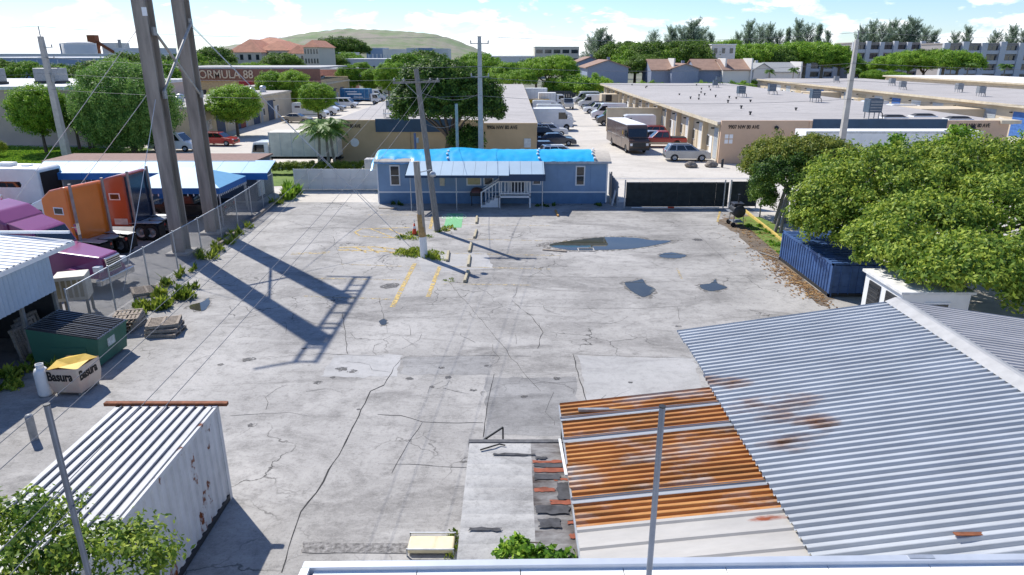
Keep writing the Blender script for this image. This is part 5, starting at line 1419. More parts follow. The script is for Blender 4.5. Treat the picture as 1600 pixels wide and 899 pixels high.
    wheels(t, (2.35,), 2.1, 0.5, 0.3, CHROME if pm is PPUR else GREYM); wheels(t, (-2.55, -3.55+0.35), 1.95, 0.5, 0.28, GREYM, dual=(0, 1))
    return t

# --- truck yard
tractor('purple long-nosed truck tractor behind the chain link fence', (-22.4, 31.2, 0), -6, PPUR)
tractor('truck tractor with white hood and orange sleeper beside the purple one', (-25.0, 37.0, 0), 164, PW, PW, PORG)
tractor('truck tractor with rust-red sides and dark blue sleeper back', (-24.5, 40.6, 0), 177, PMAR, PMAR, PMAR, roofm=mat('pale_blue_roof', (0.45, 0.55, 0.6), 0.5))
MB().box((-2.19, -1.15, 0.95), (-2.155, 1.15, 3.8)).build('sleeper_back', PBLU, [o for o in bpy.data.objects if o.get('label', '').startswith('truck tractor with rust-red')][0])
car('pickup', 'black pickup parked under the blue pyramid canopy', (-21.9, 45.4, 0), 180, PBLK, 'vehicles in the truck yard')
rv = thing('travel_trailer', 'white travel trailer with oval rear window by the blue awning office', 'trailer', (-35.6, 48.4, 0), R(-4))
MB().prism_y([(-3.0,0.6),(3.0,0.6),(3.0,2.9),(2.8,3.05),(-2.6,3.05),(-3.0,2.4)], -1.2, 1.2).build('body', WHITE, rv, 0.08)
MB().box((2.99,-0.95,0.9),(3.03,0.95,2.75)).build('open_rear', mat('dark_interior', (0.03, 0.022, 0.018), 0.9), rv)
side_quad([(-0.6,1.75),(1.6,1.75),(1.7,1.95),(1.6,2.15),(-0.6,2.15),(-0.7,1.95)], 1.21, rv, 'window', GLASS)
MB().box((-0.6,-0.35,3.05),(0.5,0.35,3.3)).build('roof_ac', WHITE, rv, 0.05); MB().box((1.2,-0.25,3.05),(1.7,0.25,3.15)).build('roof_vent', TRIM, rv)
wheels(rv, (-0.2, 0.75), 2.0, 0.34, 0.22); MB().box((-2.9,-1.0,0.45),(2.9,1.0,0.6)).build('chassis', DARK, rv)
car('suv', 'orange utility vehicle parked beside the travel trailer', (-36.8, 44.2, 0), 10, PORG, 'vehicles in the truck yard')
wb_ = thing('air_conditioner', 'beige window air conditioner standing near the purple truck', 'air conditioner', (-18.6, 27.4, 0), R(20))
MB().box((-0.6,-0.5,0.7),(0.6,0.5,1.75)).build('case', mat('beige_case', (0.62, 0.57, 0.47), 0.6), wb_, 0.03)
for k in range(5): MB().box((-0.5+k*0.21, -0.515, 0.85), (-0.36+k*0.21, -0.495, 1.6)).build('louvre', mat('louvre_tan', (0.33, 0.27, 0.16), 0.6), wb_)
for xx in (-0.55, 0.45):
    for yy in (-0.45, 0.35): MB().box((xx, yy, 0), (xx+0.1, yy+0.1, 0.7)).build('leg', WOODG, wb_)

# --- street side, left
car('minivan', 'white passenger van parked before the round clipped tree', (-38.8, 79.5, 0), -3, PW)
car('suv', 'red hatchback parked by the trimmed street tree', (-35.6, 84.5, 0), -8, PRED, sc=0.92)
box_truck('white cab-over box truck with grimy ribbed box behind the hedge', (-21.4, 69.0, 0), 180, mat('grimy_box', (0.70, 0.65, 0.56), 0.7, var=0.14, scale=1.5), 8.6)
v = car('van', 'long white cargo van with red chevron logo by the garage doors', (-34.6, 121, 0), -6, PW)
for k in range(2):
    for s in (-1, 1):
        side_quad([(-1.35+k*0.3,1.75),(-1.15+k*0.3,1.75),(-0.95+k*0.3,2.0),(-1.15+k*0.3,2.25),(-1.35+k*0.3,2.25),(-1.15+k*0.3,2.0)], 1.022, v, 'logo_chevron', mat('logo_red', (0.40, 0.03, 0.04), 0.5), True)
        break
side_quad([(-2.4,1.85),(-1.5,1.85),(-1.5,2.15),(-2.4,2.15)], 1.022, v, 'logo_mark', mat('logo_dark', (0.10, 0.07, 0.09), 0.5))
car('sedan', 'beige sedan parked near the grass bed', (-34.9, 113.8, 0), -6, PTAN)
car('suv', 'silver-grey suv between the white vans', (-34.8, 137.5, 0), -6, PSIL)
car('minivan', 'white service van next to the blue panelled truck', (-34.6, 146.5, 0), -6, PW)
car('van', 'plain white van tucked behind the chevron van', (-34.6, 128.5, 0), -6, PW)
BOXB = mat('printed_blue_box', (0.02, 0.09, 0.22), 0.5, var=0.6, scale=1.6, col2=(0.05, 0.22, 0.40))
bt = box_truck('box truck with blue printed cargo box near the trees', (-33.6, 157, 0), -4, BOXB, 8.5)
for s0, s1, z0, z1 in ((-2.6, 0.6, 2.05, 2.35), (-2.9, -0.4, 2.6, 2.8), (-1.2, 0.9, 1.5, 1.65)):
    side_quad([(s0, z0), (s1, z0), (s1, z1), (s0, z1)], 1.2, bt, 'printed_band', TRIM)
for i, (x, y) in enumerate(((-32.6, 168), (-32.0, 175), (-31.4, 183), (-31.0, 191))):
    car('van' if i % 2 == 0 else 'suv', ['white high-roof van beyond the blue printed truck', 'white suv second beyond the blue printed truck', 'white van near the far end of the lane', 'white suv at the far end of the lane'][i], (x, y, 0), -8, PW)

# --- warehouse alley, tan side (noses towards the alley)
for kind, lab, x, y, dg_, pm in [
    ('suv', 'white suv just behind the blue tarped roof', 5.0, 71.2, 8, PW), ('sedan', 'black sedan behind the white suv', 3.9, 76.6, 4, PNAVY), ('sedan', 'dark blue sedan in the alley', 5.4, 84.6, 2, PNAVY),
    ('suv', 'black suv parked against the tan warehouse', 4.2, 89.6, 3, PBLK), ('suv', 'white jeep-like suv beside the step van', 5.2, 94.4, 3, PW),
    ('van', 'white panel van behind the step van', 6.6, 110.0, 2, PW), ('van', 'second white panel van behind the step van', 7.0, 117.0, 2, PW), ('van', 'white van beside the small dump truck', 6.6, 127, 2, PW),
    ('pickup', 'white pickup near the yellow dumpster', 6.2, 136, 2, PW), ('suv', 'dark car in front of the yellow dumpster', 4.6, 133, 2, PBLK)]:
    car(kind, lab, (x, y, 0), dg_, pm)
step_van('white step van with open cab window in the alley', (5.6, 102.5, 0), 2, PW, 6.4)
dt = thing('dump_truck', 'small grey dump truck standing in the alley', 'truck', (11.2, 143, 0), R(-86))
MB().hexa([(-2.4,-0.9,0.9),(0.4,-0.9,0.9),(0.4,0.9,0.9),(-2.4,0.9,0.9)],[(-2.6,-1.05,1.9),(0.5,-1.05,1.9),(0.5,1.05,1.9),(-2.6,1.05,1.9)]).build('dump_bed', GREYM, dt)
MB().prism_y([(0.7,0.5),(2.5,0.5),(2.5,1.2),(1.9,1.35),(1.5,2.1),(0.7,2.1)],-0.95,0.95).build('cab', PSIL, dt, 0.05); wheels(dt, (-1.6, 1.8), 1.75, 0.4, 0.25, GREYM)
inset_face(((1.9,-0.95,1.35),(1.9,0.95,1.35),(1.5,0.95,2.1),(1.5,-0.95,2.1)), 0.06, 0.94, 0.08, 0.9, 0.014, dt, 'windscreen', GLASS)
yd = thing('roll_off_dumpster', 'yellow roll-off dumpster against the tan warehouse', 'dumpster', (5.2, 150, 0))
MB().hexa([(-2.4,-1,0.1),(2.4,-1,0.1),(2.4,1,0.1),(-2.4,1,0.1)],[(-2.7,-1.15,1.5),(2.7,-1.15,1.5),(2.7,1.15,1.5),(-2.7,1.15,1.5)]).build('body', PYEL, yd)
for k in range(7): MB().box((-2.3+k*0.75,-1.17,0.3),(-2.2+k*0.75,-1.08,1.45)).build('rib', PYEL, yd)
box_truck('white box truck at the end of the alley', (6.0, 160, 0), 4, WHITE, 7.5); box_truck('white flatbed-like truck near the alley fence', (8.5, 152.5, 0), 2, WHITE, 5.6, hbox=2.7)
# --- cream side (noses towards the alley)
step_van('long brown delivery step van with white roof in the alley', (13.5, 81.7, 0), -84, PBRN, 10.6, 'delivery_van', True)
car('suv', 'silver suv parked at the corner of the cream warehouse', (18.25, 72.0, 0), -3, PSIL)
car('pickup', 'red pickup with tan lower panels and black bed cover', (17.9, 83.2, 0), 178, PRED)
for kind, lab, x, y, dg_, pm in [
    ('hatch', 'pale blue car behind the red pickup', 17.4, 87.4, 178, PSIL), ('suv', 'orange-red suv beside the white high van', 17.9, 91.0, 178, paint('burnt_red', (0.45, 0.06, 0.03))), ('van', 'white high-roof van with side windows by the brown delivery van', 16.7, 96.3, 178, PW),
    ('van', 'dark grey high-roof van beyond the fin wall', 16.2, 109.5, 180, PGRY), ('sedan', 'small red car beyond the dark grey van', 16.8, 114.2, 180, PRED), ('van', 'white high-roof van beyond the dark grey van', 16.4, 119.5, 180, PW),
    ('suv', 'white suv further along the cream warehouse', 17.0, 126.5, 182, PW), ('pickup', 'white crew cab pickup along the cream warehouse', 16.2, 132.5, 182, PW), ('suv', 'navy suv along the cream warehouse', 16.2, 139, 182, PNAVY),
    ('van', 'white long van near the alley end', 16.6, 146, 182, PW), ('van', 'black high-roof van near the alley end', 16.8, 152, 182, PBLK), ('van', 'white van last before the alley fence', 16.4, 158, 184, PW)]:
    car(kind, lab, (x, y, 0), dg_, pm)
# --- lane between the two cream warehouses
for kind, lab, x, y, pm in [('van', 'white van with sloping nose by the second cream warehouse', 63.8, 117, PW), ('van', 'white low van by the second cream warehouse', 63.8, 106, PW), ('suv', 'dark car beside the blue door', 64.2, 137, PNAVY), ('van', 'white van by the wide shutters', 63.9, 126, PW)]:
    car(kind, lab, (x, y, 0), 180, pm, 'vehicles in the far lane')
stl = thing('semi_trailer', 'long white semi trailer parked before the cream warehouse', 'trailer', (34.6, 64.2, 0))
MB().box((-8.0,-1.28,1.1),(8.0,1.28,3.9)).build('cargo_box', WHITE, stl, 0.03)
for k in range(17): MB().box((-7.9+k*0.98,-1.3,1.15),(-7.84+k*0.98,-1.275,3.8)).build('side_rib', TRIM, stl)
MB().box((-8.02,-1.3,3.72),(8.02,-1.279,3.92)).build('top_rail', STEEL, stl); wheels(stl, (-6.4, -5.2), 2.1, 0.5, 0.28, GREYM, dual=(0, 1))
for s in (-1, 1): MB().box((5.2, s*0.7-0.07, 0), (5.35, s*0.7+0.07, 1.1)).build('landing_leg', DARK, stl)
# rocks on the apron
for i, (x, y, lab) in enumerate(((17.6, 67.3, 'weathered boulder on the apron in front of the silver suv'), (19.6, 67.6, 'second boulder on the apron beside the stub post'))):
    bm = bmesh.new(); bmesh.ops.create_icosphere(bm, subdivisions=3, radius=0.5)
    for vv in bm.verts: vv.co *= 1 + 0.3*mn.noise(vv.co*2.3 + Vector((i*9, 0, 0))); vv.co.z *= 0.7; vv.co.x *= 1.25
    me = bpy.data.meshes.new('boulder'); bm.to_mesh(me); bm.free(); me.materials.append(mat('rock', (0.22, 0.19, 0.16), 0.95, var=0.4, scale=4, bump=0.6))
    o = link('boulder', me); o.location = (x, y, 0.22); tag(o, lab, 'boulder')
sb = thing('stub_post', 'short dark stub post beside the boulder', 'post', (20.6, 67.2, 0)); MB().bar((0,0,0),(0,0,0.75),0.12).build('pipe', DARK, sb); MB().lathe_z([(0.13,0.75),(0.1,0.82),(0,0.84)],12).build('cap', DARK, sb)
# ================================================================== BUILDINGS
ROOFG = ground_mat('gravel_roof', (0.40, 0.37, 0.35), (0.48, 0.455, 0.43), (0.29, 0.27, 0.26), 0, 0.6)
def roof_mat(name, base, seam, w=1.0, axis='Y'):
    m = ground_mat(name, base, tuple(c*1.15 for c in base), tuple(c*0.66 for c in base), 0, 0.7)
    t = m.node_tree; nn, ll = t.nodes, t.links
    b = nn['Principled BSDF']; src = b.inputs['Base Color'].links[0].from_socket
    co = nn.new('ShaderNodeTexCoord'); wv = nn.new('ShaderNodeTexWave'); wv.bands_direction = axis; wv.inputs['Scale'].default_value = 0.314/w
    wv.inputs['Distortion'].default_value = 0.4; wv.inputs['Detail'].default_value = 1
    ll.new(co.outputs['Object'], wv.inputs['Vector'])
    r = nn.new('ShaderNodeValToRGB'); r.color_ramp.elements[0].position, r.color_ramp.elements[1].position = 0.93, 1.0
    ll.new(wv.outputs['Fac'], r.inputs[0])
    x = nn.new('ShaderNodeMixRGB'); ll.new(r.outputs[0], x.inputs[0]); ll.new(src, x.inputs[1]); x.inputs[2].default_value = (*seam, 1)
    ll.new(x.outputs[0], b.inputs['Base Color']); return m
ROOFS = roof_mat('rolled_roofing', (0.41, 0.385, 0.365), (0.24, 0.22, 0.21))
FASC = mat('cream_fascia', (0.58, 0.50, 0.37), 0.8, var=0.15, scale=1.2)
DOORG = mat('grey_shutter', (0.42, 0.45, 0.47), 0.5, 0.1, var=0.12, scale=0.6)
DOORW = mat('white_shutter', (0.66, 0.66, 0.64), 0.6, var=0.08, scale=0.6)
DOORB = mat('navy_shutter', (0.05, 0.075, 0.13), 0.6, var=0.2, scale=0.6)
SOF = mat('shaded_opening', (0.05, 0.045, 0.04), 0.9)
LETR = mat('black_letters', (0.02, 0.018, 0.016), 0.6)
def roller_door(par, face, p, y0, y1, h, m, n=8, z0=0.0):
    """door in an x-facing wall (face=-1/+1 outward x direction) at x=p"""
    d = MB().box((min(p, p+face*0.03), y0, z0), (max(p, p+face*0.03), y1, z0+h)).build('garage_door', m, par)
    for k in range(n):
        za = z0 + h*k/n
        MB().box((min(p+face*0.03, p+face*0.05), y0+0.03, za+0.03), (max(p+face*0.03, p+face*0.05), y1-0.03, za+h/n-0.03)).build('door_panel', m, d)
    return d
def warehouse(name, label, x0, x1, y0, y1, h, wallm, bays=(), face=-1, roofm=None, over=0.7, bay=6.2, doors=None, front_wall=None, seed=1, fins=True, roofz=0.25):
    t = thing(name, label, 'warehouse', (0, 0, 0))
    MB().box((x0, y0, 0), (x1, y1, h-0.02)).build('wall', wallm, t)
    MB().box((x0-over, y0-0.05, h), (x1+over, y1+0.3, h+roofz)).build('roof', roofm or ROOFS, t)
    px = x0 if face < 0 else x1
    ex = x0-over if face < 0 else x1+over
    MB().box((min(ex, ex+face*0.06), y0-0.05, h-0.12), (max(ex, ex+face*0.06), y1+0.3, h+roofz-0.02)).build('fascia', FASC, t)
    rr = random.Random(seed); y = y0 + 0.6; k = 0
    while y + bay < y1:
        if fins: MB().box((min(px, px+face*0.55), y-0.14, 0), (max(px, px+face*0.55), y+0.14, h-0.13)).build('pilaster', wallm, t)
        dm = (doors or [DOORG, DOORW, DOORW, DOORG])[k % len(doors or [0]*4)]
        roller_door(t, face, px, y+0.5, y+3.3, 3.2, dm, 7)
        dd = MB().box((min(px, px+face*0.05), y+3.9, 0), (max(px, px+face*0.05), y+4.8, 2.15)).build('door', rr.choice([WHITE, DOORG, CREAM]), t)
        MB().box((min(px+face*0.05, px+face*0.09), y+4.62, 1.0), (max(px+face*0.05, px+face*0.09), y+4.7, 1.08)).build('handle', CHROME, dd)
        wn = MB().box((min(px, px+face*0.05), y+4.95, 1.0), (max(px, px+face*0.05), y+5.9, 2.2)).build('window', TRIM, t)
        MB().box((min(px+face*0.05, px+face*0.065), y+5.03, 1.08), (max(px+face*0.05, px+face*0.065), y+5.82, 2.12)).build('pane', PANE, wn)
        lt = MB().box((min(px, px+face*0.3), y+3.5, 3.0), (max(px, px+face*0.3), y+3.75, 3.15)).build('wall_lamp', DARK, t)
        y += bay; k += 1
    return t
# tan warehouse in the middle
b1 = warehouse('tan_warehouse', 'tan stucco warehouse with navy parapet panel behind the broad tree', -18.0, 1.9, 70.0, 163, 3.75, TAN, face=1, over=0.6, seed=2)
MB().box((-18.0, 69.7, 0), (-2.9, 69.98, 4.3)).build('front_parapet', TAN, b1)
MB().box((-13.6, 69.55, 3.15), (-5.8, 69.7, 4.42)).build('navy_panel', NAVY, b1)
MB().box((-2.9, 69.7, 0), (2.5, 69.98, 4.0)).build('front_parapet', TAN, b1)
MB().box((-3.0, 69.62, 0), (-2.8, 69.72, 4.3)).build('pilaster', TAN, b1)
for xx in (-10.2, -6.6): MB().box((xx, 69.665, 0), (xx+0.05, 69.7, 3.1)).build('control_joint', mat('joint_brown', (0.3, 0.2, 0.11), 0.9), b1)
MB().box((1.2, 69.64, 1.6), (1.9, 69.7, 2.5)).build('meter_box', mat('meter_white', (0.6, 0.62, 0.6), 0.6), b1)
text('sign_lettering', '9906 NW 80 AVE', 0.5, LETR, b1, (-2.5, 69.68, 3.42), (math.pi/2, 0, 0), 0.02, sx=0.82)
text('sign_lettering', '9905 NW 80 AVE', 0.5, LETR, b1, (-17.7, 69.68, 3.55), (math.pi/2, 0, 0), 0.02, sx=0.7)
MB().bar((-15.8, 69.69, 2.1), (-15.8, 69.62, 2.1), 0.42, n=18).build('round_plaque', TRIM, b1)
# cream warehouse
b2 = warehouse('cream_warehouse', 'long cream warehouse with roller doors and pilasters along the alley', 21.5, 49.3, 70.0, 166, 3.85, CREAM, face=-1, over=0.9, seed=3)
MB().box((20.9, 69.7, 0), (29.9, 69.98, 4.25)).build('front_parapet', PEACH, b2); MB().box((29.9, 69.7, 0), (49.6, 69.98, 4.25)).build('front_parapet', PEACH, b2)
MB().box((29.95, 69.55, 2.9), (43.3, 69.7, 4.4)).build('navy_panel', NAVY, b2)
MB().box((29.65, 69.6, 0), (29.93, 69.72, 4.25)).build('pilaster', PEACH, b2)
MB().box((48.6, 69.45, 3.95), (50.6, 72, 4.28)).build('corner_canopy', FASC, b2)
text('sign_lettering', '9907 NW 80 AVE', 0.52, LETR, b2, (21.6, 69.68, 3.45), (math.pi/2, 0, 0), 0.02, sx=0.8)
text('sign_lettering', '9908 NW 80 AVE', 0.52, LETR, b2, (44.6, 69.68, 3.6), (math.pi/2, 0, 0), 0.02, sx=0.8)
for i, (dx, dz) in enumerate(((0, 0), (0.45, 0), (0, 0.5), (0.45, 0.5))): MB().box((21.35+dx, 69.66, 2.0+dz), (21.7+dx, 69.7, 2.4+dz)).build('notice', TRIM, b2)
for xx in (26.4, 46.0): MB().lathe_y([(0, 0), (0.16, 0), (0.2, 0.3), (0, 0.3)], 12).build('wall_lamp', DARK, b2).location = (xx, 69.4, 3.55)
fw_ = thing('fin_wall', 'cream block wall jutting into the alley from the cream warehouse', 'wall', (0, 0, 0))
MB().box((13.6, 100.6, 0), (21.45, 101.0, 3.15)).build('wall', CREAM, fw_); MB().box((13.5, 100.5, 3.15), (21.44, 101.1, 3.26)).build('coping', CREAM, fw_)
fw2 = thing('fin_enclosure', 'cream enclosure with dark opening further down the alley', 'wall', (0, 0, 0))
MB().box((17.8, 140.4, 0), (21.45, 144.0, 3.0)).build('wall', CREAM, fw2); MB().box((18.6, 140.3, 1.6), (19.8, 140.42, 2.9)).build('opening', SOF, fw2)
# second and third cream warehouses
b3 = warehouse('second_cream_warehouse', 'cream warehouse with coloured roller doors across the far lane', 67.6, 96, 66, 196, 3.95, CREAM, face=-1, over=0.8, seed=5, doors=[DOORG, mat('tan_shutter', (0.5, 0.4, 0.25), 0.6), DOORG, DOORW, mat('blue_shutter', (0.06, 0.16, 0.42), 0.6)], fins=False)
fe = thing('loading_enclosure', 'flat topped cream enclosure jutting from the second cream warehouse', 'wall', (0, 0, 0)); MB().box((58.5, 100.5, 0), (67.55, 106.5, 3.0)).build('wall', CREAM, fe); MB().box((58.4, 100.4, 3.0), (67.54, 106.6, 3.1)).build('coping', CREAM, fe)
fe2 = thing('loading_enclosure', 'small cream enclosure beside the blue roller door', 'wall', (0, 0, 0)); MB().box((61.5, 146, 0), (67.55, 150, 3.0)).build('wall', CREAM, fe2); MB().box((61.4, 145.9, 3.0), (67.54, 150.1, 3.1)).build('coping', CREAM, fe2)
b4 = warehouse('white_roof_warehouse', 'low warehouse with bright white roof beyond the cream ones', 112, 140, 128, 214, 4.3, CREAM, face=-1, over=0.8, seed=8, roofm=mat('white_coated_roof', (0.72, 0.70, 0.66), 0.7, var=0.05), fins=False)
# garage building on the lane and its neighbour
L1 = warehouse('garage_building', 'cream garage block with navy doors behind the street trees', -50.2, -40.6, 88, 130, 4.0, CREAM, face=1, over=0.1, seed=9, doors=[DOORB], fins=False, bay=7.0, roofm=ROOFG)
for yb in (90.6, 104.6): MB().box((-40.6, yb, 0), (-40.53, yb+2.0, 1.2)).build('brick_panel', mat('brick_red', (0.28, 0.09, 0.06), 0.9), L1)
L2 = warehouse('garage_building', 'cream garage block further along the lane with many roof vents', -52, -40.2, 137, 176, 4.4, CREAM, face=1, over=0.1, seed=10, doors=[DOORB], fins=False, bay=7.0, roofm=ROOFG)
# peach warehouse far left
pw = thing('peach_warehouse', 'tall windowless peach warehouse with white roof edge behind the lawn', 'warehouse', (0, 0, 0))
PWM = mat('peach_wall', (0.58, 0.44, 0.36), 0.9, var=0.07, scale=0.4)
MB().box((-110, 84, 0), (-50.5, 112, 6.5)).build('wall', PWM, pw); MB().box((-110.2, 83.8, 6.5), (-50.3, 112.2, 6.9)).build('roof', mat('pale_roof', (0.62, 0.62, 0.6), 0.7), pw)
MB().bar((-71.5, 83.9, 2.6), (-71.5, 83.9, 6.2), 0.12).build('drain_pipe', GREYM, pw)
for (x, y) in ((-66, 90), (-60, 93), (-74, 95), (-80, 88)):
    t = thing('rooftop_unit', 'large rooftop air handler on the peach warehouse', 'rooftop unit', (x, y, 6.9), 0, 'air handlers on the peach warehouse')
    MB().box((-1.6, -1, 0.3), (1.6, 1, 1.9)).build('case', GREYM, t, 0.05); MB().box((-1.7, -1.1, 0), (1.7, 1.1, 0.3)).build('curb', DARK, t); MB().bar((0.6, 0, 1.9), (0.6, 0, 2.0), 0.6, n=16).build('fan_grille', DARK, t)
# brown storefront with lettering
q0, q1 = PY(248, 108, 150), PY(500, 108, 150)
fo = thing('brown_storefront', 'long brown topped storefront with large FORMULA 88 lettering and red bay', 'building', (0, 0, 0))
BRN = mat('brown_band', (0.24, 0.12, 0.085), 0.8, var=0.1)
MB().box((q0.x, 150, 0), (q1.x, 175, 5.4)).build('wall', mat('storefront_tan', (0.52, 0.39, 0.22), 0.85), fo)
MB().box((q0.x, 149.6, 5.2), (q1.x, 149.98, q0.z)).build('sign_band', BRN, fo); MB().box((q0.x, 149.7, q0.z), (q1.x, 175, q0.z+0.35)).build('roof', mat('storefront_roof', (0.4, 0.39, 0.38), 0.8), fo)
xr0, xr1 = PY(375, 130, 150).x, PY(412, 130, 150).x
MB().box((xr0, 149.5, 0), (xr1+10, 149.95, 5.15)).build('red_bay', mat('red_bay', (0.33, 0.035, 0.04), 0.7), fo)
MB().box((q0.x, 149.55, 0), (q0.x+4.5, 149.97, 5.15)).build('brown_bay', BRN, fo)
for k in range(3): MB().box((q0.x+6.5+k*4, 149.9, 0.4), (q0.x+9.3+k*4, 149.97, 3.4)).build('window', PANE, fo)
MB().box((xr0, 149.45, 5.05), (q1.x, 149.6, 5.25)).build('red_stripe', mat('red_stripe', (0.55, 0.1, 0.09), 0.6), fo)
text('sign_lettering', 'FORMULA 88', 2.3, mat('pale_letters', (0.62, 0.50, 0.36), 0.6), fo, (PY(303, 118, 149.5).x, 149.45, 5.75), (math.pi/2, 0, 0), 0.05, sx=0.93)
# blue awning office in the truck yard
ao = thing('awning_office', 'low dark office with brown roof and long blue awning', 'office', (0, 0, 0))
MB().box((-34.5, 51.0, 0), (-19.2, 54.5, 2.95)).build('wall', mat('slate_wall', (0.10, 0.13, 0.19), 0.7, var=0.1), ao)
MB().prism_y([(-34.8, 2.95), (-19.0, 2.95), (-19.0, 3.05), (-34.8, 3.05)], 50.8, 54.8).build('roof', mat('brown_roof', (0.23, 0.14, 0.11), 0.85, var=0.15), ao)
AWB = mat('sky_blue_awning', (0.15, 0.38, 0.58), 0.55, var=0.05); AWV = mat('blue_valance', (0.02, 0.13, 0.38), 0.55, var=0.08)
x = -34.6
while x < -19.4:
    MB().hexa([(x, 48.9, 2.42), (x+1.88, 48.9, 2.42), (x+1.88, 50.95, 3.02), (x, 50.95, 3.02)], [(x, 48.9, 2.46), (x+1.88, 48.9, 2.46), (x+1.88, 50.95, 3.06), (x, 50.95, 3.06)]).build('awning_panel', AWB, ao)
    MB().box((x, 48.84, 1.98), (x+1.88, 48.89, 2.46)).build('valance', AWV, ao)
    MB().bar((x+0.1, 48.95, 0), (x+0.1, 48.95, 2.42), 0.04).build('awning_post', STEEL, ao); x += 1.9
for k, xx in enumerate((-31.5, -28, -24.5, -21.8)):
    wn = MB().box((xx, 50.94, 1.0), (xx+1.2, 50.99, 2.1)).build('window', TRIM, ao); MB().box((xx+0.08, 50.92, 1.08), (xx+1.12, 50.945, 2.02)).build('pane', PANE, wn)
MB().box((-26.6, 50.93, 0), (-25.6, 50.99, 2.1)).build('door', mat('blue_door', (0.03, 0.18, 0.5), 0.5), ao)
MB().box((-19.2, 51.2, 0.3), (-19.1, 52.4, 2.7)).build('end_panel', TRIM, ao)
pc = thing('pyramid_canopy', 'blue hipped fabric canopy on posts next to the awning office', 'canopy', (-21.6, 45.4, 0))
cw, cd = 3.0, 2.3; B = [(-cw,-cd,2.45),(cw,-cd,2.45),(cw,cd,2.45),(-cw,cd,2.45)]; A = [(-0.9,0,3.4),(0.9,0,3.4)]
for f in ((B[0], B[1], A[1], A[0]), (B[1], B[2], A[1]), (B[2], B[3], A[0], A[1]), (B[3], B[0], A[0])): MB().add(f, [tuple(range(len(f)))]).build('roof_panel', AWB, pc)
for i in range(4):
    a, b = Vector(B[i]), Vector(B[(i+1) % 4])
    MB().quad(a+Vector((0,0,-0.38)), b+Vector((0,0,-0.38)), b, a).build('valance', AWV, pc)
    nfr = 16
    for k in range(nfr): c = a.lerp(b, (k+0.5)/nfr); MB().box((c.x-0.03, c.y-0.012, 1.93), (c.x+0.03, c.y+0.012, 2.075)).build('fringe', TRIM, pc)
    MB().bar((a.x*0.97, a.y*0.97, 0), (a.x*0.97, a.y*0.97, 2.45), 0.05).build('post', STEEL, pc)

# rooftop plant on the warehouses
def ac_unit(x, y, z, lab, s=1.0, m=None, grp='rooftop units on the cream warehouse'):
    t = thing('rooftop_unit', lab, 'rooftop unit', (x, y, z), random.uniform(-0.1, 0.1), grp)
    for sx_ in (-0.4, 0.34):
        for sy_ in (-0.4, 0.34): MB().box((sx_*s, sy_*s, 0), ((sx_+0.06)*s, (sy_+0.06)*s, 0.5*s)).build('leg', GREYM, t)
    MB().box((-0.5*s, -0.5*s, 0.5*s), (0.5*s, 0.5*s, 1.5*s)).build('case', m or mat('unit_slate', (0.075, 0.11, 0.15), 0.5, 0.2), t, 0.02)
    MB().bar((0, 0, 1.5*s), (0, 0, 1.54*s), 0.4*s, n=16).build('fan_grille', DARK, t)
    for k in range(4): MB().box((-0.42*s, -0.515*s, (0.62+k*0.21)*s), (0.42*s, -0.5*s, (0.7+k*0.21)*s)).build('louvre', GREYM, t)
    MB().tube([(0.5*s, 0.2, 0.7*s), (0.9*s, 0.3, 0.4*s), (1.0*s, 0.35, 0.0)], 0.05, 5).build('pipe', DARK, t)
    return t
RZ2 = 4.1
for (u, v, s, lab) in ((1272,160,1.15,'dark rooftop unit close to the navy parapet'), (1205,148,1.1,'dark rooftop unit in the middle of the cream roof'), (1157,152,1.1,'rooftop unit standing apart on the cream roof'), (1122,132,1.1,'upper one of the paired rooftop units'), (1117,137,0.9,'lower one of the paired rooftop units'), (971,118,1.2,'rooftop unit at the alley edge of the cream roof')):
    p = P(u, v, RZ2); 
    if p.y < 164: ac_unit(p.x, p.y, RZ2, lab, s)
ac_unit(37.6, 73.4, RZ2, 'tall dark rooftop unit behind the slim concrete pole', 1.35)
for (x, y) in ((40.5, 74.5), (44.5, 76), (46.2, 72.6)):
    t = thing('roof_skylight', 'low domed grey skylight on the cream roof', 'skylight', (x, y, RZ2), 0, 'skylights on the cream roof')
    MB().box((-1.3, -0.6, 0), (1.3, 0.6, 0.12)).build('curb', TRIM, t); MB().hexa([(-1.2,-0.55,0.12),(1.2,-0.55,0.12),(1.2,0.55,0.12),(-1.2,0.55,0.12)], [(-0.8,-0.3,0.34),(0.8,-0.3,0.34),(0.8,0.3,0.34),(-0.8,0.3,0.34)]).build('dome', DARK, t, 0.05)
rv_ = random.Random(21)
def vents(n, x0, x1, y0, y1, z, lab, grp, s=1.0):
    for k in range(n):
        x, y = rv_.uniform(x0, x1), rv_.uniform(y0, y1)
        t = thing('roof_vent', lab, 'vent', (x, y, z), 0, grp); h = rv_.uniform(0.15, 0.3)*s
        MB().bar((0,0,0),(0,0,h),0.1*s,n=8).build('pipe', DARK, t); MB().bar((0,0,h),(0,0,h+0.12*s),0.18*s,n=8).build('cap', DARK, t)
vents(16, 24, 40, 105, 158, RZ2, 'small dark vent pipe on the cream roof', 'vent pipes on the cream roof', 0.9)
vents(6, 26, 46, 76, 100, RZ2, 'small dark vent pipe on the cream roof', 'vent pipes on the cream roof')
for (x, y) in ((74, 112), (78, 124), (73, 133), (80, 150), (75, 165)): ac_unit(x, y, 4.2, 'slatted rooftop unit on the second cream warehouse', 1.0, GREYM, 'rooftop units on the second cream warehouse')
SILV = mat('vent_aluminium', (0.5, 0.52, 0.54), 0.4, 0.5)
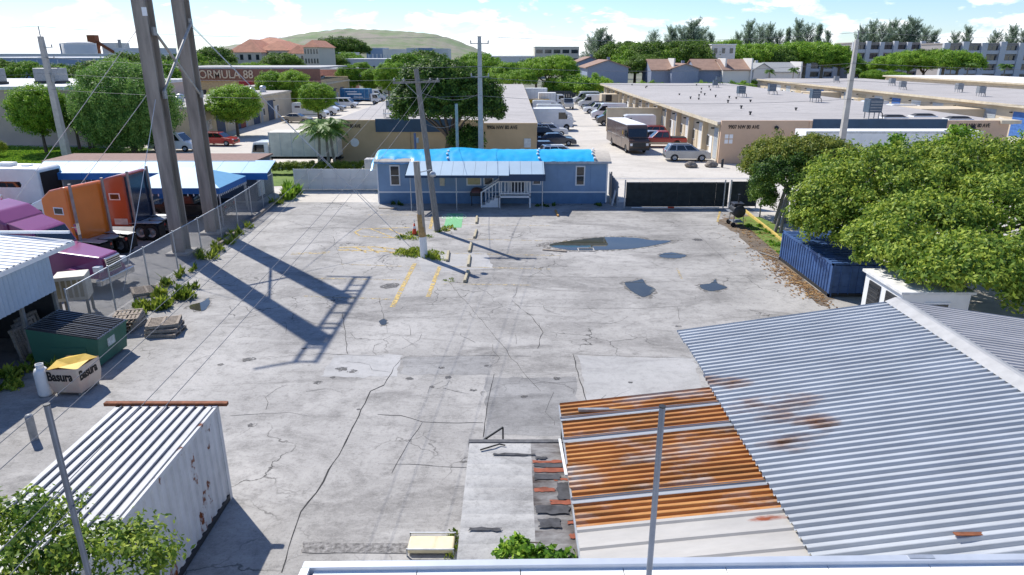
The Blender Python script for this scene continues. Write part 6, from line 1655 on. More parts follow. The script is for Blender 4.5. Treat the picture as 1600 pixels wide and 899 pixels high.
for i, (x, y) in enumerate(((-43.5, 92), (-46, 98), (-43, 103), (-46, 110), (-42.5, 116), (-43.5, 124), (-43, 139), (-45, 143), (-42.5, 147), (-46, 152), (-42.5, 157), (-43.5, 163), (-45, 170))):
    z = 4.25 if y < 131 else 4.65
    t = thing('turbine_vent', 'silver box vent on the garage block roof', 'vent', (x, y, z), 0, 'silver vents on the garage roofs')
    MB().box((-0.4,-0.4,0),(0.4,0.4,0.5)).build('curb', SILV, t); MB().lathe_z([(0.45,0.5),(0.6,0.75),(0.45,1.0),(0,1.1)],12).build('hood', SILV, t)
t = thing('roof_condenser', 'wire framed condenser on the tan warehouse roof', 'rooftop unit', (-13.2, 76.0, 4.0))
for sx_ in (-0.6, 0.55):
    for sy_ in (-0.5, 0.45): MB().box((sx_, sy_, 0), (sx_+0.06, sy_+0.06, 0.9)).build('leg', GREYM, t)
MB().box((-0.3,-0.5,0.9),(0.9,0.5,1.8)).build('case', GREYM, t); MB().box((-0.7,-0.6,0.4),(0.7,0.6,0.45)).build('frame', GREYM, t)

# alley end fence
af = thing('alley_fence', 'dark slatted fence closing the end of the alley', 'fence', (0, 0, 0))
for k in range(18): MB().box((8.6+k*0.55, 168, 0), (9.1+k*0.55, 168.06, 2.3)).build('board', mat('dark_fence', (0.05, 0.06, 0.07), 0.8), af)
MB().box((8.6, 168.07, 1.8), (18.5, 168.12, 1.95)).build('rail', DARK, af)

# ------------------------------------------------------------------ distant buildings
def block(name, label, u0, u1, vtop, Y, depth, wallm, roofm, floors=0, cols=0, winm=PANE, cat='building', ww=0.55, wh=0.5, roof_t=0.3, zb=0.0):
    a, b = PY(u0, vtop, Y), PY(u1, vtop, Y); h = max(2.5, a.z)
    t = thing(name, label, cat, ((a.x+b.x)/2, Y, 0)); hw = (b.x-a.x)/2
    MB().box((-hw, 0, 0), (hw, depth, h-roof_t)).build('wall', wallm, t)
    MB().box((-hw-0.2, -0.2, h-roof_t), (hw+0.2, depth+0.2, h)).build('roof', roofm, t)
    if floors:
        fh = (h-roof_t)/floors; cwid = 2*hw/cols
        for i in range(floors):
            for j in range(cols):
                cx, cz = -hw+(j+0.5)*cwid, (i+0.5)*fh
                MB().box((cx-cwid*ww/2, -0.06, cz-fh*wh/2), (cx+cwid*ww/2, 0.0, cz+fh*wh/2)).build('window', winm, t)
    return t
GRW = mat('pale_grey_wall', (0.52, 0.55, 0.58), 0.8, var=0.06, scale=0.1); OFFW = mat('off_white_wall', (0.66, 0.64, 0.60), 0.8, var=0.05, scale=0.1); BLW = mat('blue_grey_wall', (0.22, 0.30, 0.42), 0.8, var=0.08, scale=0.1)
WRF = mat('white_roof', (0.74, 0.74, 0.74), 0.7, var=0.05, scale=0.2); BEI = mat('beige_wall', (0.60, 0.54, 0.45), 0.85, var=0.05, scale=0.1)
block('distribution_warehouse', 'very long blue-grey warehouse with white roof behind the trees', -120, 330, 90, 250, 60, BLW, WRF, 1, 14, GRW, 'warehouse', 0.05, 0.9)
block('low_warehouse', 'white roofed warehouse beyond the blue-grey one', -60, 200, 84, 380, 70, GRW, WRF, 1, 9, PANE, 'warehouse', 0.3, 0.25)
block('tank_building', 'dark blue plant building on the far industrial skyline', 92, 112, 68, 520, 20, BLW, WRF, 3, 4)
tk = thing('storage_tank', 'large white cylindrical storage tank on the industrial skyline', 'tank', (*PY(125, 80, 520)[:2], 0)); ht = PY(125, 66, 520).z
MB().lathe_z([(11, 0), (11, ht-1), (6, ht+0.3), (0, ht+0.8)], 28).build('shell', OFFW, tk); MB().lathe_z([(11.2, ht-1.2), (11.2, ht-0.8)], 28).build('rim', GRW, tk)
hp = thing('hopper_tower', 'brown aggregate hopper tower with conveyor on the industrial skyline', 'tower', (*PY(151, 80, 560)[:2], 0)); hz = PY(151, 55, 560).z
MB().box((-4, -3, hz-9), (2, 3, hz)).build('hopper', RUSTY, hp); 
for sx_ in (-3.6, 1.4): MB().box((sx_, -2, 0), (sx_+0.8, 2, hz-9)).build('leg', RUSTY, hp)
MB().beam((0, 0, hz-4), (26, 0, 4), 2.0, 2.0).build('conveyor', RUSTY, hp)
block('plant_shed', 'long white shed beside the hopper tower', 158, 180, 67, 560, 20, OFFW, WRF); block('stack_building', 'low dark sheds along the industrial skyline', 178, 250, 75, 520, 25, GRW, WRF, 1, 12)
sk_ = thing('chimney_stack', 'thin grey stack on the industrial skyline', 'chimney', (*PY(189, 80, 560)[:2], 0)); MB().bar((0,0,0),(0,0,PY(189,63,560).z),1.2).build('shaft', GREYM, sk_); MB().bar((0,0,PY(189,63,560).z),(0,0,PY(189,63,560).z+0.5),1.5).build('cap', GREYM, sk_)
# terracotta roofed apartments
TER = mat('terracotta_tiles', (0.46, 0.20, 0.12), 0.85, var=0.2, scale=0.6)
def hipped(t, x0, x1, y0, y1, z, rise, m, over=0.6):
    x0 -= over; x1 += over; y0 -= over; y1 += over; d = min(x1-x0, y1-y0)/2
    A = [(x0+d, (y0+y1)/2 if y1-y0 < x1-x0 else y0+d, z+rise), (x1-d, (y0+y1)/2 if y1-y0 < x1-x0 else y1-d, z+rise)]
    B = [(x0,y0,z),(x1,y0,z),(x1,y1,z),(x0,y1,z)]
    if y1-y0 < x1-x0: fs = [(0,1,5,4),(1,2,5),(2,3,4,5),(3,0,4)]
    else: A = [((x0+x1)/2, y0+d, z+rise), ((x0+x1)/2, y1-d, z+rise)]; fs = [(0,1,4),(1,2,5,4),(2,3,5),(3,0,4,5)]
    return MB().add(B+A, fs+[(3,2,1,0)]).build('roof', m, t)
ta = thing('terracotta_apartments', 'white apartment block with terracotta hip roofs and tall windows', 'apartment block', (0, 0, 0))
def wing(u0, u1, ve, Y, dep, cols, floors, rise):
    a, b = PY(u0, ve, Y), PY(u1, ve, Y)
    MB().box((a.x, Y, 0), (b.x, Y+dep, a.z)).build('wall', BEI if cols > 3 else OFFW, ta); hipped(ta, a.x, b.x, Y, Y+dep, a.z, rise, TER)
    cwid = (b.x-a.x)/cols; fh = a.z/floors
    for i in range(floors):
        for j in range(cols): wn = MB().box((a.x+(j+0.3)*cwid, Y-0.08, (i+0.3)*fh), (a.x+(j+0.7)*cwid, Y, (i+0.8)*fh)).build('window', PANE, ta)
wing(372, 448, 72, 292, 26, 7, 4, 3.6); wing(358, 408, 82, 260, 24, 4, 3, 4.6); wing(404, 452, 79, 266, 26, 5, 3, 3.5); wing(450, 476, 84, 262, 22, 3, 3, 3.0); wing(474, 497, 74, 258, 24, 5, 4, 2.5)
block('mid_building', 'pale building end beside the terracotta apartments', 470, 500, 104, 200, 20, OFFW, WRF, 2, 5)
block('red_brick_store', 'low reddish wall building behind the vent roof', 497, 540, 107, 185, 15, mat('salmon_wall', (0.5, 0.25, 0.2), 0.85), WRF)
for i, (u0, u1, vt, Y, lab, m, cols) in enumerate(((508, 545, 82, 430, 'white low warehouse under the green hill', OFFW, 6), (572, 598, 75, 620, 'blue fronted warehouse under the green hill', BLW, 4), (598, 635, 77, 610, 'white panelled warehouse under the green hill', OFFW, 8), (635, 650, 75, 600, 'pale warehouse between the blue fronts', GRW, 4), (650, 675, 75, 615, 'second blue fronted warehouse under the green hill', BLW, 5), (675, 700, 76, 620, 'striped white warehouse under the green hill', OFFW, 9), (536, 640, 92, 300, 'long grey flat roofed building behind the street trees', GRW, 12), (760, 835, 88, 330, 'pale flat warehouse beyond the broad tree', OFFW, 6))):
    block('distant_warehouse', lab, u0, u1, vt, Y, 30, m, WRF, 1, cols, PANE if i in (0, 6) else GRW, 'warehouse', 0.35, 0.4)
block('parking_structure', 'three storey cream office block with dark window bands', 836, 905, 73, 420, 30, BEI, WRF, 3, 5, PANE, 'building', 0.75, 0.42)
block('white_tower_block', 'white stair tower block among the trees', 1113, 1150, 69, 221, 10, OFFW, WRF, 4, 3, PANE, 'building', 0.4, 0.45)
# townhouses
SHING = mat('brown_shingles', (0.30, 0.19, 0.14), 0.9, var=0.18, scale=0.8); THW = mat('townhouse_blue', (0.22, 0.26, 0.35), 0.8, var=0.08)
def gable(label, u0, u1, ve, vr, Y, dep, wallm, roofm, wins=2, group='townhouses behind the warehouses'):
    a, b = PY(u0, ve, Y), PY(u1, ve, Y); zr = PY(u0, vr, Y).z; zr = max(zr, a.z+1.2)
    t = thing('townhouse', label, 'house', ((a.x+b.x)/2, Y, 0), 0, group); hw = (b.x-a.x)/2
    MB().prism_y([(-hw, 0), (hw, 0), (hw, a.z), (0, zr), (-hw, a.z)], 0, dep).build('wall', wallm, t)
    sl_ = (zr-a.z)/hw
    for s in (-1, 1):
        MB().hexa([(s*(hw+0.6), -0.5, a.z-0.6*sl_+0.02), (0, -0.5, zr+0.02), (0, dep+0.5, zr+0.02), (s*(hw+0.6), dep+0.5, a.z-0.6*sl_+0.02)][::s],
                  [(s*(hw+0.6), -0.5, a.z-0.6*sl_+0.25), (0, -0.5, zr+0.25), (0, dep+0.5, zr+0.25), (s*(hw+0.6), dep+0.5, a.z-0.6*sl_+0.25)][::s]).build('roof', roofm, t)
    for j in range(wins):
        cx = -hw + 2*hw*(j+0.5)/wins
        wn = MB().box((cx-0.8, -0.08, 1.0), (cx+0.8, 0, 2.6)).build('window', TRIM, t); MB().box((cx-0.7, -0.1, 1.1), (cx+0.7, -0.06, 2.5)).build('pane', PANE, wn)
    MB().box((hw*0.2, dep*0.5, zr-0.3), (hw*0.2+0.8, dep*0.5+0.8, zr+0.9)).build('chimney', wallm, t)
    return t
def eave_house(label, u0, u1, ve, vr, Y, dep, wallm, roofm, cols=3):
    a, b = PY(u0, ve, Y), PY(u1, ve, Y); zr = PY(u0, vr, Y+dep/2).z; zr = max(zr, a.z+1.5)
    t = thing('townhouse', label, 'house', ((a.x+b.x)/2, Y, 0), 0, 'townhouses behind the warehouses'); hw = (b.x-a.x)/2
    n = [(0, a.z), (dep/2, zr), (dep, a.z)]
    MB().add([(-hw,0,0),(hw,0,0),(hw,dep,0),(-hw,dep,0),(-hw,0,a.z),(hw,0,a.z),(hw,dep,a.z),(-hw,dep,a.z),(-hw,dep/2,zr),(hw,dep/2,zr)], [(0,1,5,4),(2,3,7,6),(1,2,6,9,5),(3,0,4,8,7),(4,5,9,8),(6,7,8,9)]).build('wall', wallm, t)
    MB().hexa([(-hw-0.3,-0.6,a.z-0.3),(hw+0.3,-0.6,a.z-0.3),(hw+0.3,dep/2,zr+0.03),(-hw-0.3,dep/2,zr+0.03)],[(-hw-0.3,-0.6,a.z-0.05),(hw+0.3,-0.6,a.z-0.05),(hw+0.3,dep/2,zr+0.28),(-hw-0.3,dep/2,zr+0.28)]).build('roof', roofm, t)
    MB().hexa([(-hw-0.3,dep/2,zr+0.03),(hw+0.3,dep/2,zr+0.03),(hw+0.3,dep+0.6,a.z-0.3),(-hw-0.3,dep+0.6,a.z-0.3)],[(-hw-0.3,dep/2,zr+0.28),(hw+0.3,dep/2,zr+0.28),(hw+0.3,dep+0.6,a.z-0.05),(-hw-0.3,dep+0.6,a.z-0.05)]).build('roof', roofm, t)
    for j in range(cols):
        cx = -hw + 2*hw*(j+0.5)/cols
        wn = MB().box((cx-0.9, -0.08, 0.6), (cx+0.9, 0, min(2.6, a.z-0.3))).build('window', TRIM, t); MB().box((cx-0.8, -0.1, 0.7), (cx+0.8, -0.06, min(2.5, a.z-0.4))).build('pane', PANE, wn)
    MB().box((hw-0.15, -0.7, 0), (hw+0.25, dep*0.5, zr+0.5)).build('party_wall', OFFW, t)
    return t
gable('grey-blue townhouse gable behind the alley fence', 918, 982, 106, 95, 200, 22, THW, SHING, 2)
gable('grey-blue gabled house peeking over the first townhouse', 900, 945, 99, 90, 228, 20, THW, SHING, 2); gable('small gabled house at the end of the townhouse row', 945, 978, 98, 90, 236, 20, THW, SHING, 1)
gable('grey-blue gable in the brown roofed row', 1050, 1092, 108, 101, 196, 16, THW, SHING, 2)
eave_house('brown roofed house at the start of the row', 1018, 1052, 109, 94, 199, 14, THW, SHING, 2); eave_house('brown roofed house in the middle of the row', 1088, 1132, 109, 94, 199, 14, THW, SHING, 3); eave_house('brown roofed house at the end of the row', 1130, 1173, 109, 94, 197, 14, OFFW, SHING, 3)
GRS = mat('grey_shingles', (0.30, 0.31, 0.31), 0.9, var=0.12)
gable('white gabled house with grey shingles', 1178, 1206, 109, 100, 215, 18, OFFW, GRS, 1); eave_house('grey shingled house next to the white gable', 1205, 1250, 112, 99, 214, 16, OFFW, GRS, 3)
# apartment blocks on the right
def apartments(label, u0, u1, vtop, Y, cols, floors=4, depth=16):
    a, b = PY(u0, vtop, Y), PY(u1, vtop, Y); h = a.z; t = thing('apartment_block', label, 'apartment block', ((a.x+b.x)/2, Y, 0), 0, 'apartment blocks beyond the trees'); hw = (b.x-a.x)/2
    AP = mat('apartment_stucco', (0.56, 0.56, 0.58), 0.85, var=0.06, scale=0.1); APD = mat('apartment_dark', (0.34, 0.31, 0.30), 0.85, var=0.1, scale=0.1)
    MB().box((-hw, 0, 0), (hw, depth, h-0.5)).build('wall', APD, t)
    cwid = 2*hw/cols; fh = (h-0.5)/floors
    MB().box((-hw-0.2, -0.3, h-0.55), (hw+0.2, depth, h-0.1)).build('roof', mat('apartment_roof', (0.33, 0.29, 0.26), 0.8), t)
    for j in range(cols+1): MB().box((-hw+j*cwid-cwid*0.16, -1.3, 0), (-hw+j*cwid+cwid*0.16, 0, h+(0.4 if j % 2 else 0))).build('stair_bay', AP, t)
    for i in range(floors):
        for j in range(cols):
            xa, xb = -hw+(j+0.17)*cwid, -hw+(j+0.83)*cwid
            MB().box((xa, -0.95, i*fh), (xb, 0, i*fh+fh*0.36)).build('balcony', AP, t)
            for k in range(2):
                c = xa + (xb-xa)*(k+0.5)/2
                wn = MB().box((c-1.0, -0.08, i*fh+fh*0.38), (c+1.0, 0, i*fh+fh*0.85)).build('window', PANE, t)
    return t
apartments('long grey apartment block with balconies behind the fig trees', 1335, 1462, 66, 300, 6); apartments('pale apartment block end with paired windows', 1478, 1625, 67, 270, 5); apartments('brown shaded apartment block behind the pines', 1160, 1330, 71, 310, 8)
# hill
hv, hf = [], []
nx, ny = 90, 14
for i in range(nx+1):
    u = 310 + (770-310)*i/nx
    uu = [310, 345, 370, 440, 470, 500, 545, 600, 640, 680, 710, 740, 770]; vv = [88, 80, 72, 62, 55, 50, 45.5, 47.5, 50, 54, 62, 74, 88]
    vt = np.interp(u, uu, vv) + 0.5*math.sin(i*1.7)
    for j in range(ny+1):
        f = j/ny; Y = 1250 + 350*f
        q = PY(u, vt, 1600)
        x = PY(u, vt, 1600).x * (0.93 + 0.07*f); z = max(0, q.z) * (math.sin(f*math.pi/2)**0.75) + 1.5*mn.noise(Vector((i*0.4, j*0.7, 2)))*(f < 1)
        if i in (0, nx): z = -1
        hv.append((x, Y, z if j else -1))
for i in range(nx):
    for j in range(ny): hf.append((i*(ny+1)+j, (i+1)*(ny+1)+j, (i+1)*(ny+1)+j+1, i*(ny+1)+j+1))
HILL = ground_mat('landfill_hill', (0.13, 0.22, 0.07), (0.29, 0.25, 0.21), (0.11, 0.19, 0.06), 0, 0.1)
o = MB().add(hv, hf, True).build('hill', HILL); tag(o, 'broad grassy landfill hill with brown terraces on the horizon', kind='structure')
# ================================================================== VEGETATION
G_FIG = leaf_mat('fig_leaves', (0.022, 0.06, 0.012), (0.075, 0.16, 0.024), (0.21, 0.32, 0.05))
G_MID = leaf_mat('mid_leaves', (0.03, 0.08, 0.012), (0.16, 0.265, 0.03), (0.43, 0.51, 0.075))
G_LIME = leaf_mat('lime_leaves', (0.05, 0.14, 0.015), (0.16, 0.33, 0.028), (0.34, 0.50, 0.055))
G_YEL = leaf_mat('yellowish_leaves', (0.055, 0.11, 0.015), (0.17, 0.25, 0.03), (0.37, 0.43, 0.06))
G_PINE = leaf_mat('pine_needles', (0.11, 0.17, 0.11), (0.20, 0.28, 0.185), (0.32, 0.40, 0.28), 0.6)
G_PALM = leaf_mat('palm_fronds', (0.035, 0.10, 0.02), (0.10, 0.22, 0.04), (0.26, 0.38, 0.09))
G_OLV = leaf_mat('olive_leaves', (0.04, 0.085, 0.015), (0.13, 0.19, 0.026), (0.30, 0.32, 0.05))
def unit(a): return a / np.maximum(np.linalg.norm(a, axis=1, keepdims=True), 1e-6)
def leaves_at(rng, pos, nrm, size, aspect=0.45, droop=0.0):
    """rhombic leaves at pos with face normals nrm"""
    n = len(pos); r = unit(rng.normal(size=(n, 3))); a = unit(np.cross(nrm, r))
    if droop: a = unit(a + np.array([0, 0, -droop]))
    b = unit(np.cross(nrm, a)); s = (size * rng.uniform(0.6, 1.25, n))[:, None]
    V = np.empty((n, 4, 3)); V[:, 0] = pos - a*s*0.5; V[:, 1] = pos + b*s*aspect*0.5; V[:, 2] = pos + a*s*0.5; V[:, 3] = pos - b*s*aspect*0.5
    return V.reshape(-1, 3)
def crown_pts(rng, ells, n_clump, per, rc, shell=0.55, up=0.35, flat=0.75, full=False):
    """clumps over the outer part of several ellipsoids; returns leaf positions, normals"""
    vol = np.array([e[3]*e[4]*e[5] for e in ells]) ** 0.67; vol /= vol.sum()
    which = rng.choice(len(ells), n_clump, p=vol); E = np.array(ells)[which]
    d = unit(rng.normal(size=(n_clump, 3))); 
    if not full: d[:, 2] = np.where(d[:, 2] < -0.35, -d[:, 2]*0.6, d[:, 2]); d = unit(d)
    rad = shell + (1-shell)*rng.uniform(0, 1, n_clump)**0.5; rad *= rng.uniform(0.86, 1.1, n_clump)
    c = E[:, :3] + d*E[:, 3:6]*rad[:, None]
    cs = rc*rng.uniform(0.55, 1.35, n_clump)
    k = np.repeat(np.arange(n_clump), per)
    off = unit(rng.normal(size=(len(k), 3)))*(rng.uniform(0, 1, len(k))**0.45)[:, None]*cs[k][:, None]; off[:, 2] *= flat
    pos = c[k] + off
    nrm = unit(d[k]*0.5 + unit(off)*0.55 + rng.normal(size=(len(k), 3))*0.65 + np.array([0, 0, up*0.7]))
    return pos, nrm
def limb_mesh(rng, name, base, tips, r0, m, wob=0.25):
    mb = MB(); base = Vector(base)
    for tip in tips:
        tip = Vector(tip); pts = [base]
        for k in range(1, 6):
            t = k/5; q = base.lerp(tip, t); q.z = base.z + (tip.z-base.z)*t**0.85
            if k < 5: q += Vector(rng.normal(size=3))*wob*0.3
            pts.append(q)
        for k in range(5): mb.bar(pts[k], pts[k+1], r0*(1-k*0.17), r0*(1-(k+1)*0.17), 7, False)
    return mb.mesh(name, m)
PROTO = {}
def tree_proto(key, seed, ells, n_clump, per, rc, leaf, m, trunk_h, trunk_r, bark=BARK, shell=0.55, aspect=0.45, limbs=6, up=0.35, flat=0.75, stems=1, full=False):
    rng = np.random.default_rng(seed)
    pos, nrm = crown_pts(rng, ells, n_clump, per, rc, shell, up, flat, full)
    cm = np_mesh('crown', leaves_at(rng, pos, nrm, leaf, aspect), 4, m)
    E = np.array(ells); tips = []
    for k in range(limbs):
        e = E[k % len(E)]; a = rng.uniform(0, 6.28)
        tips.append((e[0]+math.cos(a)*e[3]*0.55, e[1]+math.sin(a)*e[4]*0.55, e[2]+e[5]*rng.uniform(-0.1, 0.5)))
    mb = MB()
    for s in range(stems):
        ox = 0 if stems == 1 else rng.uniform(-0.5, 0.5); oy = 0 if stems == 1 else rng.uniform(-0.5, 0.5)
        mb.bar((ox*1.6, oy*1.6, -0.05), (ox, oy, trunk_h*0.5), trunk_r*1.15, trunk_r*0.9, 10, False).bar((ox, oy, trunk_h*0.5), (ox*0.3, oy*0.3, trunk_h), trunk_r*0.9, trunk_r*0.8, 10, False)
    PROTO[key] = (cm, mb.mesh('trunk', bark), limb_mesh(rng, 'limbs', (0, 0, trunk_h-0.1), tips, trunk_r*0.5, bark))
def plant(key, name, label, loc, s=(1, 1, 1), rz=0.0, group=None, cat='tree'):
    t = thing(name, label, cat, loc, rz, group); t.scale = s if isinstance(s, tuple) else (s, s, s)
    cm, tm, lm = PROTO[key]
    link('crown', cm, t); tr = link('trunk', tm, t); link('limb', lm, tr)
    return t
# prototypes
tree_proto('round', 1, [(0, 0, 4.6, 2.8, 2.8, 2.5), (0.3, 0.2, 4.9, 2.4, 2.4, 2.3)], 620, 75, 0.5, 0.21, G_LIME, 2.4, 0.17, shell=0.7, full=True)
tree_proto('dome', 2, [(0, 0, 4.9, 5.2, 5.0, 4.2), (-0.6, 0, 5.3, 4.4, 4.2, 3.9), (0, -1, 3.2, 4.6, 4.0, 2.4)], 1700, 70, 0.6, 0.22, leaf_mat('dome_leaves', (0.025, 0.085, 0.02), (0.09, 0.22, 0.04), (0.25, 0.40, 0.09)), 2.0, 0.3, shell=0.76, up=0.1, flat=1.2, full=True)
tree_proto('broad', 3, [(0, 0, 5.6, 4.2, 4.2, 2.6), (2.2, 0.5, 5.0, 2.6, 2.6, 1.8), (-2.3, -0.4, 5.2, 2.5, 2.5, 1.9), (0.4, -1.6, 6.3, 2.4, 2.2, 1.7)], 520, 80, 0.7, 0.3, G_FIG, 3.2, 0.28, shell=0.5)
tree_proto('broad2', 4, [(0, 0, 5.2, 4.6, 4.0, 2.2), (1.8, 0.6, 6.2, 2.4, 2.4, 1.6), (-2.6, 0, 4.7, 2.2, 2.4, 1.7), (3.0, -0.8, 4.6, 1.8, 1.8, 1.4)], 520, 80, 0.65, 0.28, G_LIME, 3.0, 0.26, shell=0.5)
tree_proto('umbrella', 5, [(0, 0, 5.8, 4.6, 4.2, 2.0), (2.6, 0, 5.0, 2.5, 2.6, 1.6), (-2.8, 0.3, 5.0, 2.5, 2.6, 1.7), (0.6, -0.8, 6.4, 2.4, 2.2, 1.4)], 520, 75, 0.7, 0.3, G_LIME, 4.2, 0.3, BARKG, 0.45, limbs=12)
tree_proto('shrub', 6, [(0, 0, 1.0, 1.5, 1.3, 0.95), (0.8, 0.2, 0.8, 0.9, 0.9, 0.7)], 160, 70, 0.33, 0.16, G_LIME, 0.5, 0.07, shell=0.5)
tree_proto('hedge', 7, [(x*0.8, 0, 0.55, 0.7, 0.5, 0.5) for x in range(-3, 4)], 260, 60, 0.2, 0.11, G_YEL, 0.4, 0.05, shell=0.6)
# feathery pines (casuarina): wispy sprays along rising branches
def pine_proto(key, seed, h, spread, n_br, narrow=False):
    rng = np.random.default_rng(seed); P_, N_ = [], []; mb = MB()
    mb.bar((0, 0, -0.1), (0.2, 0, h*0.55), 0.28, 0.17, 8, False).bar((0.2, 0, h*0.55), (0.1, 0.1, h*0.97), 0.17, 0.03, 8, False)
    br = MB()
    for k in range(n_br):
        z0 = h*rng.uniform(0.22, 0.92); a = rng.uniform(0, 6.28)
        ln = spread*(1.1 - z0/h*0.75)*rng.uniform(0.5, 1.15) * (0.4 if narrow else 1)
        rise = ln*rng.uniform(0.5, 1.3) if not narrow else -0.1
        b0 = np.array([0.15, 0, z0]); b1 = b0 + np.array([math.cos(a)*ln, math.sin(a)*ln, rise])
        br.bar(b0, b1, 0.05, 0.012, 4, False)
        n = int(75*(0.5+ln/spread)); t = rng.uniform(0.25, 1.08, n)[:, None]
        p = b0 + (b1-b0)*t + rng.normal(size=(n, 3))*np.array([0.32, 0.32, 0.3])*(0.6+0.5*(1-t)); P_.append(p)
    pos = np.concatenate(P_); rngn = unit(rng.normal(size=(len(pos), 3)))
    cm = np_mesh('crown', leaves_at(rng, pos, rngn, 0.8, 0.11, -0.8), 4, G_PINE)
    PROTO[key] = (cm, mb.mesh('trunk', BARK), br.mesh('limbs', BARK))
pine_proto('pine', 11, 17, 5.0, 120); pine_proto('pine2', 12, 16, 5.8, 105); pine_proto('spire', 13, 15, 3.2, 130, True)
def palm_proto(key, seed, h, n_fr, ln, m=G_PALM):
    rng = np.random.default_rng(seed); mb = MB(); pts = [Vector((0.35*math.sin(k/7*1.5), 0, h*k/7 - 0.05)) for k in range(8)]
    for k in range(7): mb.bar(pts[k], pts[k+1], 0.17-0.008*k, 0.165-0.008*k, 8, False)
    top = np.array(pts[-1]); V = []; fr = MB()
    for f in range(n_fr):
        a = 6.28*f/n_fr + rng.uniform(-0.2, 0.2); el = rng.uniform(0.1, 1.15); prev = None
        for k in range(13):
            t = k/12; r = ln*t*math.cos(el*(1-0.4*t)); z = ln*t*math.sin(el) - 0.95*ln*t*t*rng.uniform(0.75, 0.85)
            c = top + np.array([math.cos(a)*r, math.sin(a)*r, z])
            if prev is not None:
                tv = (c-prev)/np.linalg.norm(c-prev); sd = np.array([-math.sin(a), math.cos(a), 0])
                w = 0.75*ln/2.6*math.sin(math.pi*(0.12+0.84*t))
                for s in (-1, 1):
                    for q in (0.0, 0.5):
                        b = prev + (c-prev)*q; tip = b + (sd*s*0.8 + tv*0.55 + np.array([0, 0, -0.45]))*w; wd = tv*0.075
                        V += [b-wd, b+wd, tip+wd*0.3, tip-wd*0.3]
                fr.bar(prev, c, 0.025, 0.02, 4, False)
            prev = c
    PROTO[key] = (np_mesh('crown', np.array(V), 4, m), mb.mesh('trunk', BARKG), fr.mesh('frond_stalks', m))
palm_proto('palm', 21, 4.6, 13, 2.7); palm_proto('palm2', 22, 4.0, 12, 2.4); palm_proto('sabal', 23, 5.5, 18, 2.0)

# the two trees on the yard edge (own meshes)
tree_proto('edge', 31, [(0, 0, 4.0, 2.9, 3.0, 1.75), (1.4, -0.8, 4.2, 2.0, 2.2, 1.5), (-1.3, 0.4, 3.6, 1.7, 2.0, 1.4), (2.6, 0.8, 3.9, 2.0, 2.0, 1.5)], 850, 90, 0.42, 0.17, G_OLV, 2.4, 0.13, BARKG, 0.55, limbs=10, stems=3)
plant('edge', 'edge_tree', 'rounded olive-green tree by the gate end of the hedge', (17.7, 43.6, 0))
tree_proto('edgein', 32, [(0, 0, 3.4, 2.4, 2.4, 1.5)], 260, 80, 0.42, 0.17, G_FIG, 2.2, 0.1, BARKG, 0.3, limbs=6, stems=2)
plant('edgein', 'edge_tree', 'dark green understory tree beside the olive-green one', (17.0, 41.6, 0))
SPE = [(18.5,33,4.2,4.2,3.6,2.2), (16,32.5,3.4,2.4,2.6,1.6), (22,33.5,4.8,3.4,3,2), (25.5,33,4.6,3,3,1.9), (28.5,31,4.2,2.5,2.5,2.0), (17.3,28.0,3.6,2.4,2.4,1.4), (21,28.5,3.9,3.2,2.8,1.8), (25,28,3.6,3,2.8,2.0), (28,28,3.2,2.4,2.4,2.0),
       (15.0,26.4,3.5,1.5,1.7,0.8), (17,24.0,3.4,2.1,2.1,0.9), (19.8,23.8,3.0,2.1,2.2,1.4), (22.2,24.6,2.8,2.2,2.2,1.6), (24.6,25.4,2.6,2.2,2.2,1.8), (16.2,23.0,3.2,1.9,1.5,0.75), (18.8,22.0,2.6,1.8,1.5,1.2), (21.2,22.4,2.3,2.0,1.8,1.4), (14.6,24.6,3.3,1.0,1.2,0.6), (15.5,32.4,2.7,1.9,2.4,0.95), (16.3,29.6,2.5,1.6,1.5,0.9), (15.0,23.4,3.15,1.2,1.2,0.45), (14.3,25.6,3.0,0.8,1.0,0.5)]
TX, TY_ = 20.5, 30.0
tree_proto('spread', 33, [(a-TX, b-TY_, c, p, q, r) for a, b, c, p, q, r in SPE], 3900, 62, 0.46, 0.2, G_MID, 2.2, 0.2, BARKG, 0.55, limbs=22, up=0.45, stems=4)
plant('spread', 'spreading_tree', 'large spreading bright green tree over the low blue container', (TX, TY_, 0))
# upright light shoots of the crown
tree_proto('shoot', 34, [(0, 0, 5.2, 0.7, 0.7, 1.5)], 60, 50, 0.3, 0.19, G_LIME, 4.0, 0.05, BARKG, 0.2, limbs=3)
for i, (x, y, s) in enumerate(((19.2, 35.0, 1.05), (22.0, 34.6, 1.12), (25.5, 34.0, 1.1))): plant('shoot', 'sapling', 'slender pale green shoot rising out of the spreading tree', (x, y, 0), s, i, 'pale shoots in the spreading tree')
plant('shrub', 'roadside_bush', 'low green bush at the foot of the spreading tree', (19.9, 22.3, 0), 0.9, 0.4, cat='bush')
plant('shrub', 'roadside_bush', 'green bush beside the white trailer end', (18.6, 21.2, 0), 0.6, 2.0, cat='bush')
# vines hanging on the hedge side
tree_proto('vine', 35, [(0, 0, 1.5, 0.6, 1.8, 1.5)], 200, 60, 0.3, 0.15, G_FIG, 1.0, 0.05, BARKG, 0.4, limbs=4)
plant('vine', 'hedge_bush', 'dark climbing hedge below the olive-green tree', (16.8, 45.4, 0), cat='bush'); plant('vine', 'hedge_bush', 'dark hedge between the blue container and the edge tree', (17.5, 38.8, 0), (1, 1.1, 1.1), cat='bush')
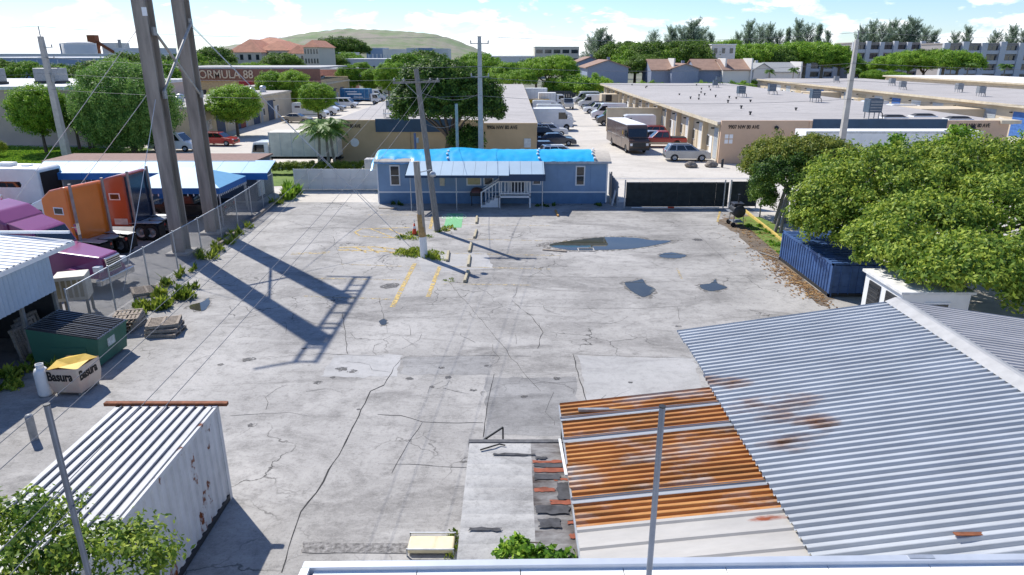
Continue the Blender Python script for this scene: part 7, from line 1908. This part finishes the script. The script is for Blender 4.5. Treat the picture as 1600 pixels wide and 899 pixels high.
# broad tree before the tan warehouse
tree_proto('ficus', 36, [(0, 0, 7.7, 4.5, 4.0, 3.5), (-2.5, -0.4, 7.0, 2.6, 2.8, 2.7), (2.3, -0.4, 6.9, 2.5, 2.6, 2.9), (-0.8, -1.0, 9.5, 3.2, 2.6, 2.1), (1.5, -0.8, 3.1, 1.5, 1.4, 2.0)], 1700, 80, 0.6, 0.26, G_FIG, 3.6, 0.34, BARK, 0.62, limbs=12, stems=2)
plant('ficus', 'ficus_tree', 'broad dense dark green tree in front of the tan warehouse', (-5.6, 63.6, 0), (1.0, 1.0, 0.87))
# street trees on the left
plant('round', 'lollipop_tree', 'round lime topped tree on the lawn', (-52.3, 77.5, 0), (1.0, 1.0, 1.02), 0.5)
plant('dome', 'clipped_tree', 'huge dense round tree behind the steel columns', (-42.4, 77.6, 0), 1.04)
for i, (u, vt, Y, s, lab) in enumerate(((362, 132, 94.5, 1.13, 'round lime tree beside the red hatchback'), (422, 111, 133.5, 1.0, 'round lime tree on the garage roof line'), (458, 110, 133.2, 1.03, 'second round lime tree on the garage roof line'), (493, 129, 114, 0.95, 'round lime tree in front of the garage block'), (578, 108, 181, 0.95, 'round lime tree past the vent roof'), (542, 101, 180, 1.0, 'small round tree behind the vent roof'), (605, 98, 170, 1.1, 'round lime tree beside the parked white vans'), (622, 98, 178, 1.1, 'second round tree beside the parked white vans'))):
    q = PY(u, vt, Y); plant('round', 'lollipop_tree', lab, (q.x, Y, 0), (s*1.05, s*1.05, q.z/7.3), i*1.3)
for i, (u, v, Y) in enumerate(((495, 215, 67.0), (512, 215, 67.4), (522, 215, 68.0))):
    q = P(u, 258); plant(('palm', 'palm2', 'palm')[i], 'palm_tree', ['arching palm behind the clipped hedge', 'leaning palm in the middle of the clump', 'palm against the tan warehouse wall'][i], (PY(u, 230, Y-2).x, Y-2, 0), 0.92, i*2.0)
for i in range(3): plant('hedge', 'clipped_hedge', 'clipped yellow-green hedge on the grass strip', (-23.0+i*4.6, 63.2, 0), (1.0, 1.2, 1.1), 0, 'clipped hedges before the tan warehouse', 'hedge')
plant('hedge', 'clipped_hedge', 'thick clipped hedge before the peach warehouse', (-57.5, 73.5, 0), (1.0, 3.0, 1.7), 0.1, cat='hedge')
for i, (u, Y) in enumerate(((118, 80), (135, 81), (142, 82))): plant('broad', 'small_tree', ['thin leafy tree behind the concrete lawn pole', 'second thin leafy tree behind the lawn pole', 'third thin leafy tree behind the lawn pole'][i], (PY(u, 200, Y).x, Y, 0), 0.62, i*1.1)
# trees behind the peach warehouse and the left middle distance
mid = [(-10, 92, 190), (30, 94, 190), (85, 101, 175), (110, 102, 170), (150, 96, 130), (185, 90, 128), (205, 84, 135), (225, 92, 128), (262, 86, 190), (285, 92, 180), (330, 74, 240), (318, 82, 235), (345, 96, 190), (380, 96, 200), (300, 98, 185)]
for i, (u, vt, Y) in enumerate(mid):
    q = PY(u, vt, Y); s = q.z/8.1; plant(('broad', 'broad2')[i % 2], 'leafy_tree', 'leafy green tree in the belt behind the peach warehouse', (q.x, Y, 0), (s*1.05, s*1.05, s), i*0.9, 'tree belt behind the peach warehouse')
far = [(520, 86, 300, 'broad'), (545, 80, 340, 'broad2'), (502, 76, 340, 'broad'), (560, 96, 260, 'broad2'), (440, 84, 235, 'broad'), (415, 98, 220, 'broad2'), (640, 82, 190, 'broad2'), (665, 80, 200, 'broad'), (745, 80, 200, 'broad2'), (780, 92, 200, 'broad2'), (795, 96, 180, 'broad2'), (808, 106, 172, 'broad2'), (770, 96, 240, 'broad')]
for i, (u, vt, Y, k) in enumerate(far):
    q = PY(u, vt, Y); s = q.z/8.1; plant(k, 'leafy_tree', 'green tree in the belt between the lanes and the hill', (q.x, Y, 0), (s*1.15, s*1.15, s), i*1.7, 'tree belt below the hill')
for i, (u, vt, Y, s) in enumerate(((513, 61, 480, 1), (525, 58, 490, 1), (540, 59, 490, 1), (552, 64, 500, 1))):
    q = PY(u, vt, Y); plant('broad', 'leafy_tree', 'dark tree clump under the landfill hill', (q.x, Y, 0), (q.z/8.1,)*3, i, 'dark trees under the hill')
for i, (u, vt, Y, k, sx_, lab) in enumerate(((855, 84, 178, 'broad2', 1.25, 'large bright green tree beyond the end of the alley'), (838, 92, 185, 'broad', 0.9, 'darker tree beside the bright green alley tree'), (880, 114, 174, 'shrub', 2.6, 'dense green bush over the alley fence'), (897, 116, 172, 'shrub', 2.2, 'second dense bush over the alley fence'), (925, 114, 172, 'shrub', 1.8, 'bush in front of the grey-blue townhouse'))):
    q = PY(u, vt, Y)
    s = (q.z/8.1 if k != 'shrub' else q.z/2.1); plant(k, 'alley_tree' if k != 'shrub' else 'alley_bush', lab, (q.x, Y, 0), (s*sx_ if k != 'shrub' else s*1.3, s*1.1, s), i, cat='tree' if k != 'shrub' else 'bush')
# feathery pines on the skyline
pn = [(938, 44, 330, 'pine', 1.3), (925, 52, 335, 'pine2', 1.1), (952, 54, 330, 'pine', 1.1), (1022, 44, 300, 'pine2', 0.8), (1050, 42, 300, 'pine', 0.9), (1068, 36, 300, 'pine2', 1.0), (1085, 31, 300, 'pine', 1.1), (1098, 38, 305, 'pine2', 0.9), (1112, 52, 305, 'pine', 0.7),
      (1155, 46, 340, 'pine2', 0.7), (1172, 33, 340, 'pine', 0.9), (1190, 34, 345, 'pine2', 0.9), (1205, 38, 340, 'pine', 0.8), (1218, 44, 340, 'pine2', 0.8), (1234, 38, 340, 'spire', 1.2), (1250, 32, 345, 'pine', 0.9), (1265, 34, 340, 'pine2', 0.9), (1282, 32, 330, 'spire', 1.3), (1295, 48, 335, 'pine', 0.7),
      (1350, 36, 345, 'pine2', 0.8), (1365, 33, 350, 'pine', 0.9), (1382, 32, 345, 'pine2', 0.9), (1398, 32, 350, 'pine', 0.9), (1415, 30, 345, 'pine2', 1.0), (1430, 28, 345, 'pine', 1.0), (1448, 36, 350, 'pine2', 0.9), (1462, 48, 350, 'pine', 0.8), (1495, 46, 330, 'pine2', 0.8), (1515, 42, 330, 'pine', 0.8), (1560, 44, 330, 'pine2', 0.9), (1585, 40, 330, 'pine', 0.9), (1605, 42, 330, 'pine2', 0.9)]
for i, (u, vt, Y, k, sx_) in enumerate(pn):
    q = PY(u, vt, Y); s = q.z/(17 if k != 'spire' else 15); sx_ *= 0.8
    plant(k, 'casuarina_tree' if k != 'spire' else 'spire_tree', 'feathery grey-green casuarina on the skyline' if k != 'spire' else 'narrow dark spire tree among the casuarinas', (q.x, Y, 0), (s*sx_, s*sx_, s), i*1.9, 'casuarinas on the skyline' if k != 'spire' else 'spire trees on the skyline')
rt = [(975, 66, 240, 'broad'), (995, 64, 235, 'broad2'), (1018, 66, 230, 'broad'), (1040, 68, 228, 'broad2'), (1065, 65, 228, 'broad'), (1090, 64, 228, 'broad'), (1098, 80, 226, 'broad2'), (1128, 60, 330, 'broad2'), (1165, 70, 250, 'umbrella'), (1190, 69, 248, 'umbrella'), (1215, 76, 246, 'broad'), (1240, 67, 250, 'umbrella'), (1262, 66, 250, 'umbrella'), (1290, 67, 248, 'umbrella'), (1315, 80, 246, 'umbrella'), (1010, 86, 212, 'broad'), (970, 90, 226, 'broad2'),
      (1345, 98, 245, 'broad2'), (1395, 86, 232, 'umbrella'), (1425, 80, 230, 'umbrella'), (1450, 78, 232, 'broad'), (1480, 78, 228, 'umbrella'), (1502, 80, 228, 'umbrella'), (1385, 110, 225, 'broad2'), (1365, 108, 225, 'broad2'), (1410, 112, 222, 'broad2')]
for i, (u, vt, Y, k) in enumerate(rt):
    q = PY(u, vt, Y); s = q.z/(8.1 if k != 'umbrella' else 7.9)
    plant(k, 'fig_tree' if k == 'umbrella' else 'leafy_tree', 'flat topped bright green fig tree before the apartments' if k == 'umbrella' else 'green tree in the belt behind the brown roofed houses', (q.x, Y, 0), (s*1.1, s*1.1, s), i*0.8, 'flat topped figs' if k == 'umbrella' else 'trees behind the townhouses')
for i, (u, vt, Y, s) in enumerate(((1355, 95, 240, 1.3), (1515, 96, 220, 1.6), (1575, 98, 220, 1.4), (1490, 98, 222, 1.2), (1204, 107, 205, 0.9), (1240, 104, 206, 1.0), (1335, 105, 225, 1.2))):
    q = PY(u, vt, Y); plant('sabal', 'sabal_palm', 'bushy sabal palm standing before the apartments and houses', (q.x, Y, 0), (s, s, max(0.5, q.z/6.2)), i, 'sabal palms')
for i, (u, Y) in enumerate(((1025, 190), (1098, 190), (1115, 188), (1140, 188), (1160, 186), (1168, 186), (1185, 200), (960, 186), (1002, 188))):
    plant('shrub', 'garden_bush', 'leafy garden bush in front of the townhouses', (PY(u, 115, Y).x, Y, 0), (1.9, 1.6, 1.9), i, 'garden bushes by the townhouses', 'bush')

# weeds: uncountable ground cover
def weeds(name, label, spots, n_each, h, m, seed, blade=0.045, parent=None):
    rng = np.random.default_rng(seed); V = []
    sp2 = []
    for (x, y, rx, ry) in spots:
        for k in range(max(3, int(7*rx*ry)+2)):
            a = rng.uniform(0, 6.28); r = rng.uniform(0, 1)**0.6
            q = rng.uniform(0.22, 0.6)
            sp2.append((x+rx*r*math.cos(a), y+ry*r*math.sin(a), max(0.12, q*min(rx, ry)), max(0.12, q*min(rx, ry)), rng.uniform(0.5, 1.25)))
    for (x, y, rx, ry, hs) in sp2:
        n = int(n_each*0.85*max(0.06, rx*ry)); r = np.sqrt(rng.uniform(0, 1, n)); a = rng.uniform(0, 6.28, n)
        px, py = x + rx*r*np.cos(a), y + ry*r*np.sin(a); hh = h*hs*rng.uniform(0.35, 1.1, n)*(1.1-0.7*r); an = rng.uniform(0, 6.28, n); ln = rng.uniform(0.1, 0.8, n)*hh
        b = np.stack([px, py, np.zeros(n)], 1); d = np.stack([np.cos(an), np.sin(an), np.zeros(n)], 1); sd = np.stack([-np.sin(an), np.cos(an), np.zeros(n)], 1)*blade*rng.uniform(0.5, 1.6, n)[:, None]
        mid_ = b + d*(ln*0.35)[:, None] + np.array([0, 0, 1])*(hh*0.6)[:, None]; tip = b + d*ln[:, None] + np.array([0, 0, 1])*hh[:, None]
        q = np.empty((n, 4, 3)); q[:, 0] = b - sd*0.3; q[:, 1] = mid_ - sd; q[:, 2] = tip; q[:, 3] = mid_ + sd; V.append(q.reshape(-1, 3))
    o = link(name, np_mesh(name, np.concatenate(V), 4, m), parent); o['kind'] = 'stuff'
    return tag(o, label)
W1, W2, W3, W4 = P(252, 455), P(330, 395), P(366, 360), P(215, 480)
weeds('weed_patch', 'tall green weeds along the chain link fence and columns', [(-16.4, 30.0, 0.5, 1.6), (-16.1, 27.6, 0.6, 1.0), (-16.6, 33.0, 0.35, 1.2), (-16.7, 35.8, 0.6, 1.6), (-16.8, 38.8, 0.6, 1.6), (-16.9, 41.6, 0.55, 1.2), (-17.4, 50.2, 0.6, 0.8), (-17.6, 53, 0.6, 0.8)], 520, 0.6, G_YEL, 41, 0.045)
weeds('weed_patch', 'yellowish dry weeds behind the pallets', [(-15.4, 28.6, 0.8, 1.1), (-15.2, 30.2, 0.5, 0.8)], 700, 0.55, G_YEL, 42, 0.05)
weeds('weed_patch', 'weeds growing round the wooden pole stub', [(-4.9, 36.3, 1.3, 1.0), (-4.0, 35.6, 0.8, 0.8), (-5.9, 36.8, 0.6, 0.6)], 420, 0.36, G_YEL, 43, 0.04)
weeds('weed_patch', 'weeds growing round the traffic cone and leaning pole', [(-6.2, 40.6, 1.2, 0.9), (-4.6, 41.8, 0.6, 0.6), (-3.7, 42.2, 0.4, 0.5)], 420, 0.3, G_YEL, 44, 0.04)
weeds('weed_patch', 'dark grass in the shade beside the shed wall', [(-16.6, 21.2, 0.5, 1.0), (-17.3, 22.6, 0.6, 1.6), (-16.6, 19.4, 0.45, 1.2), (-16.3, 17.9, 0.5, 0.9), (-15.8, 21.2, 0.6, 0.5)], 900, 0.45, G_MID, 45, 0.05)
weeds('grass_tufts', 'green grass tufts behind the yellow kerb', [(15.9, 38.4, 0.7, 2.2), (15.6, 42.0, 0.6, 2.2), (15.2, 36.9, 0.4, 0.8)], 900, 0.22, G_LIME, 46, 0.04)
weeds('grass_tufts', 'grass growing at the foot of the blue office', [(2.6, 49.2, 0.9, 0.4), (6.4, 49.4, 0.6, 0.3), (-8.0, 49.6, 0.9, 0.3), (-10.5, 54.6, 0.8, 0.4)], 700, 0.35, G_FIG, 47, 0.05)
weeds('weed_patch', 'broad leaved weeds at the corner by the white sheet fence', [(-16.8, 52.0, 0.7, 0.7), (-17.4, 53.4, 0.6, 0.8)], 1200, 1.3, G_LIME, 48, 0.1)
weeds('lawn_grass', 'short lawn grass before the peach warehouse', [(-60, 72, 16, 8)], 40, 0.18, G_LIME, 49, 0.08)
weeds('weed_patch', 'small weeds beside the low shed edge', [(-1.35, 13.0, 0.12, 0.15), (-1.3, 12.5, 0.1, 0.35), (-3.0, 31.9, 0.35, 0.3)], 500, 0.16, G_YEL, 50, 0.03)
# leafy plant growing on the low shed roof
rng = np.random.default_rng(51)
pos, nrm = crown_pts(rng, [(0.1, 9.8, 2.3, 0.36, 0.32, 0.2), (0.6, 9.7, 2.27, 0.4, 0.22, 0.14)], 45, 26, 0.11, 0.3)
rp_ = thing('roof_plant', 'bright leafy plant growing on the low shed roof', 'plant', (0, 0, 0)); link('foliage', np_mesh('foliage', leaves_at(rng, pos, nrm, 0.12, 0.6), 4, G_LIME), rp_)
MB().tube([(0.1, 9.9, 2.18), (0.2, 9.9, 2.4), (0.5, 9.85, 2.42)], 0.012).build('stem', BARK, rp_)
# tree rising beside the white container
tree_proto('corner', 52, [(0, 0, 3.3, 1.5, 1.3, 0.8), (1.4, -0.3, 3.0, 1.1, 1.0, 0.6), (-1.2, 0.4, 3.6, 1.2, 1.1, 0.9)], 330, 46, 0.26, 0.11, G_MID, 2.3, 0.08, BARKG, 0.4, limbs=9, up=0.5)
e = P(60, 860, 3.2); plant('corner', 'young_tree', 'young bright green tree beside the white container', (e.x - 0.4, e.y - 0.4, 0), 1.0, 0.3)

# lettering becomes real mesh
bpy.context.view_layer.update()
dgr = bpy.context.evaluated_depsgraph_get()
for o in [o for o in bpy.data.objects if o.type == 'FONT']:
    me = bpy.data.meshes.new_from_object(o.evaluated_get(dgr))
    n = o.name; par = o.parent
    o2 = bpy.data.objects.new('tmp', me); COL.objects.link(o2); o2.parent = par
    o2.location, o2.rotation_euler, o2.scale = o.location, o.rotation_euler, o.scale
    bpy.data.objects.remove(o); o2.name = n
